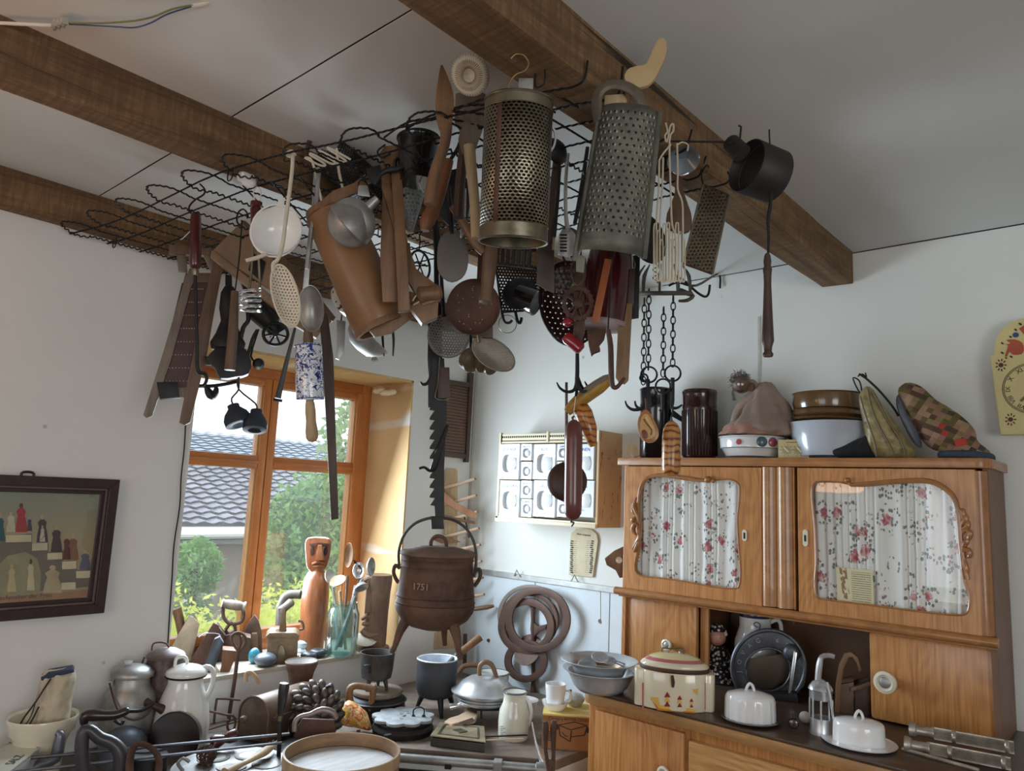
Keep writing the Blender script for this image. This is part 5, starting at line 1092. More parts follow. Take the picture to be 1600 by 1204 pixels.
h.rod('top_chain', M_blk, [(676, 330), (684, 380), (682, 430), (684, 475)], [4, 7, 4, 5]); h.hang(677, 331, 0, 3)
h.slab('hook_end', M_blk, [(673, 806), (692, 806), (694, 826), (674, 826)], 8)
ct = h.p(681, 925); cs = depth(ct)/FPX
cd_ = thing('cauldron', 'rusty cast iron three legged cauldron with lid hanging from the saw toothed trammel', 'pot', (ct.x, ct.y, ct.z-62*cs))
def zl(name, mat, c, prof, s, par, n=40, **k): return MB().lathe(c, (0, 0, 1), [(r*s, z*s) for r, z in prof], n, **k).build(name, mat, par, 45)
body = zl('body', M_rust, ct, [(0, -56), (20, -55), (38, -50), (52, -40), (60, -28), (62, -20), (61, -16), (62.5, -14), (61, -12), (60, -6), (61.5, -4), (60, -2), (59, 8), (57, 26), (55.5, 38), (57, 40), (55.5, 42), (56, 48), (57.5, 50), (56, 52), (57, 56), (59, 57), (54, 57), (54, 40), (0, 40)], cs, cd_, 48)
zl('lid', metal('dusty lid', S(104, 84, 70), S(132, 110, 94), .75, .15), ct+V((0, 0, 57*cs)), [(59, 0), (60, 2), (58, 6), (54, 8), (40, 10), (39, 11), (30, 12), (29, 13), (20, 13.5), (0, 14)], cs, cd_, 48)
hx = (RT-V((0, 0, RT.z))).normalized()
MB().tube(sm([ct+hx*(x*cs)+V((0, 0, z*cs)) for x, z in ((-12, 68), (-12, 78), (-6, 85), (2, 86), (9, 82), (12, 74), (12, 68))], 4), 3*cs, 8).build('lid_handle', M_rust, cd_)
bail = [ct+hx*(x*cs)+V((0, 0, z*cs)) for x, z in ((-60, 38), (-62, 60), (-56, 84), (-42, 102), (-22, 112), (0, 115), (22, 112), (42, 100), (55, 80), (60, 58), (60, 36), (58, 26))]
MB().tube(sm(bail, 4), 2.3*cs, 8).build('bail', M_iron, cd_)
for s_ in (-1, 1): MB().tube(sm([ct+hx*(s_*x*cs)+V((0, 0, z*cs)) for x, z in ((58, 34), (66, 38), (68, 28), (64, 18), (59, 12))], 4), 3*cs, 8).build('ear', M_rust, cd_)
for a in (-.75, 1.35, 3.45):
    e = hx*math.cos(a)+V((0, 0, 1)).cross(hx)*math.sin(a)
    MB().tube(sm([ct+e*(44*cs)+V((0, 0, -42*cs)), ct+e*(52*cs)+V((0, 0, -58*cs)), ct+e*(58*cs)+V((0, 0, -78*cs)), ct+e*(63*cs)+V((0, 0, -90*cs))], 3), [cs*k for k in (9, 8.2, 7.5, 6.5, 5.8, 5, 4.4, 4, 4, 4)], 8).build('leg', M_rust, cd_)
def text(body, size, loc, right, up, mat, name, par=None, depth=.0006, align='CENTER'):
    cu = bpy.data.curves.new(name, 'FONT'); cu.body = body; cu.size = size; cu.extrude = depth; cu.align_x = align; cu.align_y = 'CENTER'
    tmp = bpy.data.objects.new(name, cu); COL.objects.link(tmp); dg = bpy.context.evaluated_depsgraph_get(); me = bpy.data.meshes.new_from_object(tmp.evaluated_get(dg)); bpy.data.objects.remove(tmp)
    r_ = V(right).normalized(); u_ = (V(up)-r_*V(up).dot(r_)).normalized(); n_ = r_.cross(u_); l = V(loc)
    b = MB(); b.v = [l+r_*v.co.x+u_*v.co.y+n_*v.co.z for v in me.vertices]; b.f = [tuple(p.vertices) for p in me.polygons]
    return stuff(b.build(name, mat, par, 0))
fc = (CAM-ct); fc.z = 0; fc.normalize(); nd = (fc*.93-hx*.36).normalized()
text('1751', .026, ct+nd*(61.2*cs)+V((0, 0, 14*cs)), V((0, 0, 1)).cross(nd), (0, 0, 1), metal('cast digits', S(150, 124, 104), S(170, 146, 124), .6, .2), 'cast_year', cd_, .002)
# ---- porcelain rolling pin, rods
def onion():
    m, N, L, P = newmat('blue painted porcelain'); v = coords(N, L); n = noise_t(N, L, v, 36, 3, .5, 1.2); n2 = noise_t(N, L, v, 62, 2, .5, .8)
    a = math_n(N, L, 'LESS_THAN', math_n(N, L, 'ABSOLUTE', math_n(N, L, 'SUBTRACT', n, .5)), .022); b = math_n(N, L, 'GREATER_THAN', n2, .60)
    f = math_n(N, L, 'MAXIMUM', a, b); tone = ramp(N, L, n2, [(.4, S(46, 72, 150)), (.7, S(30, 44, 110))])
    L.new(mixc(N, L, f, S(226, 230, 238), tone), P.inputs['Base Color']); P.inputs['Roughness'].default_value = .15; P.inputs['Coat Weight'].default_value = .5; return m
h = H('porcelain_rolling_pin', 'white porcelain rolling pin with blue flowers hanging upright before the window', 'rolling pin', 483, 530, 2.30)
h.lathe('roller', onion(), (482, 538), (485, 626), [(18, 0), (20.5, .01), (21, .03), (21, .97), (20.5, .99), (18, 1)], 32); 
for y in (541, 623): h.lathe('blue_band', plain('cobalt band', S(52, 66, 130), .2, 0, .4), (482+(y-541)*.035, y-.8), (482+(y-541)*.035, y+.8), [(21.2, 0), (21.2, 1)], 32)
h.lathe('handle', M_w4, (484, 624), (488, 691), [(6, 0), (7, .1), (8, .3), (7.5, .5), (9.5, .75), (9, .9), (6, .97), (0, 1)], 18); h.lathe('handle', M_w2, (482, 540), (481, 508), [(7, 0), (8, .3), (6.5, .7), (8, 1)], 16)
h.rod('hanger', M_wire, [(481, 510), (480, 480), (482, 420), (484, 330)], 1)
h = H('long_dark_paddle', 'long dark wooden paddle stick hanging in front of the right window panes', 'paddle', 510, 500, 2.36)
h.slab('shaft', M_w3, [(499, 492), (512, 490), (521, 560), (525, 690), (529, 810), (517, 812), (511, 690), (505, 580)], 7)
h = H('thin_iron_ladle_rod', 'thin grey iron rod with a flared end hanging left of the porcelain rolling pin', 'rod', 455, 520, 2.32)
h.rod('rod', plain('grey steel rod', S(72, 70, 72), .5, .5), [(461, 512), (449, 560), (438, 605), (434, 622)], [2, 3.4, 4.4, 5]); h.rod('collar', M_blk, [(427, 624), (434, 625), (441, 626)], 2.2)
# ---- marbled bowl and aluminium bowl behind the wooden drum
def marble():
    m, N, L, P = newmat('brown flowered pottery'); v = coords(N, L); n = noise_t(N, L, v, 16, 2, .5, .6)
    L.new(ramp(N, L, n, [(.50, S(206, 200, 186)), (.535, S(70, 46, 38)), (.6, S(58, 38, 32)), (.64, S(196, 180, 140))], 'CONSTANT'), P.inputs['Base Color']); P.inputs['Roughness'].default_value = .2; P.inputs['Coat Weight'].default_value = .4; return m
h = H('brown_painted_bowl', 'cream pottery bowl with brown painted blotches hanging behind the wooden drum', 'bowl', 545, 440, 2.36)
h.dish('bowl', marble(), (552, 462), (.55, .45, -.5), [(0, -30), (16, -28), (32, -16), (41, 0), (40, 2), (30, -12), (0, -24)], 36)
h = H('aluminium_bowl', 'aluminium ladle bowl hanging below the brown painted bowl', 'bowl', 565, 520, 2.42)
h.dish('bowl', M_aludull, (576, 527), (.55, .72, .1), [(0, -26), (18, -24), (32, -12), (38, 0), (37, 2), (30, -9), (0, -22)], 36)
h.hang(560, 500)
h = H('double_prong_fork', 'thin black two pronged iron fork behind the wooden drum', 'fork', 605, 520, 2.42)
h.rod('prong', M_blk, [(596, 500), (598, 530), (600, 556)], [2, 2, 1]); h.rod('prong', M_blk, [(612, 500), (615, 530), (614, 556)], [2, 2, 1])
h = H('grey_enamel_clip', 'pale grey metal strip with rolled ends hanging behind the aluminium bowl', 'clip', 540, 520, 2.55)
h.slab('strip', M_aludull, [(526, 500), (540, 502), (538, 550), (530, 562), (524, 560), (526, 540)], 5); h.rod('roll', M_aludull, [(582, 556), (588, 562), (580, 562)], 3); h.hang(533, 502)
h = H('spoked_iron_lid', 'black iron ring lid with thin spokes hanging between press and trammel', 'lid', 656, 415, 2.5)
h.rod('ring', M_blk, [(x, y, 0) for x, y in ell(656, 415, 15, 24, -12, 24)], 2, 6, 0, closed=True)
for k in range(6): a = 2*PI*k/6; h.rod('spoke', M_blk, [(656, 415), (656+14*math.cos(a), 415+22*math.sin(a))], 1.2, 5, 0)
# ---- dark flat iron hanging between
h.hang(654, 393)
h = H('wooden_barrel_mould', 'small brown wooden box shape hanging behind the wooden press', 'mould', 612, 400, 2.3)
h.slab('box', M_w2, [(596, 380), (640, 384), (644, 440), (600, 440)], 30); h.slab('rim', M_w3, [(594, 418), (646, 422), (646, 428), (594, 424)], 32, .001)
# ---------------------------------------------------------------- things on the walls
# spice rack with porcelain drawers
YR = -.19; sx0, sx1, sz0, sz1 = .377, .995, 1.422, 1.862
sr = thing('spice_rack', 'cream wall rack of white porcelain spice drawers with blue lettering', 'spice rack', ((sx0+sx1)/2, YR/2, sz0))
M_rack = plain('cream rack paint', S(222, 210, 178), .4, 0, .1, .06, 8)
def tan_side():
    m, N, L, P = newmat('tan side paint'); v = coords(N, L, (1, 22, 5)); n = noise_t(N, L, v, 2.2, 3, .6, 1)
    L.new(ramp(N, L, n, [(.62, S(196, 160, 118)), (.66, S(120, 78, 46))]), P.inputs['Base Color']); P.inputs['Roughness'].default_value = .6; return m
MB().bb((sx1-.012, YR, sz0), (sx1, 0, sz1)).build('side', tan_side(), sr, 0); MB().bb((sx0, YR, sz0+.012), (sx0+.012, 0, sz1-.01)).build('side', M_rack, sr, 0)
MB().bb((sx0, YR, sz0+.01), (sx1-.012, -.005, sz0+.022)).build('bottom', M_rack, sr, 0); MB().bb((sx0+.012, -.012, sz0), (sx1-.012, -.002, sz1)).build('back', M_rack, sr, 0)
MB().bb((sx0+.004, YR-.012, sz0-.004), (sx1-.002, YR+.006, sz0+.014)).build('front_lip', M_rack, sr, 40, .004)
SP = lambda x, y: ony(x, y, YR)
top = SP(850, 691).z
MB().bb((sx0+.012, YR+.004, top-.001), (sx1-.012, -.012, top+.008)).build('shelf', M_rack, sr, 0)
gx = [(SP(784, 683).x, SP(853, 683).x), (SP(858, 683).x, SP(930, 683).x)]
for a, b in gx:
    MB().bb((a, YR+.004, sz1-.038), (b, YR+.010, sz1-.006)).build('gallery', M_rack, sr, 0, .002)
    n = int((b-a)/.0125)
    q = MB()
    for i in range(n): x = a+(b-a)*(i+.5)/n; q.bb((x-.003, YR+.002, sz1-.026), (x+.003, YR+.0045, sz1-.017))
    stuff(q.build('gallery_hole', M_dark, sr, 0))
for x in (sx0, (gx[0][1]+gx[1][0])/2-.006, sx1-.014): MB().bb((x, YR-.002, sz1-.05), (x+.012, YR+.014, sz1+.002)).build('post', M_rack, sr, 0, .002)
M_pd = plain('porcelain drawer', S(232, 236, 238), .15, 0, .5, .02); M_blue = plain('blue lettering', S(70, 96, 178), .5, var=.05)
def drawer(x0, x1, y0, y1, label):
    a, b = SP(x0, y1), SP(x1, y0); a.x += .0015; b.x -= .0015; a.z += .0015; b.z -= .0015; w_, h_ = b.x-a.x, b.z-a.z
    big = w_ > .08
    cx, cz = a.x+w_*.52, a.z+h_*.45; r = min(w_*.36, h_*.30); rx = w_*.38
    out = []; inn = []
    for i in range(32):
        t = 2*PI*i/32; c_, s_ = math.cos(t), math.sin(t); m_ = max(abs(c_), abs(s_)); out.append(V((a.x+w_/2+w_/2*c_/m_, YR-.006, a.z+h_/2+h_/2*s_/m_)))
        k = 1/((abs(c_)**3.2+abs(s_)**3.2)**(1/3.2)); inn.append(V((cx+rx*c_*k, YR-.006, cz+r*s_*k)))
    d = MB().ring(out, inn, (0, .02, 0)).build('drawer', M_pd, sr, 30)
    MB().sheet(14, 14, lambda u, v: (cx+rx*1.05*(2*u-1), YR+.014+.0-.0*(u), cz+r*1.05*(2*v-1))).build('grip_recess', M_pd, d)
    kr = r*.72
    MB().lathe((cx+rx*.32, YR+.012, cz), (0, -1, 0), [(kr*.7, 0), (kr*.6, .008), (kr, .016), (kr, .020), (kr*.7, .025), (0, .026)], 20).build('knob', M_pd, d)
    if label: text(label, h_*.135 if big else h_*.17, (a.x+w_*.5, YR-.0065, a.z+h_*.84), (1, 0, 0), (0, 0, 1), M_blue, 'lettering', d, .0004)
R1, R2 = (693, 748.5), (750.5, 806.5); rows4 = [(693, 719.5), (721, 748.5), (750.5, 778), (779.5, 807)]
for x0, x1, L1, L2 in ((780.4, 813.6, 'ZUCKER', 'GRAUPEN'), (833.6, 869.5, 'REIS', 'SAGO'), (891, 930, 'BOHNEN', 'GRIES')):
    drawer(x0, x1, *R1, L1); drawer(x0, x1, *R2, L2)
for x0, x1, labs in ((814.7, 832.4, ('NELKEN', 'PFEFFER', 'INGWER', 'KÜMMEL')), (871, 889.5, ('ZIMMT', '', '', 'SENF'))):
    for (y0, y1), l in zip(rows4, labs): drawer(x0, x1, y0, y1, l)
# shopping reminder board with pegs
bp = [ony(x, y, -.012) for x, y in ((889, 898), (926, 901), (934, 845), (932, 834), (924, 827), (912, 824.5), (900, 826), (893, 832), (891, 842))]
M_paper = plain('aged card', S(206, 194, 164), .7, 0, 0, .1, 20)
bd = tag(MB().ext(bp, (0, .008, 0)).build('reminder_board', M_paper, None, 0, .001), 'small aged shopping reminder board with rows of black pegs below the spice rack', 'board')
text('Nicht vergessen', .0125, ony(912, 835, -.0125), (1, 0, -.03), (0, 0, 1), M_dark, 'heading', bd, .0003)
for i in range(16):
    for sd in (0, 1):
        x = (892.5+(.3 if i % 3 else 1.2) if not sd else 925.5-(i % 4)*.5)-.25*i*(0 if sd else .12)+(-.12*i if sd else 0); y = 845+3.25*i
        c = ony(x, y, -.014); MB().bb(c-V((.005, .003, .0028)), c+V((.005, .001, .0028))).build('peg', M_blk, bd, 0)
        c2 = ony(x+(5.5 if not sd else -6), y, -.0125); MB().bb(c2-V((.010, 0, .0009)), c2+V((.010, .0004, .0009))).build('printed_line', plain('grey print', S(120, 112, 96), .8), bd, 0)
# brown woven washboard hung in the corner
wb = H('wall_washboard', 'dark brown woven metal washboard hanging on the wall in the corner', 'washboard', 715, 650, P=onx(712, 650, .02), turn=0)
wb.f.n = V((1, 0, 0)); wb.f.R = V((0, 1, 0)); wb.f.U = V((0, 0, 1))
M_weave = holes('woven brown metal', S(70, 48, 38), S(140, 112, 92), 100, 60, .24, .6, .2, False, True, S(92, 64, 50))
wb.slab('panel', M_weave, [(684, 592), (736, 600), (729, 717), (684, 712)], 5, .006).data.uv_layers.new(name='UVMap')
me = wb.t.children[0].data; ul = me.uv_layers[0].data
for lp in me.loops: co = me.vertices[lp.vertex_index].co; ul[lp.index].uv = (co.y, co.z)
wb.slab('rail', M_w3, [(730, 582), (736, 583), (728, 722), (723, 722)], 7, .012); wb.slab('cross_bar', M_w3, [(690, 592), (735, 599), (734, 606), (690, 600)], 6, .012); wb.slab('cross_bar', M_w3, [(684, 704), (728, 710), (728, 716), (684, 711)], 6, .012)
bb_ = MB()
for r in range(15):
    for k in range(11): q = wb.p(690+k*3.8+(1.9 if r % 2 else 0), 612+6.2*r+.12*k*3, .012); bb_.ball(q, (.0015, .0042, .0034), 6, 4)
stuff(bb_.build('weave', plain('worn weave', S(124, 100, 84), .5, .2), wb.t))
# wooden rack with pegs and star of twigs
wr_ = H('wooden_peg_dryer', 'pale wooden wall dryer with turned pegs and a star of sticks behind the cauldron', 'drying rack', 700, 860, P=onx(700, 860, .03))
M_peg = plain('pale peg wood', S(206, 178, 150), .5, 0, 0, .1)
wr_.slab('back_board', M_w4, [(695, 735), (698, 731), (713, 732), (715, 737), (715, 1012), (676, 1014), (678, 988), (694, 985)], 5, -.004)
for i in range(8):
    y = 757+25.5*i; x1 = 741+2.2*i; nm = wr_.rod('peg', M_peg, [(694, y+5, .0), (718, y-1, .02), (741+2*i, y-9, .04)], [2.6, 2.8, 2.2], 8, 0); wr_.rod('peg_tip', M_w1, [(722, y-2.5, .022), (743+2*i, y-9.5, .041)], [1.6, 1.8], 8, 0, par=nm)
wr_.slab('arm', wood('pink brown wood', S(164, 116, 86), S(192, 142, 108)), [(634, 740), (641, 735), (675, 752), (712, 784), (745, 802), (744, 810), (730, 806), (690, 782), (650, 754)], 12, .03)
wr_.slab('arm', M_w1, [(675, 800), (742, 814), (742, 818), (672, 808)], 6, .02); wr_.slab('arm', M_w1, [(664, 836), (690, 848), (720, 846), (700, 838)], 8, .02)
hb = wr_.lathe('hub', M_peg, (617, 738), (648, 748), [(0, 0), (6, .05), (8, .2), (7, .6), (5, 1)], 14, wa=.03, wb=.03)
for a in (15, 60, 105, 150, 195, 240, 285, 330):
    r = 22+6*math.sin(a); wr_.rod('stick', M_peg, [(626, 742, .03), (626+r*math.cos(math.radians(a))*.9, 742-r*math.sin(math.radians(a))*1.05, .04)], [2, 1.6], 7, 0)
for pts in ([(654, 842), (664, 826), (673, 800)], [(654, 806), (655, 846)], [(652, 822), (672, 854), (674, 852)], [(668, 808), (654, 830)]): wr_.rod('twig', M_w3, [(x, y, .03) for x, y in pts], 1.3)
for pts in ([(723, 790), (724, 800), (731, 830), (733, 840)], [(700, 800), (712, 850)]): wr_.rod('cord', M_blk, pts, 1.2)
wr_.rod('beater', M_w1, [(740, 950, .03), (760, 946, .05), (771, 944, .05)], [3, 3.5, 2]); wr_.rod('leg', M_w3, [(727, 990), (726, 1036)], 3.2)
MB().tube([ony(763, 1000, -.002), ony(763, 1000, -.012)], .009, 12).build('wall_screw', M_rust, wr_.t)
# iron rings and trivet on the wall
ir = H('iron_stove_rings', 'rusty iron stove rings of several sizes hung together on the wall beside the cauldron', 'rings', 830, 970, P=ony(830, 970, -.045)); ir.f.n = V((0, -1, 0)); ir.f.R = V((1, 0, 0))
M_ring = plain('brown iron ring', S(92, 68, 58), .55, .3, 0, .2, 12)
def flatring(cx, cy, r, wd, w, mat=M_ring, rot=0, squash=1):
    P = [ir.p(cx+r*squash*math.cos(t), cy+r*math.sin(t), w) for t in [2*PI*i/48 for i in range(48)]]; Q = [ir.p(cx+(r-wd)*squash*math.cos(t), cy+(r-wd)*math.sin(t), w) for t in [2*PI*i/48 for i in range(48)]]
    MB().ring(P, Q, ir.f.n*-.009).build('ring', mat, ir.t, 40, .0025)
flatring(824, 962, 49, 6, -.01, plain('grey iron ring', S(132, 120, 112), .55, .3)); flatring(826, 970, 46, 7, .002); flatring(824, 978, 44, 11, .012); flatring(845, 967, 51, 11, .026); flatring(823, 1032, 33.5, 11, .01)
st_ = ir.lathe('turned_stem', M_ring, (829, 940), (829, 1085), [(9, 0), (9, .04), (4, .06), (3.5, .2), (4.5, .3), (3, .38), (3.5, .5), (3, .55), (5, .62), (3, .68), (3, .8), (5.5, .84), (3, .87), (4, .93), (6, 1)], 14, wa=-.02, wb=-.02)
ir.slab('hook_arm', M_ring, [(832, 973), (838, 978), (852, 975), (850, 983), (838, 988), (832, 995)], 4, -.015)
ir.dish('base_plate', M_ring, (824, 1016), (0, .55, 1), [(0, 0), (24, 0), (25, 3), (0, 4)], 30, w=-.01)
hs_ = tag(MB().tube([ony(938, 970, -.001), ony(938, 970, -.009)], .011, 14).build('wall_hook_disc', M_aludull), 'small round grey hook disc on the panel below the aluminium rail', 'hook')
MB().tube([ony(938, 920, -.0075), ony(938, 968, -.0075)], .0012, 6).build('string', M_string, hs_)
tag(MB().tube([ony(892, 1081, -.001), ony(892, 1081, -.010)], .013, 14).build('panel_screw', M_rust), 'round grey screw head low on the wall panel beside the cabinet', 'screw')
# carved bracket beside the cabinet, snail shaped block on top
wk = H('carved_wood_bracket', 'carved wooden bracket with a round hole fixed beside the upper cabinet', 'bracket', 960, 880, P=ony(958, 880, -.272))
wk.slab('bracket', M_w1, [(945, 872), (960, 860), (982, 850), (982, 900), (968, 902), (962, 890), (948, 882)], 14, 0); wk.dish('hole', M_cream, (967, 874), (0, 0, 1), [(0, 0), (5, 0), (5, 1.5), (3.5, 1), (0, .6)], 16, w=.02)
# framed folk print on the left wall
XF = .035
pf = thing('framed_print', 'dark framed folk print of the stages of life hanging on the left wall', 'picture', (.02, -2.3, 1.06))
fz0, fz1, fy1, fy0 = onx(168, 957, XF).z, onx(183, 749, XF).z, onx(176, 850, XF).y, -2.80
M_frame = wood('dark frame', S(44, 30, 30), S(66, 46, 44), (3, 30, 30), .4); M_frame2 = plain('worn frame edge', S(96, 80, 78), .5)
def mitre(x0, x1, o, i, mat, nm):
    A = [(fy0+o, fz0+o), (fy1-o, fz0+o), (fy1-o, fz1-o), (fy0+o, fz1-o)]; B = [(fy0+i, fz0+i), (fy1-i, fz0+i), (fy1-i, fz1-i), (fy0+i, fz1-i)]
    for k in range(4):
        j = (k+1) % 4; MB().ext([(x0, *A[k]), (x0, *A[j]), (x0, *B[j]), (x0, *B[k])], (x1-x0, 0, 0)).build(nm, mat, pf, 0, .002)
mitre(.004, XF, 0, .034, M_frame, 'frame'); mitre(.004, XF-.008, .034, .042, M_frame2, 'frame_bead'); mitre(.004, XF-.016, .042, .056, M_frame, 'frame_inner')
def printmat():
    m, N, L, P = newmat('faded print'); tc = N.new('ShaderNodeTexCoord'); sp = N.new('ShaderNodeSeparateXYZ'); L.new(tc.outputs['Object'], sp.inputs[0]); n = noise_t(N, L, tc.outputs['Object'], 9, 3)
    f = math_n(N, L, 'ADD', math_n(N, L, 'MULTIPLY', sp.outputs[2], 2.0), math_n(N, L, 'MULTIPLY', n, .25))
    L.new(ramp(N, L, f, [(.3, S(150, 138, 112)), (.65, S(158, 146, 112)), (1, S(124, 134, 120))]), P.inputs['Base Color']); P.inputs['Roughness'].default_value = .6; return m
py0, py1, pz0, pz1 = fy0+.056, fy1-.056, fz0+.056, fz1-.056
MB().bb((.006, py0, pz0), (.012, py1, pz1)).build('print', printmat(), pf, 0)
XP = .0125; PP = lambda x, y: onx(x, y, XP)
def patch(nm, pts, col, dx=0): return MB().ext([PP(x, y)+V((dx, 0, 0)) for x, y in pts], (.0004, 0, 0)).build(nm, plain(nm+' ink', col, .7, var=.15), pf, 0)
patch('printed_steps', [(0, 838), (50, 833), (50, 850), (76, 848), (76, 862), (99, 860), (99, 876), (120, 874), (120, 890), (145, 888), (143, 916), (0, 928)], S(104, 96, 84))
patch('printed_border', [(0, 933), (143, 920), (142, 934), (0, 948)], S(150, 116, 86), .0002)
patch('printed_arch', [(0, 880), (12, 868), (40, 862), (58, 872), (64, 895), (62, 924), (0, 930)], S(140, 136, 104), .0003)
cards = ((9, 836, 49, 847), (50, 849, 74, 860), (74, 864, 97, 874), (97, 877, 119, 889), (119, 892, 142, 903), (96, 910, 118, 921))
for x0, y0, x1, y1 in cards: patch('printed_caption', [(x0, y0), (x1, y0-1), (x1, y1-1), (x0, y1)], S(196, 188, 154), .0005)
def fig(x, y0, h, wd, col, skin=S(176, 150, 124)):
    patch('printed_figure', [(x-wd*.5, y0), (x+wd*.5, y0), (x+wd*.42, y0-h*.35), (x+wd*.3, y0-h*.55), (x+wd*.38, y0-h*.72), (x+wd*.15, y0-h*.82), (x-wd*.15, y0-h*.82), (x-wd*.4, y0-h*.7), (x-wd*.28, y0-h*.55), (x-wd*.42, y0-h*.3)], col, .0008)
    patch('printed_head', [(x+wd*.17*math.cos(a), y0-h*.9+h*.09*math.sin(a)) for a in [2*PI*i/10 for i in range(10)]], skin if h < 46 else S(90, 60, 50), .0009)
fig(33, 831, 46, 19, S(150, 52, 56)); fig(17, 831, 32, 15, S(176, 174, 150)); fig(0, 845, 44, 16, S(46, 86, 92)); fig(46, 829, 22, 8, S(70, 60, 84)); fig(66, 847, 44, 18, S(66, 58, 68)); fig(66, 846, 26, 9, S(190, 184, 164)); fig(88, 862, 42, 18, S(72, 54, 62)); fig(104, 874, 40, 12, S(96, 56, 44)); fig(114, 874, 40, 18, S(122, 84, 62)); fig(133, 889, 30, 18, S(92, 92, 108)); fig(82, 926, 44, 30, S(162, 150, 118)); fig(48, 922, 50, 12, S(186, 176, 142)); fig(18, 924, 44, 14, S(180, 166, 128))
text('Das Stufenalter der Frau.', .020, PP(30, 932)+V((.0006, 0, 0)), (0, 1, 0), (0, 0, 1), plain('brown print', S(74, 50, 40), .7), 'caption', pf, .0003)
MB().bb((.0135, py0, pz0), (.0155, py1, pz1)).build('glass', M_glass, pf, 0)
q = PP(43, 742); MB().tube(sm([q+V((0, -.018, -.02)), q+V((0, -.018, .006)), q+V((0, 0, .011)), q+V((0, .018, .006)), q+V((0, .018, -.02))], 3), .0045, 8).build('hanging_loop', M_frame, pf)
# painted wall clock at the right edge
YK = -.06; KP = lambda x, y, w=0: ony(x, y, YK-w)
ck = thing('painted_clock', 'cream painted farmhouse wall clock with tulips and roman numerals at the right wall', 'clock', (2.66, YK, 1.70))
M_ck = plain('cream clock face', S(214, 200, 140), .4, 0, .1, .05); axx = KP(1620, 600).x
left = [KP(x, y) for x, y in ((1563, 679), (1555, 620), (1547, 556), (1553, 553), (1553.5, 540), (1557, 527), (1566, 513), (1579, 503), (1592, 498), (1606, 496))]
right = [V((2*axx-p.x, p.y, p.z)) for p in left[::-1]]
MB().ext(left+right, (0, .035, 0)).build('face_board', M_ck, ck, 0, .003)
M_ink = plain('dark clock ink', S(38, 32, 30), .6); M_tul = plain('tulip red', S(178, 84, 58), .6); M_kb = plain('clock blue', S(60, 74, 118), .6)
cc = KP(1614, 606, .001); r_o = abs(cc.x-KP(1566, 610).x)
for r_ in (r_o, r_o*.95): MB().ring([cc+V((r_*math.cos(t), 0, r_*math.sin(t))) for t in [2*PI*i/64 for i in range(64)]], [cc+V(((r_-.002)*math.cos(t), 0, (r_-.002)*math.sin(t))) for t in [2*PI*i/64 for i in range(64)]], (0, .001, 0)).build('minute_ring', M_ink, ck, 0)
for k, nm in enumerate(('XII', 'I', 'II', 'III', 'IIII', 'V', 'VI', 'VII', 'VIII', 'IX', 'X', 'XI')):
    a = PI/2-2*PI*k/12; e = V((math.cos(a), 0, math.sin(a))); text(nm, r_o*.24, cc+e*(r_o*.80)+V((0, -.0003, 0)), V((e.z, 0, -e.x)), e, M_ink, 'numeral', ck, .0004)
def flat(nm, pts, mat, w=.0015): return MB().ext([KP(q[0], q[1], w) for q in pts], (0, .001, 0)).build(nm, mat, ck, 0)
flat('tulip', sm2([(1570, 556), (1575, 540), (1570, 538), (1579, 536), (1572, 531), (1585, 530), (1597, 535), (1600, 545), (1596, 553), (1583, 554), (1577, 549), (1574, 556)], 2), M_tul)
flat('tulip', [(1592, 513), (1600, 508), (1612, 506), (1612, 530), (1604, 528), (1598, 520)], M_tul); flat('blossom', ell(1587, 523, 5, 4), M_kb)
for x, y, r in ((1566, 536, 2.6), (1566, 551, 2.6), (1579, 526, 2.4), (1587, 515, 2.6), (1594, 506, 3), (1580, 557, 2.6), (1572, 559, 2)): flat('leaf', ell(x, y, r, r*.55, 30, 12), plain('leaf black green', S(40, 48, 36), .6))
for x, y in ((1564, 570), (1579, 655)):
    flat('rose', ell(x, y, 4, 3.6, 0, 12), plain('rose brown', S(100, 44, 40), .6))
    for k in range(9): a = 2*PI*k/9; flat('leaf', ell(x+7*math.cos(a), y+8*math.sin(a), 2.2, 1, math.degrees(a), 10), M_ink)
flat('hand', [(1594, 625), (1614, 604), (1616, 608), (1596, 628)], plain('brass hand', S(110, 84, 50), .4, .6), .004)
# loose electric wires on the ceiling
cw = thing('ceiling_wires', 'loose coloured electric wires with a terminal block hanging from the ceiling', 'wires', onz(330, 5, HC-.002))
CW = lambda x, y, dz=.012: onz(x, y, HC-dz)
def wire(nm, pts, r, mat): return MB().tube(sm([CW(*p) for p in pts], 5), r, 8).build(nm, mat, cw)
wire('white_cable', [(-60, 34), (0, 36, .03), (40, 38, .03), (86, 40, .03)], .004, M_string)
wire('blue_wire', [(108, 38, .03), (150, 40, .03), (185, 42, .03), (210, 43, .035), (235, 36, .03), (262, 22, .02), (300, 10)], .0017, plain('blue wire', S(66, 78, 118), .5)); wire('green_wire', [(108, 36, .03), (160, 36, .03), (205, 33, .03), (240, 26, .025), (270, 14, .02), (302, 8)], .002, plain('green yellow wire', S(112, 114, 62), .5)); wire('grey_sheath', [(300, 9), (318, 6, .008), (332, 0, .0)], .004, M_string)
for k in range(3):
    p = CW(86+7*k, 38-2*k, .03); MB().box(p, (.008, .006, .007)).build('terminal', plain('clear terminal', S(176, 166, 152), .3), cw, 0, .001); MB().tube([p, p+V((.002, 0, -.014))], .0035, 8).build('terminal_screw', M_aludull, cw)
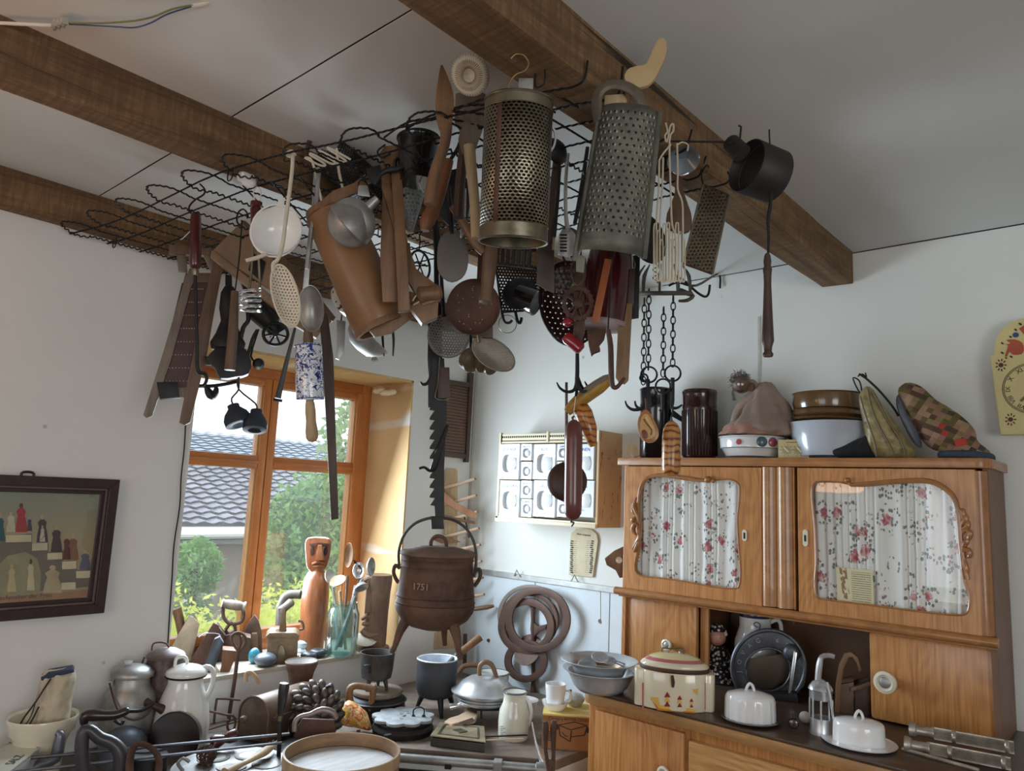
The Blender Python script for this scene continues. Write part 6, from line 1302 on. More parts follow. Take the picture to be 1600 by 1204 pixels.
# ---------------------------------------------------------------- on top of the buffet
def onTop(name, label, cat, px, y=-.16, group=None): return H(name, label, cat, px, 705, P=V((ony(px, 705, y).x, y, ZT)), group=group)
YB = 714
h = onTop('black_enamel_can', 'tall black enamel can standing on the buffet behind the hooks', 'can', 1024, -.14)
h.up('body', M_bllack, (1024, YB), [(22, 716), (24, 714), (24.5, 640), (25.5, 634), (24.5, 630), (25, 612), (26, 609), (24, 607), (23, 612), (22, 640)], 36)
h.slab('spout', M_blk, [(1050, 640), (1068, 654), (1066, 660), (1048, 650)], 7, .02)
h = onTop('brown_ribbed_jar', 'dark brown glazed ribbed stoneware jar on the buffet top', 'jar', 1093, -.15)
h.up('body', M_brownjar, (1093, YB), [(24, 716), (26, 713), (26.5, 640), (27, 636), (26, 632), (26.5, 618), (27.5, 613), (26, 610), (23, 611), (23, 620)], 48)
rb = MB()
for k in range(36): a = 2*PI*k/36; e = h.f.R*math.cos(a)+h.f.n*math.sin(a); rb.tube([h.p(1093, 712)+e*(26.4*h.s), h.p(1093, 642)+e*(26.6*h.s)], 1.1*h.s, 5)
stuff(rb.build('ribs', M_brownjar, h.t))
h = onTop('small_wood_snail', 'small pale carved wooden curl at the left end of the buffet top', 'ornament', 989, -.25)
h.slab('curl', M_w4, [(977, 706), (976, 698), (981, 694), (989, 693), (996, 700), (999, 712), (990, 714), (986, 709), (980, 709)], 12, 0, 2)
h = onTop('fluted_bowl', 'white fluted porcelain bowl with red and blue dots on the buffet top', 'bowl', 1176, -.18)
bw = h.up('bowl', M_porc, (1176, YB), [(0, 714), (40, 714), (46, 703), (49, 702), (50, 686), (52, 684), (48, 685), (46, 700), (0, 708)], 44)
for y_ in (702, 686): h.up('green_line', plain('grey green line', S(140, 156, 146), .3), (1176, YB), [(49.6, y_+.7), (50.6, y_), (49.6, y_-.7)], 44)
for px, r, c in ((1155, 4.5, S(186, 90, 92)), (1190, 8, S(70, 92, 104)), (1206, 7.5, S(150, 70, 82))): h.dish('painted_dot', plain('dot %d' % px, c, .3, 0, .3), (px, 693.5), ((px-1176)/60, 0, 1), [(0, 0), (r, 0), (r*.8, 1.2), (0, 1.6)], 18, w=50*h.s*math.sqrt(max(0, 1-((px-1176)/51)**2))+.0005)
h.up('black_tin', M_blk, (1170, YB), [(36, 692), (37, 676), (33, 675), (0, 676)], 32, w=-.0)
# witch doll slumped on the bowl
M_cloth = plain('brown pink cloth', S(146, 126, 114), .9, 0, 0, .25, 9, .5)
h = onTop('slumped_witch_doll', 'slumped cloth doll in a faded brown dress with grey frizzy hair on the fluted bowl', 'doll', 1195, -.20)
def dress(u, v):
    a = 2*PI*u; prof = [(0, 596), (9, 598), (16, 610), (24, 624), (34, 640), (42, 656), (47, 668), (46, 678), (36, 682)]
    k = v*(len(prof)-1); i = min(int(k), len(prof)-2); t = k-i; r = prof[i][0]+(prof[i+1][0]-prof[i][0])*t; y = prof[i][1]+(prof[i+1][1]-prof[i][1])*t
    cx = 1196-8*v+6*math.sin(v*2); q = r*(1+.16*noise.noise(V((math.cos(a)*2.6, math.sin(a)*2.6, v*6)))+.06*math.sin(a*9+v*7+2*noise.noise(V((a, v*3, 2))))*v)
    return h.p(cx, y)+h.f.R*(q*1.14*h.s*math.cos(a))+h.f.n*(q*.8*h.s*math.sin(a))
MB().sheet(48, 26, dress).build('dress', M_cloth, h.t, 80)
def hem(u, v):
    a = 2*PI*u; r = 44+8*v+4*math.sin(a*11)*v+3*noise.noise(V((math.cos(a)*3, math.sin(a)*3, v*3))); return h.p(1180, 664+16*v)+h.f.R*(r*h.s*math.cos(a))+h.f.n*(r*.75*h.s*math.sin(a))
MB().sheet(60, 5, hem).build('underskirt', plain('pink underskirt', S(164, 122, 108), .9, 0, 0, .15), h.t, 80)
h.rod('arm', M_cloth, [(1196, 612), (1175, 624), (1156, 640), (1148, 660)], [10, 11, 9, 7], 12); h.rod('braid', M_dark, [(1166, 618), (1158, 636), (1146, 652)], 1.5)
M_skin2 = plain('brown doll skin', S(104, 82, 68), .5)
hd_ = h.dish('head', M_skin2, (1158, 600), (-.2, .2, 1), [(0, -15), (9, -12), (14, -5), (15, 1), (12, 9), (7, 14), (0, 16)], 22); h.rod('neck', M_skin2, [(1164, 604), (1178, 606)], 7)
for ex in (1155, 1160): h.dish('eye', M_porc, (ex, 602), (0, 0, 1), [(0, -2), (2.4, 0), (0, 2.2)], 12, par=hd_, w=.036)
h.dish('nose', M_skin2, (1156, 607), (-.3, -.2, 1), [(0, -2), (2.6, 0), (0, 3.4)], 12, par=hd_, w=.028); h.rod('mouth', M_dark, [(1152, 611, .026), (1157, 613, .027), (1162, 611, .026)], .8, par=hd_)
hr = MB()
for k in range(240):
    a = rng.normal(size=3); a /= np.linalg.norm(a); p0 = h.p(1156, 595)+V(a)*(.026); d = V(a)+V((0, 0, .3)); q = [p0]
    for i in range(4): d = (d+V(rng.normal(size=3))*.9).normalized(); q.append(q[-1]+d*.007)
    if (p0-h.p(1158, 604)).dot(h.f.n) > .016 and p0.z < h.p(1158, 596).z: continue
    hr.tube(q, .0009, 4)
for k in range(14):
    x = 1145+rng.random()*5; hr.tube([h.p(x, 606, .01), h.p(x-2, 615, .012), h.p(x+2*math.sin(k), 626, .01)], .0009, 4)
stuff(hr.build('hair', plain('grey frizz', S(110, 104, 94), .9), h.t))
h.rod('collar', M_cloth, [(1166, 598), (1176, 596), (1182, 604), (1178, 614), (1168, 612)], 4)
# kitchen timer box
h = onTop('two_dial_timer', 'small cream box with two turning dials on the buffet top', 'timer', 1240, -.24)
bx = h.slab('box', plain('cream plastic', S(208, 196, 144), .35, 0, .1, .04), [(1216, 716), (1216, 687), (1264, 687), (1264, 716)], 30, -.02, 0, bevel=.002)
for cx in (1228.5, 1248.5):
    h.dish('dial', plain('dial olive', S(176, 166, 116), .4), (cx, 703), (0, 0, 1), [(0, -3), (6.5, -3), (6.2, 1), (0, 1)], 20, w=.0165); h.slab('dial_grip', M_cream, [(cx-5, 700), (cx-3, 698), (cx+5, 706), (cx+3, 708)], 4, .021)
    for k in range(10): a = 2*PI*k/10; h.rod('tick', M_ink, [(cx+7.5*math.cos(a), 703+7.5*math.sin(a), .0155), (cx+9.5*math.cos(a), 703+9.5*math.sin(a), .0155)], .35, 4, 0)
h.slab('red_print', plain('red brown print', S(170, 110, 84), .6), [(1228, 692), (1228, 690.6), (1250, 690.6), (1250, 692)], .4, .0155)
# white dish pan and stacked brown baking dishes
h = onTop('white_dish_pan', 'wide white enamel dish pan under the stack of brown dishes', 'pan', 1300, -.15)
h.up('pan', plain('shaded white enamel', S(186, 194, 204), .2, 0, .4, .04), (1300, YB), [(0, 714), (52, 714), (58, 690), (62, 664), (64, 662), (60, 663), (56, 690), (0, 710)], 44); h.rod('handle', M_blk, [(1232, 686), (1250, 676), (1268, 670), (1280, 664)], 3); h.slab('chip', M_wht, [(1318, 680), (1332, 668), (1352, 664), (1345, 672), (1324, 684)], 3, .045)  # pan's blue grey shade is painted into its white enamel
M_bake = plain('brown glazed earthenware', S(100, 74, 44), .2, 0, .5, .25, 10)
zt0 = None
for i, (y0, y1, rx) in enumerate(((660, 654, 54), (654, 642, 52), (642, 616, 51))):
    h = onTop('baking_dish', ('lowest flat brown glazed dish in the stack on the white dish pan', 'middle brown glazed dish in the stack on the white dish pan', 'topmost deep brown glazed dish of the stack on the buffet')[i], 'dish', 1292, -.15, group='stacked brown dishes')
    h.t.location = h.p(1292, y0)
    pr = [(0, y0), (rx-8, y0), (rx-2, y0-2), (rx, y0-(y0-y1)*.4), (rx-1, y1+2), (rx+1, y1), (rx-4, y1+1), (0, y1+3)]
    h.up('dish', M_bake, (1292, y0), pr, 40)
# soft bags
def bag(h, outline, th, mat, nm, seams=0, uvs=None, amp=.05):
    """padded cloth shape: traced outline, thick in the middle, softly wrinkled"""
    P = resample([V((q[0], q[1], 0)) for q in sm2(outline, 4)], 60); c = sum(P, V())/60
    m = MB()
    def f(u, v):
        i = (u*60) % 60; a = P[int(i) % 60]; r = math.cos(PI*(v-.5)) ; q = c.lerp(a, r); w_ = th*h.s*.5*math.sin(PI*(v-.5))
        n_ = noise.noise(V((q.x*amp, q.y*amp, v*2)))*th*.16*h.s*(1-abs(2*v-1)**3)
        return h.p(q.x, q.y, w_+n_)
    m.sheet(60, 18, f); return m.build(nm, mat, h.t, 80, uv=uvs)
def fabric(name, c1, c2, sc=20, rough=.85): return plain(name, tuple((a+b)/2 for a, b in zip(c1, c2)), rough, 0, 0, .25, sc, .5)
h = onTop('black_cloth_bag', 'black folded cloth bag lying on the buffet before the white pan', 'bag', 1340, -.24)
bag(h, [(1300, 704), (1318, 696), (1345, 684), (1360, 678), (1372, 700), (1366, 716), (1330, 716), (1308, 714)], 26, fabric('black cloth', S(24, 24, 26), S(34, 34, 36)), 'bag')
def quilt_gold():
    m, N, L, P = newmat('gold quilted satin'); v = coords(N, L, (1, 1, 1), 'UV'); vo = N.new('ShaderNodeTexVoronoi'); vo.inputs['Scale'].default_value = 42; L.new(v, vo.inputs['Vector'])
    L.new(ramp(N, L, vo.outputs[0], [(.1, S(128, 114, 72)), (.7, S(158, 142, 96))]), P.inputs['Base Color']); P.inputs['Roughness'].default_value = .4; bump(N, L, P, vo.outputs[0], .8, .006); return m
h = onTop('gold_quilted_bag', 'gold quilted satin bag leaning upright with a dark cord on the buffet', 'bag', 1390, -.22)
bag(h, [(1342, 620), (1352, 604), (1362, 606), (1374, 624), (1392, 650), (1412, 680), (1430, 706), (1428, 716), (1396, 716), (1366, 712), (1357, 700), (1348, 660)], 34, quilt_gold(), 'bag', uvs=uvdir(h.f, h.f.A))
for pts in ([(1345, 622), (1352, 648), (1366, 690), (1370, 714)], [(1356, 610), (1366, 650), (1392, 700), (1398, 714)], [(1364, 612), (1384, 652), (1408, 690), (1414, 712)]): h.rod('piping', plain('gold piping', S(98, 84, 46), .5), [(x, y, .040) for x, y in pts], 1.4, 6)
h.rod('cord', M_blk, [(1348, 620), (1338, 604), (1333, 590), (1342, 594), (1346, 606), (1346, 620)], 1.2); h.rod('cord', M_blk, [(1342, 584), (1352, 590), (1372, 608), (1394, 634), (1404, 650)], 1.8); h.rod('bow', M_blk, [(1340, 588), (1348, 584), (1354, 590), (1352, 582)], 1)
def patchwork():
    m, N, L, P = newmat('patchwork'); v = coords(N, L, (52, 60, 1), 'UV', (0, 0, .5)); sp = N.new('ShaderNodeSeparateXYZ'); L.new(v, sp.inputs[0])
    cm = N.new('ShaderNodeCombineXYZ')
    for i in (0, 1): L.new(math_n(N, L, 'FLOOR', sp.outputs[i]), cm.inputs[i])
    wn_ = N.new('ShaderNodeTexWhiteNoise'); L.new(cm.outputs[0], wn_.inputs['Vector'])
    c = ramp(N, L, wn_.outputs[0], [(0, S(96, 84, 44)), (.2, S(150, 124, 96)), (.38, S(84, 60, 44)), (.55, S(126, 108, 70)), (.72, S(140, 104, 88)), (.88, S(66, 62, 50)), (.97, S(160, 58, 44))], 'CONSTANT')
    L.new(c, P.inputs['Base Color']); P.inputs['Roughness'].default_value = .9; bump(N, L, P, noise_t(N, L, coords(N, L), 60), .4, .003); return m
h = onTop('patchwork_bag', 'patchwork tea cosy bag in brown and green squares at the right end of the buffet', 'bag', 1478, -.20)
bag(h, [(1403, 612), (1410, 600), (1420, 597), (1440, 604), (1462, 624), (1482, 636), (1510, 656), (1524, 674), (1528, 690), (1548, 706), (1540, 716), (1500, 712), (1470, 706), (1448, 696), (1430, 672), (1412, 648)], 44, patchwork(), 'bag', uvs=uvdir(h.f, h.f.A))
bag(h, [(1466, 706), (1480, 703), (1520, 702), (1550, 708), (1556, 716), (1548, 722), (1500, 718), (1468, 716)], 40, fabric('blue lining', S(50, 62, 76), S(66, 78, 92)), 'lining'); h.slab('red_patch', plain('red patch', S(176, 62, 48), .9), [(1490, 690), (1508, 686), (1512, 696), (1494, 700)], 2, .060)
bag(h, [(1404, 616), (1416, 640), (1436, 676), (1440, 700), (1426, 690), (1408, 656), (1400, 630)], 34, fabric('grey blue side', S(74, 78, 84), S(96, 100, 110)), 'side_panel')
# ---------------------------------------------------------------- on the worktop
def mb(h, mat): return mat
h = H('lower_metal_bowl', 'lower of two grey metal bowls nested at the left end of the worktop', 'bowl', 938, 1078, z=ZC)
M_pew = metal('polished pewter', S(172, 176, 180), S(206, 210, 214), .28, .45, 8, .04)
h.up('bowl', M_pew, (938, 1078), [(0, 1078), (34, 1078), (42, 1070), (48, 1058), (52, 1049), (60, 1045), (60, 1044), (51, 1047), (46, 1058), (38, 1072), (0, 1074)], 48)
h2 = H('wide_rimmed_metal_bowl', 'wide rimmed metal bowl with spoons nested on the lower metal bowl', 'bowl', 938, 1066, P=h.p(936, 1058))
h2.up('bowl', M_pew, (936, 1058), [(0, 1060), (30, 1059), (38, 1052), (42, 1042), (46, 1037), (60, 1031), (61, 1030), (60, 1029), (46, 1034), (40, 1041), (32, 1053), (0, 1056)], 48)
h2.up('inner_stain', plain('worn brass tone', S(150, 118, 88), .35, .8), (936, 1056), [(0, 1055.8), (20, 1055.5), (32, 1052), (38, 1043), (37, 1043), (31, 1051.5), (0, 1055)], 40)
sp_ = ((920, 1030, 14, 960, 1044), (942, 1024, 12, 985, 1040), (950, 1030, 10, 990, 1036))
for i, (cx, cy, r, ex, ey) in enumerate(((918, 1040, 12, 972, 1046), (938, 1027, 11, 976, 1042), (952, 1032, 9, 984, 1040))):
    q = H('dinner_spoon', ('spoon with the nearest large bowl lying in the wide rimmed metal bowl', 'spoon with its bowl facing up at the back of the wide rimmed metal bowl', 'small spoon lying between the other two in the metal bowl')[i], 'spoon', cx, cy, P=h2.p(cx, cy+4, .02-.03*i), group='spoons in the metal bowl')
    q.dish('bowl', M_pew, (cx, cy), (.1, .75, .5), [(0, -4), (r*.6, -3), (r, 1), (r*.95, 1.6), (r*.6, -1), (0, -2)], 20, sx=1.3); q.rod('handle', M_pew, [(cx+r, cy), ((cx+ex)/2, (cy+ey)/2-2), (ex, ey)], [1.6, 1.8, 3.4], 8, 4, flat=.5)
# art deco biscuit tin
h = H('ceramic_biscuit_box', 'cream ceramic biscuit box with painted red firs and a pink ringed lid', 'box', 1053, 1103, z=ZC)
pc = lambda x, w: h.f.A+h.f.R*(x*h.s)+h.f.n*(w*h.s)
def plan(k=1):
    pts = [(-44, 20), (-30, 27), (0, 30), (30, 27), (44, 20), (47, 17), (56, 16), (61, 10), (61, -10), (56, -16), (47, -17), (44, -20), (30, -27), (0, -30), (-30, -27), (-44, -20), (-47, -17), (-56, -16), (-61, -10), (-61, 10), (-56, 16), (-47, 17)]
    return [pc(x*k, w*k) for x, w in sm2(pts, 2) for x, w in [(x, w)]] if False else [pc(q[0]*k, q[1]*k) for q in sm2(pts, 3)]
M_bis = plain('cream glazed ceramic', S(228, 218, 190), .15, 0, .5, .04, 6); M_pink = plain('pink glaze band', S(186, 110, 108), .2, 0, .4)
hgt = (1106-1052)*h.s*1.02
MB().ext(plan(), (0, 0, hgt)).build('body', M_bis, h.t, 50, .006)
MB().lathe(h.f.A+V((0, 0, hgt)), (0, 0, 1), [(53*h.s, -.004), (54*h.s, .003), (54.5*h.s, .007), (52*h.s, .008), (0, .008)], 44, 1, xd=h.f.R).build('metal_band', M_ruststem, h.t).scale = (1, 1, 1)
bd_ = h.t.children[-1]
def ellip(nm, prof, mat):
    m = MB(); b = h.f.A+V((0, 0, hgt))
    pr = [(r*h.s, z*h.s) for r, z in prof]; n = 44
    for r, z in pr:
        for k in range(n): t = 2*PI*k/n; m.v.append(b+h.f.R*(r*math.cos(t))+h.f.n*(r*.56*math.sin(t))+V((0, 0, z)))
    for i in range(len(pr)-1):
        for k in range(n): m.f.append((i*n+k, i*n+(k+1) % n, (i+1)*n+(k+1) % n, (i+1)*n+k))
    return m.build(nm, mat, h.t, 50)
bpy.data.objects.remove(bd_)
ellip('metal_band', [(50, -2), (53, 0), (54, 3), (53, 6), (48, 6)], M_ruststem)
ellip('lid', [(52, 6), (53, 8), (50, 12), (46, 14)], M_bis); ellip('pink_band', [(46, 14), (44, 16), (40, 18.5)], M_pink); ellip('lid', [(40, 18.5), (32, 22), (20, 25), (0, 26)], plain('yellow cream glaze', S(224, 210, 160), .15, 0, .5))
h.rod('clasp', M_ruststem, [(1051, 1048, .062), (1052, 1058, .064), (1052, 1066, .064)], [5, 6, 4], 8, 0, flat=.4)
h.rod('handle', M_tin, [(1038, 1021), (1034, 1016), (1036, 1012), (1050, 1013), (1066, 1012), (1070, 1018), (1066, 1022)], 1.2); h.rod('post', M_aludull, [(1043, 1028), (1043, 1016)], 2.4, 8, 0); h.rod('post', M_aludull, [(1063, 1028), (1063, 1017)], 2.4, 8, 0)
def front(nm, pts, mat):
    # painted patch following the front of the body
    P = []
    for x, y in pts:
        u = x-1053; w_ = 31.2-3*(u/30)**2 if abs(u) < 40 else 16; P.append(h.p(x, y, (w_+.5)*h.s))
    return MB().ext(P, h.f.n*.0006).build(nm, mat, h.t, 0)
M_fr, M_fy, M_fo = plain('fir red', S(134, 42, 40), .25), plain('fir yellow', S(226, 180, 84), .25), plain('ground orange', S(208, 132, 56), .25)
for x, y0, sc in ((1043, 1095, 1.0), (1062, 1096, .8), (1080, 1097, .62)):
    for k, mt in ((0, M_fr), (1, M_fy), (2, M_fr)): front('painted_fir', [(x-4.6*sc, y0-7*sc*k), (x+4.6*sc, y0-7*sc*k), (x, y0-7*sc*(k+1.2))], mt)
front('painted_step', [(1018, 1082), (1029, 1082), (1031, 1093), (1086, 1100), (1086, 1104), (1030, 1098), (1024, 1090), (1018, 1086)], M_fy); front('painted_step', [(1020, 1087), (1025, 1092), (1030, 1098), (1086, 1104), (1086, 1106), (1028, 1101)], M_fo); front('painted_sun', [(1081, 1070), (1090, 1069), (1089, 1079), (1085, 1075)], M_fy)
for x0, x1 in ((1004, 1007), (1096, 1102)): P = [h.p(x, y, 17.5*h.s) for x, y in ((x0, 1104), (x1, 1104), (x1, 1062), (x0, 1062))]; MB().ext(P, h.f.n*.0006).build('pink_stripe', M_pink, h.t, 0)
# baby doll
M_dskin = plain('doll skin', S(206, 150, 128), .4); M_ddress = None
def dotfab():
    m, N, L, P = newmat('black floral dress'); vo = N.new('ShaderNodeTexVoronoi'); vo.inputs['Scale'].default_value = 75; L.new(coords(N, L), vo.inputs['Vector'])
    L.new(ramp(N, L, vo.outputs[0], [(.32, S(206, 196, 190)), (.42, S(24, 20, 24))]), P.inputs['Base Color']); P.inputs['Roughness'].default_value = .9; return m
h = H('baby_doll', 'baby doll in a black white-flowered dress and frilled bonnet in the niche', 'doll', 1122, 1066, P=V((1.615, -.17, ZC)))
M_ddress = dotfab()
h.up('dress', M_ddress, (1124, 1066), [(24, 1068), (25, 1060), (21, 1046), (17, 1030), (13, 1018), (9, 1009), (0, 1007)], 28, sx=1.1)
for k in range(3): h.up('frill', M_ddress, (1124, 1066), [(20+2*k, 1030+13*k), (24+2.4*k, 1036+13*k), (19+2*k, 1038+13*k)], 24, sx=1.1)
hd_ = h.dish('head', M_dskin, (1121, 995), (.1, 0, 1), [(0, -13), (8, -10), (12.5, -4), (13, 2), (11, 8), (6, 12), (0, 13)], 24)
for ex in (1117, 1125): h.dish('eye', plain('doll eye', S(50, 60, 80), .1), (ex, 994), (0, 0, 1), [(0, -1), (1.4, 0), (0, 1.2)], 10, par=hd_, w=11.5*h.s); h.rod('brow', M_w3, [(ex-2, 990.5, 11*h.s), (ex, 990, 11.4*h.s), (ex+2, 990.5, 11*h.s)], .35, par=hd_)
h.dish('nose', M_dskin, (1121, 997.5), (0, 0, 1), [(0, -1), (1.6, 0), (0, 2)], 10, par=hd_, w=12.6*h.s); h.rod('mouth', plain('doll lips', S(176, 80, 80), .4), [(1118.5, 1002, 11.3*h.s), (1121, 1003, 11.8*h.s), (1123.5, 1002, 11.3*h.s)], .7, par=hd_)
h.dish('bonnet', M_ddress, (1121, 987), (-.1, .8, -.3), [(14, -2), (14.5, 2), (12, 8), (7, 12), (0, 13)], 24); 
fb = [(1121+13.5*math.cos(t), 992-12*math.sin(t), .004+.02*math.sin(t)*0+.008) for t in [PI*i/18 for i in range(19)]]; h.rod('bonnet_frill', plain('frill white', S(206, 196, 184), .9), fb, [2, 3]*9+[2], 8, 1)
h.rod('arm', M_dskin, [(1112, 1016), (1108, 1004), (1103, 994), (1099, 987), (1101, 982)], [4.2, 4, 3.2, 3.2, 2], 10); h.rod('arm', M_dskin, [(1132, 1018), (1140, 1030), (1136, 1044)], [4, 3.6, 3], 10)
for k in range(4): h.rod('finger', M_dskin, [(1100+k, 985, .002*k), (1098.5+1.6*k, 979-.6*k, .002*k)], .8, 6, 0)
# tall white jug
h = H('white_enamel_jug', 'tall white enamel jug with a dark blue rim behind the bread slicer', 'jug', 1180, 1062, P=V((1.735, -.095, ZC)))
h.up('body', M_wht, (1180, 1062), [(30, 1066), (33, 1062), (33, 1020), (31, 1000), (26, 985), (24, 978), (24.5, 962), (26, 958), (23, 958), (22, 980), (0, 985)], 36)
h.up('rim', plain('dark blue rim', S(50, 56, 78), .2, 0, .4), (1180, 1062), [(24.8, 963), (26.5, 960), (26, 957.5), (23.5, 958)], 36); h.rod('handle', M_wht, [(1203, 972), (1214, 968), (1220, 976), (1220, 1000), (1212, 1010)], 3.2)
h.rod('painted_scroll', M_kb, [(1184, 976, .062), (1178, 972, .062), (1182, 968, .062), (1188, 972, .062), (1186, 980, .062)], .7)
# bread slicer
h = H('bread_slicer', 'grey cast iron bread slicing machine with a round frame standing in the niche', 'slicer', 1200, 1092, P=V((ony(1200, 1092, -.25).x, -.25, ZC)))
M_cast = metal('blue grey cast', S(64, 66, 72), S(96, 98, 104), .4, .6, 14, .1)
O_ = [h.p(1201+57*math.cos(t), 1042+58*math.sin(t)) for t in [2*PI*i/56 for i in range(56)]]; I_ = [h.p(1200+36*math.cos(t), 1046+34*math.sin(t)) for t in [2*PI*i/56 for i in range(56)]]
fr_ = MB().ring(O_, I_, h.f.n*-.02).build('frame_ring', M_cast, h.t, 40, .003)
MB().tube(O_, 3.4*h.s, 8, True).build('outer_rim', M_cast, h.t); MB().tube(I_, 2.2*h.s, 8, True).build('inner_rim', M_cast, h.t)
h.slab('plate', plain('inner plate', S(84, 72, 58), .5, .4), [(1164, 1032), (1234, 1022), (1236, 1060), (1200, 1084), (1168, 1066)], 3, -.035)
h.slab('base', M_blk, [(1150, 1094), (1248, 1094), (1244, 1078), (1156, 1080)], 60, -.01); h.dish('axle', M_cast, (1237, 1018), (0, 0, 1), [(0, -12), (12, -12), (13, 2), (10, 6), (6, 8), (0, 8)], 24, w=.015)
h.slab('crank', M_steel, [(1240, 1014), (1245, 1017), (1239, 1060), (1234, 1086), (1231, 1085), (1235, 1050)], 5, .028); h.rod('guard', M_cast, [(1252, 1020), (1257, 1050), (1254, 1070), (1240, 1080), (1216, 1086)], 2.4); h.rod('lever', M_steel, [(1232, 1082, .03), (1222, 1088, .03), (1210, 1092, .03)], 2.6)
for k, ch in enumerate('JOVAG 65'):
    if ch == ' ': continue
    a = math.radians(196-152*k/8-10); t_ = V((math.cos(a), math.sin(a), 0)); p = h.p(1200.5+46*math.cos(a), 1044-46*math.sin(a), .0015); up_ = h.f.R*math.cos(a)+V((0, 0, 1))*math.sin(a); ri = h.f.R*math.sin(a)-V((0, 0, 1))*math.cos(a)
    text(ch, .022, p, ri, up_, plain('raised letters', S(150, 150, 154), .35, .6), 'cast_letter', fr_, .0012)
# cheese domes
def dome(nm, lab, px, py, rx, hh, plate_r, plate_mat, fl):
    h = H(nm, lab, 'butter dish', px, py, z=ZC)
    h.up('plate', plate_mat, (px, py), [(0, py), (plate_r*.6, py), (plate_r, py-4), (plate_r+1, py-5.5), (plate_r*.9, py-4), (0, py-3)], 40)
    m = MB(); n = 72; b = h.p(px, py-3); pr = [(1.0, 0), (1.0, .1), (.98, .8), (.95, .93), (.88, 1.0), (.5, 1.10), (0, 1.14)]
    for r, z in pr:
        for k in range(n): t = 2*PI*k/n; q = rx*h.s*r*(1+(fl*math.cos(18*t) if z < .9 else 0)); m.v.append(b+h.f.R*(q*math.cos(t))+h.f.n*(q*.8*math.sin(t))+V((0, 0, z*hh*h.s)))
    for i in range(len(pr)-1):
        for k in range(n): m.f.append((i*n+k, i*n+(k+1) % n, (i+1)*n+(k+1) % n, (i+1)*n+k))
    d = m.build('dome', M_porc, h.t, 50); ty = py-3-hh*1.1
    h.rod('loop_handle', M_porc, [(px-7, ty+2), (px-5, ty-8), (px, ty-14), (px+5, ty-8), (px+7, ty+2)], 2.3, par=d)
    return h, d, ty
h, d, ty = dome('fluted_butter_dish', 'white fluted porcelain butter dish on a dark plate before the bread slicer', 1172, 1126, 38, 38, 44, plain('dark plate', S(60, 52, 48), .3, 0, .3), .022)
for k in range(10): a = 2*PI*k/10; MB().ball(h.p(1172, ty+3)+h.f.R*(18*h.s*math.cos(a))+h.f.n*(13*h.s*math.sin(a))+V((0, 0, .001)), (.004, .003, .0012), 8, 5).build('painted_spray', plain('grey green spray', S(120, 130, 128), .3), d)
h, d, ty = dome('painted_butter_dish', 'smooth white oval butter dish with painted flowers on its white plate', 1342, 1162, 38, 32, 54, M_porc, 0)
for k in range(14): a = 2*PI*k/14; MB().ball(h.p(1342, ty+3)+h.f.R*((22+4*math.sin(3*k))*h.s*math.cos(a))+h.f.n*((16+3*math.sin(3*k))*h.s*math.sin(a))+V((0, 0, .0005)), (.005, .004, .0014), 8, 5).build('painted_flower', plain('violet brown flower', S(122, 96, 100), .3), d)
# glass and metal lamp chimney, wooden handled irons
h = H('glass_cylinder_burner', 'shiny glass and metal spirit lamp cylinder between the two butter dishes', 'lamp', 1283, 1146, z=ZC)
h.up('body', M_alu, (1283, 1146), [(17, 1148), (18, 1144), (16.5, 1138), (16.5, 1120)], 28); h.up('cage', M_steel, (1283, 1146), [(16, 1092), (17, 1090), (17, 1078), (18.5, 1076), (17, 1072), (12, 1065), (5, 1061), (0, 1060)], 28)
h.up('glass', M_glass, (1283, 1146), [(16, 1122), (16, 1090)], 28)
for k in range(8): a = 2*PI*k/8; e = h.f.R*math.cos(a)+h.f.n*math.sin(a); MB().tube([h.p(1283, 1121)+e*(16.5*h.s), h.p(1283, 1091)+e*(16.5*h.s)], 1.4*h.s, 6).build('bar', M_steel, h.t)
h.rod('strap', M_steel, [(1292, 1062, .03), (1298, 1090, .035), (1302, 1120, .035)], 1.8); h.rod('tube', M_steel, [(1278, 1062), (1280, 1040), (1284, 1026), (1296, 1024), (1304, 1026)], [5, 5, 4, 4, 4])
h = H('wooden_strap_box', 'brown wooden box with a bent light wood strap handle at the right of the niche', 'box', 1330, 1120, P=V((2.085, -.20, ZC)))
h.slab('strap', M_w1, [(1304, 1122), (1312, 1124), (1314, 1070), (1318, 1040), (1326, 1022), (1332, 1021), (1338, 1030), (1342, 1044), (1346, 1042), (1340, 1022), (1330, 1014), (1320, 1016), (1311, 1034), (1306, 1064)], 9, .05)
h.slab('box', M_w2, [(1310, 1124), (1334, 1124), (1334, 1060), (1312, 1064)], 50, 0); h.slab('box', M_w3, [(1336, 1122), (1358, 1118), (1358, 1058), (1336, 1066)], 50, .01); h.slab('lid', M_w2, [(1330, 1074), (1360, 1064), (1360, 1058), (1330, 1068)], 54, .012)
h = H('white_pebble', 'smooth white pebble on the worktop behind the glass cylinder', 'pebble', 1258, 1130, z=ZC); h.dish('pebble', plain('white stone', S(196, 190, 180), .5), (1258, 1120), (0, 0, 1), [(0, -10), (6, -7), (9, 0), (6, 7), (0, 10)], 18, sx=1.0, xd=(0, 1))
h = H('dark_glass_ball', 'small dark ball on the worktop beside the white pebble', 'ball', 1240, 1136, z=ZC); h.dish('ball', plain('dark glass', S(60, 56, 54), .15, 0, .4), (1240, 1129), (0, 0, 1), [(0, -8), (6, -6), (8, 0), (6, 6), (0, 8)], 16)
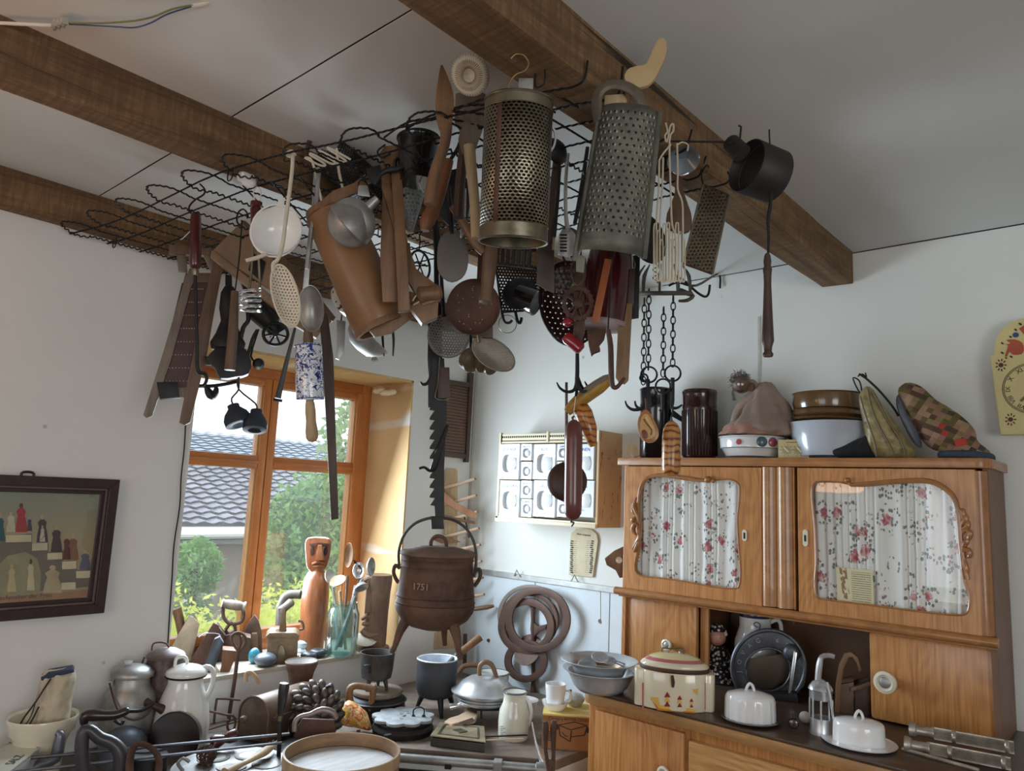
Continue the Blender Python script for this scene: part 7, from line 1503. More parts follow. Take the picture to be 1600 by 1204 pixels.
# bundle of ribbed silver knife rests
M_kn = metal('tarnished silver', S(150, 140, 128), S(196, 188, 176), .3, .6, 20, .1)
def rest(lab, a, b, r, ph):
    h = H('ribbed_silver_bar', lab, 'knife rest', a[0], a[1], P=onz(a[0], a[1], ZC)+V((0, 0, a[2])), group='ribbed silver knife rests')
    A = h.f.A; B = onz(b[0], b[1], ZC)+V((0, 0, b[2])); d = (B-A).normalized(); L_ = (B-A).length
    MB().lathe(A, d, [(0, -.004), (r*1.25, -.004), (r*1.3, .004), (r*1.2, .012), (r*.8, .016), (r*.8, .05), (r*1.0, .055), (r*1.02, .06)], 24).build('end_disc', M_kn, h.t)
    m = MB(); X, Y = perp(d); n = 40
    for k in (0, 1):
        for i in range(n): t = 2*PI*i/n; q = r*(.86+.14*(1 if i % 2 else -1)); m.v.append(A+d*(.06+(L_-.06)*k)+X*(q*math.cos(t))+Y*(q*math.sin(t)))
    for i in range(n): m.f.append((i, (i+1) % n, n+(i+1) % n, n+i))
    m.f += [tuple(range(n-1, -1, -1)), tuple(range(n, 2*n))]; m.build('ribbed_shaft', M_kn, h.t, 20)
    for t in (.45, .95): MB().lathe(A+d*(L_*t-.01), d, [(r*.9, 0), (r*1.06, .003), (r*1.06, .009), (r*.9, .012)], 24).build('collar', M_kn, h.t)
rest('upper ribbed silver bar with a round end disc lying on the other bars', (1424, 1165, .047), (1586, 1196, .047), .017, 0); rest('lower ribbed silver bar with a round end disc resting on the worktop', (1416, 1172, .018), (1580, 1204, .018), .017, 0)
h = H('flat_silver_bar', 'flat tarnished bar lying in front under the ribbed silver bars', 'bar', 1440, 1186, z=ZC); MB().tube([onz(1410, 1172, ZC)+V((0, 0, .005)), onz(1530, 1206, ZC)+V((0, 0, .005))], .0055, 8).build('bar', M_kn, h.t)
# ---------------------------------------------------------------- bench and corner range under the window
ZS = .60
bn = thing('work_bench', 'low wooden bench along the window wall covered with old kitchen tools', 'bench', (.5, -1.9, 0))
M_bench = wood('grey bench boards', S(92, 80, 70), S(130, 116, 102), (3, 20, 20), .6)
for i in range(6): MB().bb((.01+.157*i, -2.9, ZS-.03), (.163+.157*i, -1.265, ZS)).build('board', M_bench, bn, 0, .002)
for x in (.06, .88):
    for y in (-2.82, -1.34): MB().bb((x, y, 0), (x+.06, y+.06, ZS-.03)).build('leg', M_w2, bn, 0, .003)
MB().bb((.05, -2.85, ZS-.11), (.92, -1.30, ZS-.03)).build('apron', M_w2, bn, 0)
rg = thing('corner_range', 'old enamelled kitchen range in the corner with a steel rail along its front', 'stove', (.6, -.5, 0))
pl_ = [(.012, -1.25), (.44, -1.25), (.60, -1.12), (1.19, -.69), (1.19, -.015), (.012, -.015)]
MB().ext([(x, y, .02) for x, y in pl_], (0, 0, ZS-.055)).build('body', plain('white range enamel', S(214, 214, 210), .25, 0, .3, .05), rg, 0, .004)
MB().ext([(x, y, ZS-.035) for x, y in pl_], (0, 0, .035)).build('hob', metal('brown hob plate', S(112, 98, 88), S(150, 134, 120), .55, .2, 8, .2), rg, 0, .003)
e0, e1 = V((.60, -1.12, 0)), V((1.19, -.69, 0)); ed = (e1-e0).normalized(); en = V((ed.y, -ed.x, 0))
for a, b in ((.03, .34), (.37, .70)):
    P = [e0+ed*a+V((0, 0, .26)), e0+ed*b+V((0, 0, .26)), e0+ed*b+V((0, 0, .53)), e0+ed*a+V((0, 0, .53))]
    O = [p+en*.001 for p in P]; c = sum(P, V())/4; I = [c+(p-c)*.86+en*.001 for p in P]
    o1 = resample(O, 40); i1 = resample(I, 40); MB().ring(o1, i1, en*.012).build('door_frame', M_blk, rg, 0, .002); MB().ext([p+en*.0005 for p in I], en*.006).build('oven_door', plain('door enamel', S(206, 208, 204), .25, 0, .3, .05), rg, 0)
MB().tube([e0+ed*-.03+en*.06+V((0, 0, .585)), e0+ed*.66+en*.06+V((0, 0, .585))], .016, 14).build('rail', M_aludull, rg)
MB().lathe(e0+ed*.655+en*.06+V((0, 0, .585)), ed, [(.016, 0), (.022, .004), (.023, .05), (.018, .056), (0, .056)], 18).build('rail_end', M_aludull, rg)
for t in (.10, .34, .52): MB().box(e0+ed*t+en*.035+V((0, 0, .575)), (.012, .04, .012), (ed, en, V((0, 0, 1)))).build('rail_bracket', M_blk, rg, 0, .002)
MB().box(e0+ed*.52+en*.062+V((0, 0, .585)), (.016, .02, .02), (ed, en, V((0, 0, 1)))).build('rail_clamp', M_aludull, rg, 0, .004)
for t, hh_ in ((.005, .11), (.115, .10)): MB().tube([e0+ed*t+en*.09+V((0, 0, .30)), e0+ed*t+en*.085+V((0, 0, .56)), e0+ed*t+en*.085+V((0, 0, .57+hh_))], [.012, .011, .008] if t < .05 else [.02, .02, .016], 10, flat=.6).build('poker_strap', M_rust if t < .05 else M_blk, rg)
B = lambda *a, **k: H(*a, z=ZS, **k)
# --- bucket with sack
h = B('white_bucket', 'cream enamel bucket with a rolled rim at the left end of the bench', 'bucket', 60, 1212)
h.up('body', M_cream, (60, 1212), [(30, 1214), (32, 1210), (36, 1160), (40, 1148), (46, 1140), (48, 1126), (50, 1120), (49, 1117), (45, 1120), (42, 1140), (0, 1145)], 40)
k_ = h
h = H('drawstring_sack', 'beige canvas sack with blue hem and cord stuffed in the cream bucket', 'sack', 75, 1120, P=k_.p(70, 1140))
M_canvas = fabric('beige canvas', S(176, 162, 140), S(200, 188, 164), 12)
bag(h, [(34, 1130), (46, 1108), (58, 1086), (66, 1052), (84, 1046), (116, 1044), (118, 1070), (112, 1098), (108, 1126), (92, 1146), (54, 1146)], 58, M_canvas, 'sack', amp=.09)
h.slab('blue_hem', plain('navy hem', S(52, 58, 84), .9), [(64, 1056), (76, 1048), (114, 1041), (117, 1046), (84, 1054), (66, 1060)], 34, .0, 0, bevel=.004)
h.rod('cord', M_blk, [(30, 1130, .05), (40, 1112, .055), (58, 1088, .055), (72, 1066, .05), (80, 1056, .04)], 1.3); h.rod('cord', M_blk, [(46, 1126, .06), (54, 1112, .06), (62, 1096, .06)], 1.3); h.rod('cord', M_blk, [(30, 1130, .05), (38, 1128, .06), (50, 1110, .06), (56, 1092, .06)], .8)
# --- printed tin at the left edge
h = B('printed_tin_box', 'white tin box with dark printed letters at the left corner of the frame', 'tin', 16, 1260)
P4 = [h.p(-60, 1172, .0), h.p(8, 1204, .12), h.p(62, 1166, -.02), h.p(18, 1158, -.10)]
zt_ = h.f.A.z+.11
Q = [V((p.x, p.y, zt_)) for p in (onz(-50, 1196, zt_), onz(8, 1212, zt_), onz(62, 1168, zt_), onz(14, 1160, zt_))]
MB().ext(Q, (0, 0, -.11)).build('box', plain('pale green tin', S(196, 200, 188), .3, 0, .3, .05), h.t, 0, .002)
ri = (Q[2]-Q[1]).normalized(); text('SALZ', .034, (Q[1]+Q[2])/2+(Q[3]-Q[2])*.25+V((0, 0, .001)), ri, V((0, 0, 1)).cross(ri), plain('grey letters', S(70, 72, 74), .6), 'lettering', h.t, .0003)
MB().tube(Q, .003, 6, True).build('rim', M_steel, h.t)
# --- steel bent pipe handle
h = B('grey_bent_handle', 'bluish grey bent metal handle rising beside the cream bucket', 'handle', 96, 1225); h.rod('handle', plain('blue grey metal', S(110, 112, 122), .35, .5), [(40, 1204), (66, 1192), (86, 1184), (92, 1162), (94, 1148), (88, 1144)], [7, 8, 9, 8, 7, 4], 12)
# --- milk can, pot, pitcher
h = B('aluminium_milk_can', 'dull aluminium milk can with lid and wire bail on the bench under the picture', 'can', 200, 1172)
h.up('body', M_aludull, (200, 1172), [(36, 1174), (38, 1168), (38, 1092), (36, 1082), (30, 1074), (27, 1068), (26, 1056), (30, 1054), (26, 1053), (0, 1056)], 40)
h.up('lid', M_aludull, (200, 1172), [(31, 1056), (32, 1052), (31, 1048), (25, 1042), (12, 1038), (0, 1036.5)], 36); h.slab('lid_knob', M_aludull, [(194, 1040), (194, 1032), (207, 1032), (207, 1040)], 12)
for x in (172, 228): h.dish('ear', M_aludull, (x, 1064), (0, 0, 1), [(0, -3), (4, -3), (4, 3), (0, 3)], 14, w=.02)
h.rod('bail', M_rust, [(172, 1064, .03), (180, 1084, .08), (190, 1102, .10), (210, 1112, .10), (232, 1104, .09), (238, 1090, .04)], 1.4); h.lathe('grip', M_w3, (224, 1088), (258, 1102), [(4, 0), (7, .1), (5, .4), (6, .7), (8, .9), (5, 1)], 14, wa=.06, wb=.06)
h = B('brown_lidded_pot', 'small dark brown speckled pot with a domed lid and wire handle behind the milk can', 'pot', 252, 1160)
h.up('body', metal('speckled brown', S(62, 48, 46), S(96, 78, 74), .4, .3, 60, .1), (252, 1160), [(20, 1160), (26, 1150), (28, 1080), (29, 1040), (27, 1032), (26, 1026), (0, 1026)], 36); h.up('lid', metal('brown lid', S(90, 78, 74), S(120, 106, 100), .4, .3), (252, 1160), [(28, 1027), (29, 1023), (26, 1019), (14, 1013), (0, 1011)], 36)
h.rod('handle', M_rust, [(237, 1016), (239, 1006), (248, 1003), (260, 1005), (265, 1014)], 1.3); h.rod('bail', M_rust, [(226, 1026), (222, 1036), (220, 1050)], 1.5)
h = B('white_enamel_pitcher', 'white enamel coffee pot with lid and looped handle on the bench by the sill', 'pitcher', 285, 1166)
h.up('body', M_wht, (285, 1166), [(38, 1168), (41, 1162), (42, 1130), (38, 1100), (30, 1078), (26, 1066), (26, 1052), (28, 1050), (25, 1050), (0, 1052)], 44)
ld = h.up('lid', M_wht, (285, 1166), [(30, 1055), (31, 1050), (29, 1045), (20, 1040), (8, 1037), (0, 1036)], 40); h.up('lid_edge', M_blk, (285, 1166), [(30, 1056.5), (31.4, 1054.5), (30, 1053)], 40)
h.rod('lid_handle', M_wht, [(273, 1042), (275, 1029), (283, 1025), (291, 1028), (293, 1040)], 2.6); h.rod('handle', M_wht, [(308, 1052), (322, 1041), (333, 1048), (332, 1068), (322, 1090), (314, 1100)], 4)
h.rod('latch', M_rust, [(276, 1047, .05), (279, 1054, .055)], 1.2)
# --- sill: planes, sad irons
SL = lambda *a, **k: H(*a, z=.7795, **k)
M_pl = wood('old plane wood', S(108, 84, 60), S(150, 122, 92)); M_sole = metal('iron sole', S(96, 84, 70), S(136, 122, 104), .45, .5)
h = SL('flat_iron_sole', 'upright sad iron showing its pale pointed sole at the left of the sill', 'flat iron', 290, 1032)
h.slab('sole', metal('pale sole', S(150, 132, 108), S(176, 160, 138), .4, .5), [(262, 1018), (276, 1030), (298, 1030), (308, 990), (312, 972), (302, 962), (296, 960)], 6, .02); h.slab('body', M_w2, [(264, 1020), (296, 962), (303, 962), (310, 974), (302, 1028), (276, 1032)], 30, -.015)
h.rod('handle', M_w1, [(286, 1000, -.02), (280, 970, -.03), (275, 952, -.03)], [7, 7, 8], 10)
h = SL('dark_flat_iron', 'dark brown sad iron standing on its heel beside the pale soled iron', 'flat iron', 330, 1034)
h.slab('sole', M_ruststem, [(296, 1032), (322, 1034), (344, 986), (342, 974), (334, 970)], 8, .03); h.slab('body', M_w3, [(300, 1034), (330, 1036), (352, 990), (340, 974)], 32, -.005); h.rod('wire', M_steel, [(311, 992, .04), (322, 986, .04), (342, 987, .04), (345, 994, .04)], 1)
h = SL('blue_steel_iron', 'sad iron with a dark steel edge leaning on the sill behind the ringed rod', 'flat iron', 352, 1044)
h.slab('body', plain('dark steel', S(70, 74, 82), .35, .6), [(318, 1040), (334, 1044), (350, 1000), (344, 990), (336, 994)], 14, .04); h.slab('wood_body', wood('orange brown wood', S(104, 64, 38), S(136, 88, 54)), [(338, 1062), (352, 1062), (372, 1012), (348, 1010), (346, 1040)], 30, .02); h.slab('card', M_paper, [(330, 1040), (338, 1034), (344, 1044), (336, 1052)], 2, .055)
h = SL('iron_with_turned_grip', 'upright charcoal iron with a turned wooden grip on a forged iron arch', 'flat iron', 362, 1030)
h.lathe('grip', M_w5, (346, 942), (384, 948), [(5, 0), (7.5, .04), (6, .12), (7.5, .3), (7.5, .7), (6, .86), (8, .92), (8, .98), (0, 1)], 16); h.rod('arch', M_rust, [(348, 946), (349, 962), (356, 972), (366, 974), (378, 970), (381, 958), (379, 950)], 3); h.rod('ornament', M_rust, [(352, 984), (362, 972), (368, 984), (358, 990), (352, 984)], 2.6); h.slab('body', M_rust, [(338, 1050), (388, 1052), (392, 994), (366, 988), (342, 992)], 34, -.01, 0)
h = SL('pointed_flat_iron', 'pointed rusty sad iron standing on its heel near the middle of the window', 'flat iron', 398, 1020)
h.slab('sole', M_rust, [(384, 1016), (410, 1018), (409, 985), (404, 968), (398, 959), (390, 968), (380, 988)], 8, .012, 0); h.slab('body', M_ruststem, [(386, 1014), (408, 1016), (406, 985), (398, 966), (386, 986)], 24, -.015); h.slab('side_bar', M_w2, [(392, 1000), (394, 986), (402, 986), (403, 992), (404, 1024), (396, 1024)], 8, .04)
# --- charcoal box iron
h = SL('charcoal_box_iron', 'brass coloured charcoal box iron with a chimney and wooden grip on the sill', 'box iron', 440, 1032)
M_box = metal('old brass iron', S(108, 90, 66), S(146, 126, 98), .5, .4, 10, .2)
def boxi(u0, d): return None
h.slab('body', M_box, [(417, 1031), (464, 1029), (466, 990), (419, 987)], 42, 0, 0, bevel=.003); h.slab('lid', M_box, [(416, 990), (422, 984), (462, 984), (468, 988), (466, 993), (418, 992)], 46, 0); h.slab('relief', M_tin, [(434, 1022), (437, 1006), (440, 1002), (444, 1006), (446, 1022)], 3, .072, 2); h.slab('base', M_ruststem, [(412, 1036), (468, 1033), (468, 1028), (413, 1030)], 48, .002)
h.slab('arm', M_box, [(436, 986), (448, 986), (446, 950), (440, 950)], 8, .02); h.lathe('grip', M_w5, (439, 953), (456, 941), [(5, 0), (7, .1), (6, .5), (7, .9), (5, 1)], 14, wa=.02, wb=-.03); h.rod('chimney', metal('grey chimney', S(78, 72, 64), S(104, 96, 86), .5, .4), [(438, 978, -.03), (440, 950, -.05), (448, 934, -.05), (460, 930, -.04), (470, 930, -.03)], [8, 8, 7.5, 7, 7], 14); h.rod('latch', M_box, [(466, 968, .02), (472, 970, .02), (474, 980, .02), (468, 982, .02)], 2)
# --- carved figure
h = SL('carved_wooden_figure', 'tall reddish wooden figure with a long carved face on the sill before the window', 'figure', 492, 1016)
M_fig = wood('red brown carved wood', S(112, 58, 30), S(168, 104, 62), (26, 26, 3), .35, S(70, 36, 22), .3, .2)
h.up('body', M_fig, (491, 1016), [(16, 1018), (18, 1012), (18, 985), (20, 955), (20, 925), (18, 905), (14, 895), (9, 890), (9, 884)], 24, sx=1.05)
hd_ = MB().ext(h.f.L(sm2([(480, 886), (478, 868), (477, 848), (482, 840), (500, 839), (516, 842), (517, 856), (512, 880), (504, 892), (490, 893)], 2), .026), -h.f.n*.055).build('head', M_fig, h.t, 40, .006)
h.slab('nose', M_fig, [(493, 874), (497, 850), (503, 850), (507, 873)], 16, .034, par=hd_); h.slab('brow', wood('dark carving', S(64, 34, 24), S(90, 50, 34)), [(483, 848), (498, 846), (514, 848), (511, 853), (498, 851), (486, 853)], 6, .028, par=hd_)
for ex in (488, 509): h.slab('eye_hollow', plain('hollow brown', S(58, 32, 24), .6), ell(ex, 860, 3.4, 7, 8, 12), 2, .027, par=hd_)
h.rod('lip', M_fig, [(488, 880, .030), (499, 876, .034), (508, 879, .030)], 2.4, par=hd_); h.rod('lip', M_fig, [(490, 884, .030), (499, 883, .033), (507, 883, .030)], 2, par=hd_)
h.dish('knot', plain('knot hole', S(48, 26, 20), .7), (484, 953), (0, 0, 1), [(0, 0), (2.4, 0), (0, .6)], 12, sx=.8, w=.0535)
# --- glass jar with spoons
h = SL('green_glass_jar', 'pale green glass preserving jar on the sill full of wooden and metal spoons', 'jar', 535, 1022)
m, N, L, P = newmat('pale green glass'); N.remove(P); out = N['Material Output']; tr = N.new('ShaderNodeBsdfTransparent'); tr.inputs[0].default_value = (.66, .86, .84, 1); gl_ = N.new('ShaderNodeBsdfGlossy'); gl_.inputs['Roughness'].default_value = .05; df = N.new('ShaderNodeBsdfDiffuse'); df.inputs[0].default_value = S(130, 180, 176)
lw = N.new('ShaderNodeLayerWeight'); lw.inputs[0].default_value = .35; m1 = N.new('ShaderNodeMixShader'); m1.inputs[0].default_value = .22; L.new(tr.outputs[0], m1.inputs[1]); L.new(df.outputs[0], m1.inputs[2]); m2 = N.new('ShaderNodeMixShader'); L.new(math_n(N, L, 'MULTIPLY', lw.outputs[0], .7), m2.inputs[0]); L.new(m1.outputs[0], m2.inputs[1]); L.new(gl_.outputs[0], m2.inputs[2]); L.new(m2.outputs[0], out.inputs[0]); M_gjar = m
h.up('glass', M_gjar, (535, 1022), [(0, 1022), (23, 1022), (25, 1018), (25, 958), (22, 950), (21, 944), (22, 941)], 32)
JR = h
def jarspoon(lab, pts, bowl, r, mat, flat=False, sx=.7, ax=(-.2, .5, .8)):
    q = H('cooking_spoon', lab, 'spoon', pts[0][0], pts[0][1], P=JR.p(535, 1018), group='spoons in the green glass jar')
    q.rod('handle', mat, pts, [2.4, 2.4, 3], 8); q.dish('bowl', mat, bowl, ax, [(0, -r*.45), (r*.6, -r*.38), (r, 0), (r*.96, 1), (r*.55, -r*.2), (0, -r*.28)], 22, sx=sx, xd=None, w=pts[-1][2]); return q
jarspoon('pale wooden ladle with a cup shaped bowl in the green glass jar', [(540, 1014, 0), (534, 960, .0), (531, 922, .02)], (528, 906), 13, M_w4, sx=1, ax=(-.3, .8, .5)); jarspoon('tall narrow wooden spoon, the highest in the green glass jar', [(530, 1010, -.01), (540, 940, -.02), (543, 900, -.03)], (545, 868), 20, M_w1, sx=.42, ax=(-.5, .1, .8)); jarspoon('grey metal spoon at the left in the green glass jar', [(528, 1012, -.015), (524, 950, -.03), (520, 918, -.03)], (516, 902), 14, M_aludull, sx=.8, ax=(.5, .5, .5)); jarspoon('grey metal ladle leaning right out of the green glass jar', [(524, 1014, .01), (545, 960, .01), (555, 930, .02)], (565, 917), 16, M_aludull, sx=.7, ax=(.3, -.8, .4)); jarspoon('steel spoon with a shiny upright bowl at the right of the jar', [(528, 1010, -.01), (548, 950, -.02), (556, 915, -.03)], (560, 892), 13, M_steel, sx=.7, ax=(.1, .1, 1)); jarspoon('grey tin spoon turned away, tallest at the right of the jar', [(532, 1012, -.02), (552, 940, -.03), (566, 905, -.035)], (580, 886), 15, M_aludull, sx=.62, ax=(.6, .1, .6))
q = H('serving_fork', 'brown fork with fanned prongs leaning out of the green glass jar', 'fork', 560, 880, P=JR.p(535, 1016)); q.rod('handle', M_rust, [(530, 1010, -.01), (552, 940, -.03), (566, 892, -.04)], 2)
for k in range(4): q.rod('prong', M_rust, [(566, 892, -.04), (560-2*k, 882-1.2*k, -.04), (552+1*k, 876+2.3*k, -.04)], 1.1, 6)
# --- carved face block
h = SL('carved_face_block', 'brown grey wooden block carved as a bearded face beside the glass jar', 'sculpture', 585, 1014)
M_face = wood('grey brown carved wood', S(108, 82, 66), S(146, 116, 94), (14, 14, 5), .6)
h.up('trunk', M_face, (588, 1012), [(18, 1014), (19, 1006), (19.5, 960), (21, 925), (23, 905), (22, 897), (0, 899)], 20, sx=.95); fm = MB()
h.slab('nose', M_face, [(570, 955), (574, 905), (580, 900), (585, 952)], 14, .036); h.rod('brow', M_face, [(566, 912, .034), (576, 902, .045), (596, 910, .04)], 3.5); h.slab('eye', M_w3, ell(592, 925, 5, 3, 10, 12), 3, .044); h.rod('lip', M_face, [(566, 965, .036), (574, 960, .046), (586, 964, .044)], 3); h.rod('lip', M_face, [(567, 972, .036), (575, 972, .046), (586, 972, .044)], 3); h.rod('beard', M_face, [(566, 982, .034), (578, 990, .044), (592, 986, .042)], [5, 7, 5])
h.up('base', M_w2, (586, 1012), [(25, 1014), (25, 1007), (0, 1006)], 26, w=.02); h.dish('shavings', plain('pale shavings', S(196, 186, 168), .9, bmp=.6), (572, 996), (0, .8, .4), [(0, -4), (14, -3), (18, 1), (9, 5), (0, 6)], 18, w=.04)
h = SL('wooden_clothes_pegs', 'small stack of brown wooden pegs at the right end of the sill', 'pegs', 614, 1002)
for k in range(4): h.slab('peg', M_w2, [(604+5*k, 1006), (604+5*k, 993), (608+5*k, 993), (608+5*k, 1006)], 30)
# --- pebbles and glass insulators
for nm, lab, px, py, r, sq, mat, cat in (('blue_glass_stopper', 'turquoise blue glass lump on the sill beside the rusty irons', 396, 1036, 9, 1.35, plain('blue glass', S(56, 140, 160), .1, 0, .5), 'stopper'), ('large_grey_pebble', 'large smooth blue grey pebble on the front edge of the sill', 414, 1040, 17, .62, plain('grey pebble', S(92, 98, 106), .4, 0, .2), 'pebble'), ('black_pebble', 'flat black pebble on the sill beside the green glass jar', 496, 1026, 14, .5, plain('black pebble', S(50, 52, 56), .4, 0, .2), 'pebble'), ('second_black_pebble', 'dark grey pebble on the sill just behind the flared brown vase', 482, 1030, 13, .5, plain('dark pebble', S(64, 68, 74), .4, 0, .2), 'pebble')):
    h = SL(nm, lab, cat, px, py); b = h.p(px, py); MB().ball(b+V((0, 0, r*sq*h.s*.95)), (r*h.s, r*h.s, r*sq*h.s), 20, 12).build('stone', mat, h.t, 80)
h = SL('glass_insulator', 'clear ridged glass insulator on the sill behind the pebbles', 'insulator', 473, 1018); h.up('glass', plain('clear glass lump', S(166, 182, 190), .08, 0, .6), (473, 1018), [(9, 1020), (11, 1015), (8, 1011), (10, 1008), (10, 1003), (6, 1000), (0, 999)], 24)
# --- ringed rod stand and wire trivet
h = B('ringed_iron_stand', 'rusty iron rod with a double ring top rising in front of the sill', 'trivet', 372, 1128)
h.rod('rod', M_rust, [(372, 1016), (367, 1060), (360, 1104), (356, 1134)], 3); h.rod('ring', M_rust, [(372, 1016), (364, 1004), (362, 994), (370, 988), (380, 991), (384, 1000), (380, 1010), (372, 1018)], 2.4); h.rod('ring', M_rust, [(372, 1014), (376, 1004), (374, 992), (368, 990)], 2)
h = B('wire_trivet', 'bent iron wire trivet frame lying on the bench before the white coffee pot', 'trivet', 330, 1138)
h.rod('wire', M_rust, [(306, 1128, .05), (308, 1102, .05), (316, 1102, .05), (352, 1110, .05), (364, 1112, .05), (368, 1122, .05), (364, 1134, .05), (356, 1132, .05), (356, 1118, .05)], 2); h.rod('wire', M_rust, [(334, 1132, -.01), (338, 1096, -.01), (344, 1092, -.01), (376, 1094, -.01)], 2); h.rod('wire', M_rust, [(312, 1138, .05), (340, 1130, .04), (372, 1124, .02)], 1.5)
# --- tin meat roaster box
h = B('arched_tin_roaster', 'brown arched tin roasting box with a hinged front on the bench below the sill', 'roaster', 420, 1152)
M_roast = metal('brown tin', S(84, 66, 54), S(124, 102, 86), .45, .4, 9, .2)
ax_ = (h.f.R*.62+V((0, 0, .13))-h.f.n*.70).normalized(); ax_.z = 0; ax_.normalize(); sd = V((0, 0, 1)).cross(ax_)
b0 = h.p(394, 1152, .05); R_ = 29*h.s
sec = [(-1, 0), (-1, 1.35)]+[(-math.cos(a), 1.35+.9*math.sin(a)) for a in [PI*i/12 for i in range(1, 12)]]+[(1, 1.35), (1, 0)]
MB().ext([b0+sd*(-x*R_)+V((0, 0, z*R_)) for x, z in sec], ax_*.29).build('body', M_roast, h.t, 40, .003)
MB().tube([b0+sd*(-x*R_*1.01)+V((0, 0, z*R_*1.01)) for x, z in sec], 2*h.s, 6, True).build('front_rim', M_roast, h.t); MB().box(b0+sd*(-R_*1.02)+ax_*.14+V((0, 0, R_*1.2)), (.005, .12, .008), (sd, ax_, V((0, 0, 1)))).build('seam', M_roast, h.t, 0)
h.dish('knob', M_roast, (384, 1112), (-.5, 0, .8), [(0, -2), (5, -1), (6, 3), (4, 6), (0, 6)], 16, w=.09); h.rod('handle', M_w4, [(384, 1064), (385, 1052), (392, 1050), (402, 1060), (403, 1068)], 3.4); h.rod('latch', M_roast, [(408, 1108, .07), (414, 1112, .07), (413, 1120, .07)], 2)
for dy in (0, 1): h.rod('foot', M_roast, [(370, 1156, .1), (372, 1162, .1)], 2)
# --- flared vase
h = B('flared_brown_vase', 'flared brown metal funnel vase with a pale inside below the sill', 'vase', 468, 1118)
h.up('vase', M_rust, (468, 1118), [(30, 1120), (32, 1105), (26, 1088), (17, 1074), (17, 1066), (20, 1050), (24, 1040), (25, 1035), (24, 1032)], 36); h.up('inside', plain('pale enamel inside', S(176, 172, 168), .3), (468, 1118), [(24, 1032), (21, 1038), (12, 1048), (0, 1052)], 36); h.up('rim', plain('worn rim', S(120, 100, 88), .5), (468, 1118), [(24, 1034), (25.5, 1033), (24.5, 1031), (23.5, 1032.5)], 36)
# --- round cake mould with scale pattern
h = B('scaled_cake_mould', 'dark copper cake mould with overlapping bulging scales leaning on the bench', 'mould', 490, 1150)
c0 = h.p(488, 1112, .02); axm = (h.f.R*-.28+V((0, 0, .30))+h.f.n*.9).normalized(); X, Y = perp(axm); M_mould = metal('dark mould', S(76, 68, 64), S(116, 106, 98), .4, .6, 10, .05)
MB().lathe(c0-axm*.03, axm, [(44*h.s, 0), (45*h.s, .004), (43*h.s, .012), (30*h.s, .028), (10*h.s, .036), (0, .036)], 40).build('mould_body', M_mould, h.t)
for ri_, n in ((9, 4), (21, 9), (33, 14), (42, 18)):
    for k in range(n):
        a = 2*PI*(k+.5*(ri_ % 2))/n; e = X*math.cos(a)+Y*math.sin(a); t_ = -X*math.sin(a)+Y*math.cos(a); p = c0+e*(ri_*h.s)+axm*(.008-.022*(ri_/44)**2)
        m = MB()
        for i in range(7):
            th_ = PI*i/6
            for j in range(10): ph = 2*PI*j/10; m.v.append(p+(e*.83+t_*.55)*(10.5*h.s*math.sin(th_)*math.cos(ph))+(t_*.83-e*.55)*(6.6*h.s*math.sin(th_)*math.sin(ph))+axm*(5.5*h.s*math.cos(th_)))
        for i in range(6):
            for j in range(10): m.f.append((i*10+j, (i+1)*10+j, (i+1)*10+(j+1) % 10, i*10+(j+1) % 10))
        m.build('scale', M_mould, h.t, 80)
h.rod('hook_lug', M_blk, [(510, 1074), (516, 1072), (518, 1080)], 3.6)
# --- curved handled cutter
h = B('curved_handle_chopper', 'chopper with a pale curved handle standing before the scaled mould', 'chopper', 495, 1175)
h.rod('handle', metal('worn handle', S(130, 118, 112), S(160, 148, 140), .4, .5), [(463, 1128, .1), (464, 1114, .1), (472, 1106, .1), (486, 1103, .1), (504, 1096, .1), (520, 1100, .1), (526, 1110, .1)], [4, 4, 3.5, 4, 5, 5, 3], 10); h.slab('blade', M_ruststem, [(464, 1128), (474, 1110), (522, 1112), (526, 1140), (462, 1140)], 4, .09)
# --- black handled brush
h = B('black_handled_knife', 'tool with a thick black handle standing upright on the bench before the roaster', 'knife', 440, 1185)
h.lathe('handle', plain('black handle', S(40, 38, 40), .35, 0, .2), (446, 1054), (439, 1106), [(0, 0), (7, .03), (8, .15), (7, .5), (5, .9), (4, 1)], 14, wa=.1, wb=.1); h.rod('ferrule', M_tin, [(439, 1104, .1), (438, 1112, .1)], 4.5, 10, 0); h.rod('shaft', M_blk, [(438, 1112, .1), (438, 1140, .1), (436, 1184, .08)], 3.4)
# --- dark wooden crank and dome, bowl
M_hd = plain('dark polished handle', S(46, 36, 36), .3, 0, .3, .2)
h = B('dark_pistol_handle', 'dark brown curved wooden handle lying across in front of the milk can', 'handle tool', 170, 1200); h.rod('handle', M_hd, [(134, 1120, .08), (136, 1108, .08), (150, 1106, .08), (180, 1106, .08), (198, 1100, .08), (203, 1098, .08)], [5, 8, 9, 7, 6, 3], 12); h.rod('bracket', M_blk, [(180, 1114, .08), (190, 1120, .08), (194, 1114, .08)], 2.4); h.rod('bar', M_blk, [(200, 1100, .08), (222, 1100, .07), (240, 1090, .06)], 3)
h = B('black_loop_handle', 'thick dark grey loop handle of an iron standing at the bottom left', 'handle tool', 160, 1225)
h.rod('loop', plain('dark grey handle', S(58, 56, 60), .4, 0, .1), [(140, 1204, .12), (132, 1160, .12), (134, 1126, .12), (144, 1122, .12), (158, 1134, .12), (178, 1142, .12), (190, 1160, .12), (186, 1190, .12), (176, 1210, .12)], [9, 10, 9, 8, 9, 9, 11, 10, 9], 12)
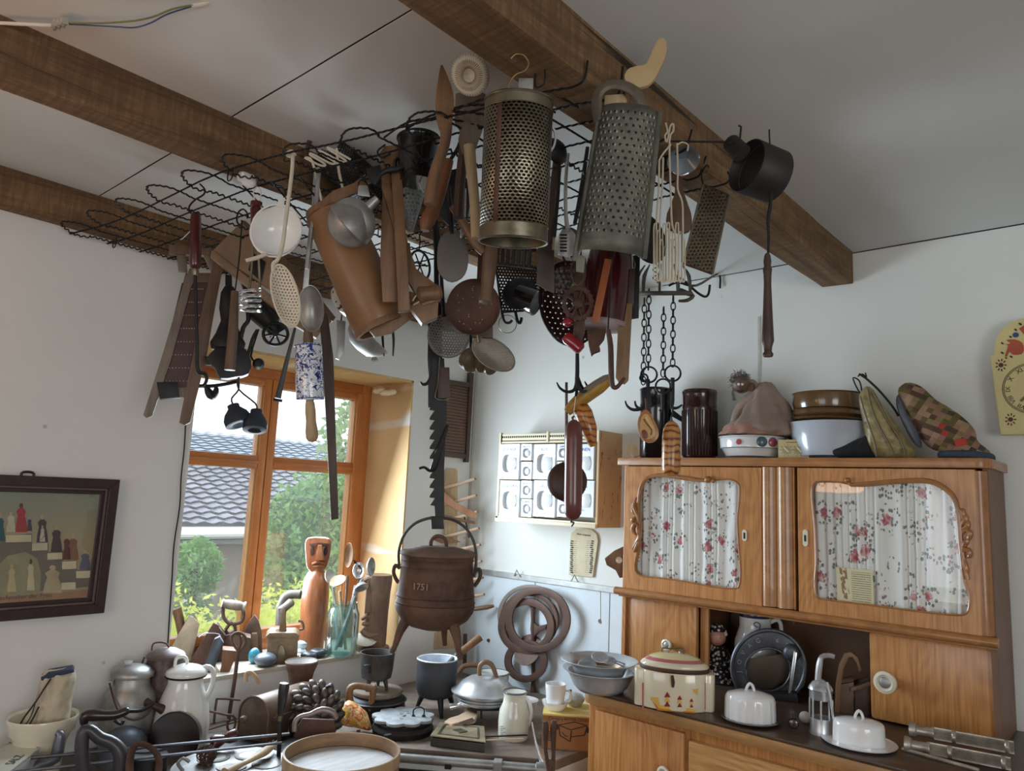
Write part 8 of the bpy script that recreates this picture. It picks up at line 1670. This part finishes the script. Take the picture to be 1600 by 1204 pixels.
h = B('grey_iron_dome', 'blue grey domed iron lid behind the black loop handle', 'lid', 190, 1190); b = h.p(190, 1190); MB().lathe(b+V((0, 0, .0)), (0, 0, 1), [(36*h.s, 0), (36*h.s, 20*h.s), (33*h.s, 32*h.s), (26*h.s, 43*h.s), (14*h.s, 50*h.s), (0, 52*h.s)], 36).build('dome', plain('blue grey iron dome', S(88, 94, 104), .45, .3), h.t)
h = B('strap_handled_basket', 'rusty flat strap handle arching over a dark tin at the bottom left', 'tin', 228, 1225); h.rod('strap', M_rust, [(206, 1204, .1), (206, 1170, .1), (212, 1150, .1), (224, 1146, .1), (240, 1154, .1), (250, 1172, .1), (246, 1204, .1)], 6, 8, 4, flat=.3); h.up('tin', M_blk, (228, 1225), [(30, 1228), (30, 1180), (28, 1178), (0, 1182)], 30)
h = B('dark_tipped_bowl', 'dark brown bowl lying on its side with its wide mouth towards the room', 'bowl', 270, 1180)
h.dish('bowl', M_hd, (272, 1150), (-.35, .1, .85), [(38, 2), (40, 0), (39, -10), (34, -26), (22, -38), (0, -42), (0, -38), (20, -34), (32, -22), (37, -2)], 36, w=.03)
# --- long rods
for a, b, lab, r in (((0, 1188), (452, 1146), 'upper long grey iron rod lying across the bench front', .005), ((20, 1206), (440, 1160), 'lower long dark iron rod lying across the bench front', .0045)):
    p0, p1 = onz(a[0], a[1], ZS+.1), onz(b[0], b[1], ZS+.1); o = tag(MB().tube([p0, p1], r, 8).build('iron_rod', metal('rod steel', S(84, 84, 90), S(116, 116, 122), .35, .8), None), lab, 'rod', 'iron rods across the bench')
# --- muffin pan with nest and brush
h = B('egg_pancake_pan', 'pale round pancake pan with shallow dimples at the front of the bench', 'pan', 350, 1230)
zp = ZS+.04; c = onz(362, 1196, zp); s_ = depth(c)/FPX; M_pp = plain('pale pan metal', S(122, 120, 118), .35, .4, 0, .05)
MB().lathe(c+V((0, 0, -.025)), (0, 0, 1), [(0, 0), (80*s_, 0), (86*s_, .02), (88*s_, .026), (84*s_, .024), (0, .022)], 48).build('pan', M_pp, h.t)
for k in range(7):
    a = 2*PI*k/6; q = c if k == 6 else c+V((52*s_*math.cos(a), 52*s_*math.sin(a), 0)); MB().lathe(q+V((0, 0, -.002)), (0, 0, 1), [(22*s_, 0), (23*s_, .002), (21*s_, .001), (12*s_, -.0005), (0, -.0008)], 24).build('dimple', plain('dimple grey', S(88, 80, 70), .4, .4), h.t)
h.rod('ear', M_pp, [(286, 1204), (278, 1192), (286, 1184), (296, 1190)], 2.6)
nb = thing('wire_nest', 'small tangled ball of brown scouring wire lying in the pancake pan', 'scourer', onz(322, 1190, zp)); m = MB(); c2 = onz(322, 1190, zp)
for k in range(46):
    a = rng.normal(size=3); a /= np.linalg.norm(a); b_ = rng.normal(size=3); b_ -= a*a.dot(b_); b_ /= np.linalg.norm(b_); rr = .018+.012*rng.random(); m.tube([c2+V((0, 0, .022))+V(a)*(rr*math.cos(t))*1.2+V(b_)*(rr*math.sin(t)) for t in [5*i/9 for i in range(10)]], .0013, 4)
stuff(m.build('wire_tangle', M_rust, nb))
h = B('pastry_brush', 'pale wooden pastry brush lying across the pancake pan', 'brush', 400, 1215); q = [onz(352, 1206, zp+.01), onz(376, 1194, zp+.016), onz(392, 1186, zp+.016), onz(410, 1176, zp+.02), onz(424, 1166, zp+.022)]
MB().tube(sm(q, 4), [s_*np.interp(i/16, [0, .3, .55, .8, 1], [9, 5, 6, 9, 6]) for i in range(17)], 12, flat=.7).build('handle', M_w4, h.t); m = MB()
for k in range(60): a0 = q[4]; d_ = (q[4]-q[3]).normalized(); j = V(rng.normal(size=3))*.004; m.tube([a0+j, a0+d_*.035+j*1.8], .0006, 4)
stuff(m.build('bristles', M_string, h.t))
h = B('turned_rolling_knob', 'reddish brown turned wooden knob handle before the tin roaster', 'handle tool', 340, 1180); h.lathe('handle', M_redw, (330, 1150), (372, 1140), [(0, 0), (9, .05), (11, .2), (8, .4), (6, .5), (9, .65), (10, .9), (6, 1)], 16, wa=.08, wb=.05)
# --- hand sieve
h = B('round_hand_sieve', 'big round bentwood flour sieve with a woven wire bottom at the front of the bench', 'sieve', 535, 1235)
c = onz(535, 1172, ZS+.115); s_ = depth(c)/FPX; Rr = 89*s_; M_bent = wood('bent sieve wood', S(136, 104, 76), S(174, 142, 108), (5, 5, 30), .5)
MB().lathe(V((c.x, c.y, ZS+.003)), (0, 0, 1), [(Rr, 0), (Rr, .112), (Rr-.005, .112), (Rr-.005, 0)], 64, close=True).build('hoop', M_bent, h.t); MB().lathe(V((c.x, c.y, ZS+.115)), (0, 0, 1), [(Rr+.002, -.035), (Rr+.002, .0), (Rr, .001), (Rr, -.035)], 64, close=True).build('hoop_band', M_w4, h.t)
def mesh_mat():
    m, N, L, P = newmat('woven wire cloth'); v = coords(N, L); sp = N.new('ShaderNodeSeparateXYZ'); L.new(v, sp.inputs[0])
    a = math_n(N, L, 'SINE', math_n(N, L, 'MULTIPLY', sp.outputs[0], 2400)); b = math_n(N, L, 'SINE', math_n(N, L, 'MULTIPLY', sp.outputs[1], 2400)); f = math_n(N, L, 'MAXIMUM', a, b); n = noise_t(N, L, coords(N, L, (40, 6, 1)), 1, 3)
    L.new(ramp(N, L, math_n(N, L, 'MULTIPLY_ADD', n, .7, math_n(N, L, 'MULTIPLY', f, .3)), [(.2, S(150, 146, 144)), (.7, S(222, 220, 218))]), P.inputs['Base Color']); P.inputs['Metallic'].default_value = .0; P.inputs['Roughness'].default_value = .5; return m
MB().lathe(V((c.x, c.y, ZS+.072)), (0, 0, 1), [(Rr-.005, 0), (Rr*.5, -.004), (0, -.006)], 64, cap=False).build('wire_cloth', mesh_mat(), h.t); MB().lathe(V((c.x, c.y, ZS+.072)), (0, 0, 1), [(Rr-.004, 0), (Rr-.006, .002), (Rr-.006, -.002)], 64, close=True).build('cloth_ring', M_w3, h.t)
# --- orange packet and wooden saw handle
h = B('orange_printed_packet', 'bright orange and yellow printed paper packet behind the hand sieve', 'packet', 555, 1145)
def pack():
    m, N, L, P = newmat('orange print'); n = noise_t(N, L, coords(N, L), 34, 3, .5, 1.5); L.new(ramp(N, L, n, [(.36, S(226, 170, 60)), (.47, S(236, 222, 190)), (.53, S(232, 120, 40)), (.64, S(186, 40, 34))], 'CONSTANT'), P.inputs['Base Color']); P.inputs['Roughness'].default_value = .35; return m
bag(h, [(524, 1122), (530, 1106), (544, 1094), (558, 1100), (572, 1112), (578, 1126), (580, 1140), (560, 1136), (530, 1132)], 34, pack(), 'packet', amp=.1)
h = B('wooden_plane_handle', 'pale wooden saw style handle standing behind the orange packet', 'handle tool', 570, 1130); h.rod('handle', M_w1, [(552, 1104), (546, 1092), (547, 1076), (556, 1071), (572, 1073), (582, 1075), (588, 1072)], [5, 6, 6, 5, 5, 6, 5], 10); h.rod('handle', M_w1, [(583, 1074), (582, 1090), (578, 1106), (582, 1112)], [6, 5, 5, 5], 10)
# --- little three legged pot on an iron stand
h = B('round_iron_stand', 'round dark iron pot stand with a wooden disc top in the corner', 'stand', 588, 1118)
h.up('drum', M_blk, (588, 1118), [(44, 1120), (46, 1110), (44, 1096), (46, 1092), (44, 1088), (38, 1084), (38, 1080), (0, 1080)], 44); h.up('ring', M_iron, (588, 1118), [(44, 1094), (47, 1091), (44, 1089)], 44); h.up('disc_top', M_w5, (588, 1118), [(39, 1082), (40, 1079), (39, 1076), (0, 1076)], 44); hs2 = h
h = H('small_three_legged_pot', 'small grey iron three legged pouring pot standing on the round iron stand', 'pot', 588, 1076, P=hs2.p(588, 1076))
h.up('body', M_iron, (588, 1062), [(0, 1060), (18, 1060), (23, 1057), (25, 1045), (26.5, 1022), (28, 1018), (26, 1018), (24, 1030), (22, 1052), (0, 1056)], 36)
for a in (-2.3, -.5, 1.4): e = h.f.R*math.cos(a)-h.f.n*math.sin(a); q = h.p(588, 1058); MB().tube([q+e*(15*h.s), q+e*(18*h.s)+V((0, 0, -9*h.s)), q+e*(20*h.s)+V((0, 0, -18*h.s))], [4*h.s, 3*h.s, 2*h.s], 8).build('leg', M_iron, h.t)
h.rod('lip', M_iron, [(570, 1035, .058), (585, 1032, .06), (602, 1026, .05), (615, 1018, .02)], 1.6); h.rod('lug', M_blk, [(578, 1034, .062), (578, 1046, .062)], 2.6, 8, 0)
# --- three legged saucepan
h = B('three_legged_saucepan', 'grey iron three legged saucepan with white enamel inside and a wooden handle', 'saucepan', 682, 1112)
h.up('body', metal('blue grey iron', S(58, 60, 64), S(76, 78, 82), .5, .3, 12, .05), (682, 1090), [(0, 1090), (18, 1089), (27, 1085), (31, 1075), (32, 1050), (32, 1031), (33, 1028), (30.5, 1028)], 44); h.up('inside', plain('bluish enamel', S(206, 216, 226), .2, 0, .4, .03), (682, 1090), [(31, 1028.5), (29.5, 1040), (27, 1078), (0, 1080)], 44); h.up('rim', plain('white rim', S(224, 226, 228), .2, 0, .4), (682, 1090), [(31.5, 1030), (33, 1028.5), (31.5, 1027), (30, 1028.5)], 44)
for a, ln in ((-2.6, 22), (-.65, 34), (1.3, 20)):
    e = h.f.R*math.cos(a)-h.f.n*math.sin(a)*-1; q = h.p(682, 1086); zb = max(ZS, q.z-ln*h.s); MB().tube([q+e*(24*h.s), V((*(q+e*(30*h.s)).xy, (q.z+ZS)/2)), V((*(q+e*(35*h.s)).xy, ZS+.002))], [5*h.s, 4*h.s, 2.6*h.s], 8).build('leg', M_blk, h.t)
h.rod('socket', M_iron, [(702, 1040, -.04), (712, 1032, -.06), (720, 1024, -.07)], [5, 6, 6.5], 12); h.rod('wooden_handle', M_w1, [(718, 1026, -.07), (735, 1015, -.10), (752, 1003, -.12)], [5.5, 6, 6.5], 12)
# --- aluminium pan with domed lid on a small stove
h = B('aluminium_lidded_pan', 'shallow aluminium pan with a domed lid and arched brown handle', 'pan', 760, 1126)
h.up('pan', M_alu, (757, 1098), [(30, 1099), (38, 1096), (42, 1084), (50, 1078), (46, 1080), (0, 1084)], 48)
for k in range(3): h.up('ridge', M_alu, (757, 1098), [(39+2*k, 1095-5*k), (43+2*k, 1093-5*k), (41+2*k, 1091-5*k)], 48)
lid = h.up('lid', M_alu, (757, 1098), [(52, 1080), (53, 1077.5), (46, 1074), (38, 1065), (26, 1058), (12, 1055), (0, 1054)], 48)
h.rod('lid_handle', M_w1, [(749, 1056), (750, 1040), (758, 1034), (768, 1038), (774, 1052), (778, 1069)], [3.4, 3.6, 4, 4, 3.6, 3.4], 8, 4); h.rod('stand_leg', M_rust, [(752, 1100), (752, 1122)], 1.6, 6, 0)
h.rod('gas_knob', M_steel, [(704, 1102, .02), (716, 1100, .02), (724, 1098, .02), (742, 1098, .02)], [6, 4, 6, 6], 12); h.slab('burner_plate', M_blk, [(735, 1104), (790, 1104), (788, 1097), (735, 1098)], 60, -.02)
pz = h.p(757, 1100).z
for a in (0, 2.1, 4.2): e = h.f.R*math.cos(a)+h.f.n*math.sin(a); q = h.p(757, 1104); MB().tube([q+e*(26*h.s), V((*(q+e*(28*h.s)).xy, ZS+.001))], .005, 6).build('foot', M_blk, h.t)
h = B('white_pan_with_brown_handle', 'white enamel pan with a brown loop handle half hidden behind the aluminium lid', 'pan', 770, 1085)
h.up('pan', M_wht, (770, 1080), [(0, 1080), (20, 1080), (24, 1066), (25, 1050), (23, 1050), (0, 1060)], 36); h.rod('handle', M_w1, [(716, 1052, -.02), (724, 1042, -.02), (740, 1040, -.02), (752, 1042, -.02)], 4); h.up('green_rim', plain('green rim', S(110, 128, 116), .3), (770, 1080), [(24.5, 1052), (26, 1050.5), (24.5, 1049)], 36)
# --- wafer iron
h = B('scalloped_waffle_iron', 'round grey scalloped waffle iron with a wire handle and worn lettering', 'waffle iron', 630, 1150)
cw_ = onz(630, 1122, ZS+.05); s_ = depth(cw_)/FPX; sc = [cw_+V(((41+8*abs(math.sin(4.5*t)))*s_*math.cos(t), (41+8*abs(math.sin(4.5*t)))*s_*math.sin(t), 0)) for t in [2*PI*i/108 for i in range(108)]]
top_ = MB().ext(sc, (0, 0, .012)).build('top_plate', metal('dusty grey plate', S(140, 144, 146), S(172, 176, 178), .6, .2, 22, .3), h.t, 30, .003)
MB().lathe(V((cw_.x, cw_.y, ZS)), (0, 0, 1), [(46*s_, 0), (48*s_, .02), (45*s_, .035), (47*s_, .048), (0, .049)], 44).build('body', M_blk, h.t); e = ed
hn = cw_+ed*(24*s_)+V((0, 0, .012)); MB().tube(sm([hn-RT*(8*s_), hn-RT*(8*s_)+V((0, 0, .026)), hn+V((0, 0, .036)), hn+RT*(8*s_)+V((0, 0, .026)), hn+RT*(8*s_)], 4), .0028, 8).build('wire_handle', M_blk, h.t)
for q in (-8, 8): MB().lathe(hn+RT*(q*s_), (0, 0, 1), [(.008, 0), (.006, .006), (0, .007)], 12).build('handle_foot', M_blk, h.t)
mrk = MB()
for k in range(44):
    a, b_ = rng.uniform(-30, 6), rng.uniform(-22, 22); p = cw_+RT*(a*s_)+V((-RT.y, RT.x, 0))*(b_*s_)+V((0, 0, .0122)); mrk.box(p, (.0055*rng.random()+.002, .0012, .0006), (RT, V((-RT.y, RT.x, 0)).normalized(), V((0, 0, 1))))
stuff(mrk.build('worn_lettering', M_iron, top_)); tg = (V((cw_.x, cw_.y, 0))-V((0, 0, 0))); MB().box(cw_+V((.02, .105, 0)), (.012, .014, .01)).build('hinge', M_blk, h.t, 0, .002)
# --- embossed tin box
h = B('embossed_cigar_tin', 'flat pale tin box with an embossed lozenge lid lying on the range', 'tin', 705, 1160)
zq = ZS+.035; Q = [onz(x, y, zq) for x, y in ((673, 1150), (758, 1160), (756, 1136), (688, 1130))]
MB().ext([p-V((0, 0, .034)) for p in Q], (0, 0, .03)).build('box', plain('dark tin box', S(74, 70, 64), .4, .5), h.t, 0, .002); c = sum(Q, V())/4; lid = MB().ext([c+(p-c)*1.02 for p in Q], (0, 0, .005)).build('lid', metal('pale tin lid', S(140, 126, 100), S(176, 162, 136), .4, .5), h.t, 0, .002)
o1 = resample([c+(p-c)*.78+V((0, 0, .005)) for p in Q], 40); i1 = resample([c+(p-c)*.70+V((0, 0, .005)) for p in Q], 40); MB().ring(o1, i1, (0, 0, .003)).build('embossed_frame', M_tin, lid, 0, .001); MB().ext([c+V((0, 0, .005))+(Q[i]+Q[(i+1) % 4]-2*c)*.16 for i in range(4)], (0, 0, .003)).build('lozenge', M_tin, lid, 0, .001)
# --- wooden clip tool
h = B('carved_wooden_clamp', 'pale carved wooden clamp with a dark slot lying before the aluminium pan', 'clamp', 720, 1140); zq = ZS+.03
lp_ = [onz(x, y, zq) for x, y in ((694, 1134), (702, 1128), (716, 1124), (730, 1116), (722, 1106), (728, 1102), (742, 1112), (746, 1122), (742, 1130), (720, 1134), (706, 1138))]; MB().ext(lp_, (0, 0, .018)).build('clamp', M_peg, h.t, 0, .003); MB().ext([onz(x, y, zq+.0182) for x, y in ((718, 1128), (738, 1121), (742, 1126), (724, 1132))], (0, 0, .001)).build('slot', M_w3, h.t, 0); MB().bb((lp_[3].x-.02, lp_[3].y-.02, ZS), (lp_[3].x+.02, lp_[3].y+.02, zq)).build('foot', M_w2, h.t, 0)
# --- white measuring pitcher
h = B('cream_measuring_jug', 'cream enamel measuring jug with a dark rim and grey markings on the range', 'jug', 803, 1152)
h.up('body', plain('cream white enamel', S(222, 222, 206), .14, 0, .5, .03), (803, 1152), [(0, 1153), (22, 1153), (24, 1148), (24.5, 1125), (23, 1108), (18, 1096), (17, 1086), (19, 1080), (17.5, 1080), (0, 1088)], 40); h.up('rim', plain('grey rim', S(90, 96, 104), .2, 0, .4), (803, 1152), [(18, 1082), (19.8, 1080), (18, 1078.5)], 40)
h.rod('handle', M_wht, [(820, 1090), (826, 1096), (830, 1112), (826, 1130), (820, 1142)], 3.2)
for k in range(7): h.slab('marking', plain('grey marks', S(140, 146, 146), .4), [(782+.2*k, 1128+3*k), (782+(8 if k % 2 else 5), 1127+3*k), (782+(8 if k % 2 else 5), 1128+3*k), (782+.2*k, 1129+3*k)], 1, .056-.001*(7-k)*0)
h = B('white_bowl_behind_jug', 'white bowl just behind the cream measuring jug', 'bowl', 820, 1125); h.up('bowl', M_wht, (818, 1125), [(0, 1125), (14, 1124), (20, 1104), (23, 1092), (21, 1092), (0, 1100)], 32)
# --- cardboard box with cups
h = B('cardboard_box', 'small brown cardboard carton with a black printed box drawing beside the buffet', 'carton', 890, 1172)
fA, fB = h.p(846, 1172), h.p(920, 1184); d_ = (fB-fA); d_.z = 0; dn = d_.normalized(); bk = V((-dn.y, dn.x, 0)); top_z = h.p(885, 1118).z
M_card = plain('brown cardboard', S(156, 108, 66), .8, 0, 0, .06, 8); cbx = MB().ext([V((fA.x, fA.y, ZS)), V((fB.x, fB.y, ZS)), V((fB.x, fB.y, top_z)), V((fA.x, fA.y, top_z))], bk*.2).build('carton', M_card, h.t, 0, .002)
W_, T_ = d_.length, top_z-ZS; cp = lambda u, v: V((fA.x, fA.y, ZS))+dn*(W_*u)+V((0, 0, T_*v))-bk*.0008
def ink(pts, nm='print'): return MB().ext([cp(u, v) for u, v in pts], bk*.0006).build(nm, M_ink, cbx, 0)
def line(a, b, t=.02): A, B_ = V((*a, 0)), V((*b, 0)); n_ = (B_-A).normalized(); n_ = V((-n_.y, n_.x, 0))*t/2; return ink([(A+n_)[:2], (B_+n_)[:2], (B_-n_)[:2], (A-n_)[:2]])
for a, b in (((.35, .72), (.68, .84)), ((.68, .84), (.95, .76)), ((.95, .76), (.6, .6)), ((.6, .6), (.35, .72)), ((.35, .70), (.38, .42)), ((.38, .42), (.6, .26)), ((.6, .26), (.62, .58)), ((.62, .40), (.9, .48)), ((.9, .48), (.95, .74))): line(a, b, .025)
line((.5, .40), (.42, .52), .02); line((.55, .42), (.5, .40), .02); ink([(.18, .58), (.34, .58), (.34, .74), (.18, .74)]); ink([(.94, .54), (.99, .55), (.99, .72), (.94, .70)]); text('Country', .017, cp(.28, .90), dn, (0, 0, 1), M_ink, 'lettering', cbx, .0003); text('BUTTER COOKIES', .013, cp(.75, .90), dn, (0, 0, 1), M_ink, 'lettering', cbx, .0003)
for k in range(5): line((.06+.0*k, .50-.06*k), (.28, .50-.06*k), .025)
MB().ext([V((fA.x, fA.y, top_z))-bk*.01, V((fB.x, fB.y, top_z))-bk*.005, V((fB.x, fB.y, top_z))+bk*.19, V((fA.x, fA.y, top_z))+bk*.2], (0, 0, .006)).build('yellow_paper', plain('yellow paper', S(222, 200, 120), .7, 0, 0, .08), h.t, 0)
tp = V((fA.x, fA.y, top_z+.0065))
h2 = H('white_porcelain_cup', 'white porcelain cup with a fine handle on the cardboard carton', 'cup', 862, 1100, P=tp+dn*.045+bk*.06)
cx, cy = 862, 1104
s2 = h2.s; b = h2.f.A
MB().lathe(b, (0, 0, 1), [(0, 0), (14*s2, 0), (19*s2, 6*s2), (21*s2, 12*s2), (19*s2, 11*s2), (13*s2, 4*s2), (0, 3*s2)], 32).build('saucer', M_porc, h2.t); MB().lathe(b+V((0, 0, 5*s2)), (0, 0, 1), [(0, 0), (11*s2, 0), (14*s2, 6*s2), (15.5*s2, 18*s2), (16.5*s2, 33*s2), (15*s2, 33*s2), (14*s2, 12*s2), (0, 4*s2)], 32).build('cup', M_porc, h2.t)
MB().tube(sm([b+h2.f.R*(15*s2)+V((0, 0, 28*s2)), b+h2.f.R*(23*s2)+V((0, 0, 26*s2)), b+h2.f.R*(23*s2)+V((0, 0, 14*s2)), b+h2.f.R*(14*s2)+V((0, 0, 10*s2))], 4), 2*s2, 8).build('handle', M_porc, h2.t)
h2 = H('grey_lidded_bowl', 'small grey glazed bowl behind the white porcelain cup on the carton', 'bowl', 888, 1110, P=tp+dn*.12+bk*.13); b = h2.f.A; MB().lathe(b, (0, 0, 1), [(0, 0), (10*s2, 0), (16*s2, 8*s2), (17*s2, 12*s2), (12*s2, 17*s2), (5*s2, 20*s2), (0, 21*s2)], 28).build('bowl', plain('grey glaze', S(176, 178, 172), .25, 0, .3), h2.t)
# --- tongs and thin tools at the range front
h = B('curling_tongs', 'pair of rusty iron curling tongs standing in front of the cardboard carton', 'tongs', 860, 1204); h.rod('arm', M_rust, [(852, 1116, .08), (853, 1128, .08), (853, 1160, .08), (860, 1204, .08)], [4, 5, 3, 3.4], 8, 2); h.rod('arm', M_rust, [(866, 1114, .08), (865, 1128, .08), (865, 1165, .08), (864, 1204, .08)], [4, 5, 3, 3.4], 8, 2); h.dish('pivot', M_rust, (862, 1178), (0, 0, 1), [(0, -3), (5, -2), (5, 3), (0, 4)], 14, w=.085)
h = B('steel_table_knife', 'steel knife with a rounded handle leaning down the front of the range', 'knife', 850, 1180); h.rod('knife', M_steel, [(832, 1120, .06), (838, 1150, .07), (848, 1178, .08), (853, 1188, .08)], [1.4, 2, 4.5, 5], 10)
h = B('thin_iron_skewers', 'two thin iron skewers lying level before the cream measuring jug', 'skewer', 780, 1160); zq = ZS+.03
for a, b_ in (((748, 1151), (824, 1148)), ((758, 1156), (818, 1154))): MB().tube([onz(a[0], a[1], zq), onz(b_[0], b_[1], zq)], .003, 7).build('skewer', M_blk if a[0] < 750 else M_peg, h.t)
# black sheet added as dark clutter ground between the tools
h = B('dark_ground_sheet', 'black sheet added as dark clutter ground under the tools at the middle of the bench', 'tray', 440, 1190)
o1 = [onz(x, y, ZS+.004) for x, y in ((290, 1164), (470, 1140), (560, 1190), (330, 1240))]; MB().ext(o1, (0, 0, .006)).build('sheet', M_blk, h.t, 0, .001)

for o in bpy.data.objects:
    if '_o' in o: del o['_o']
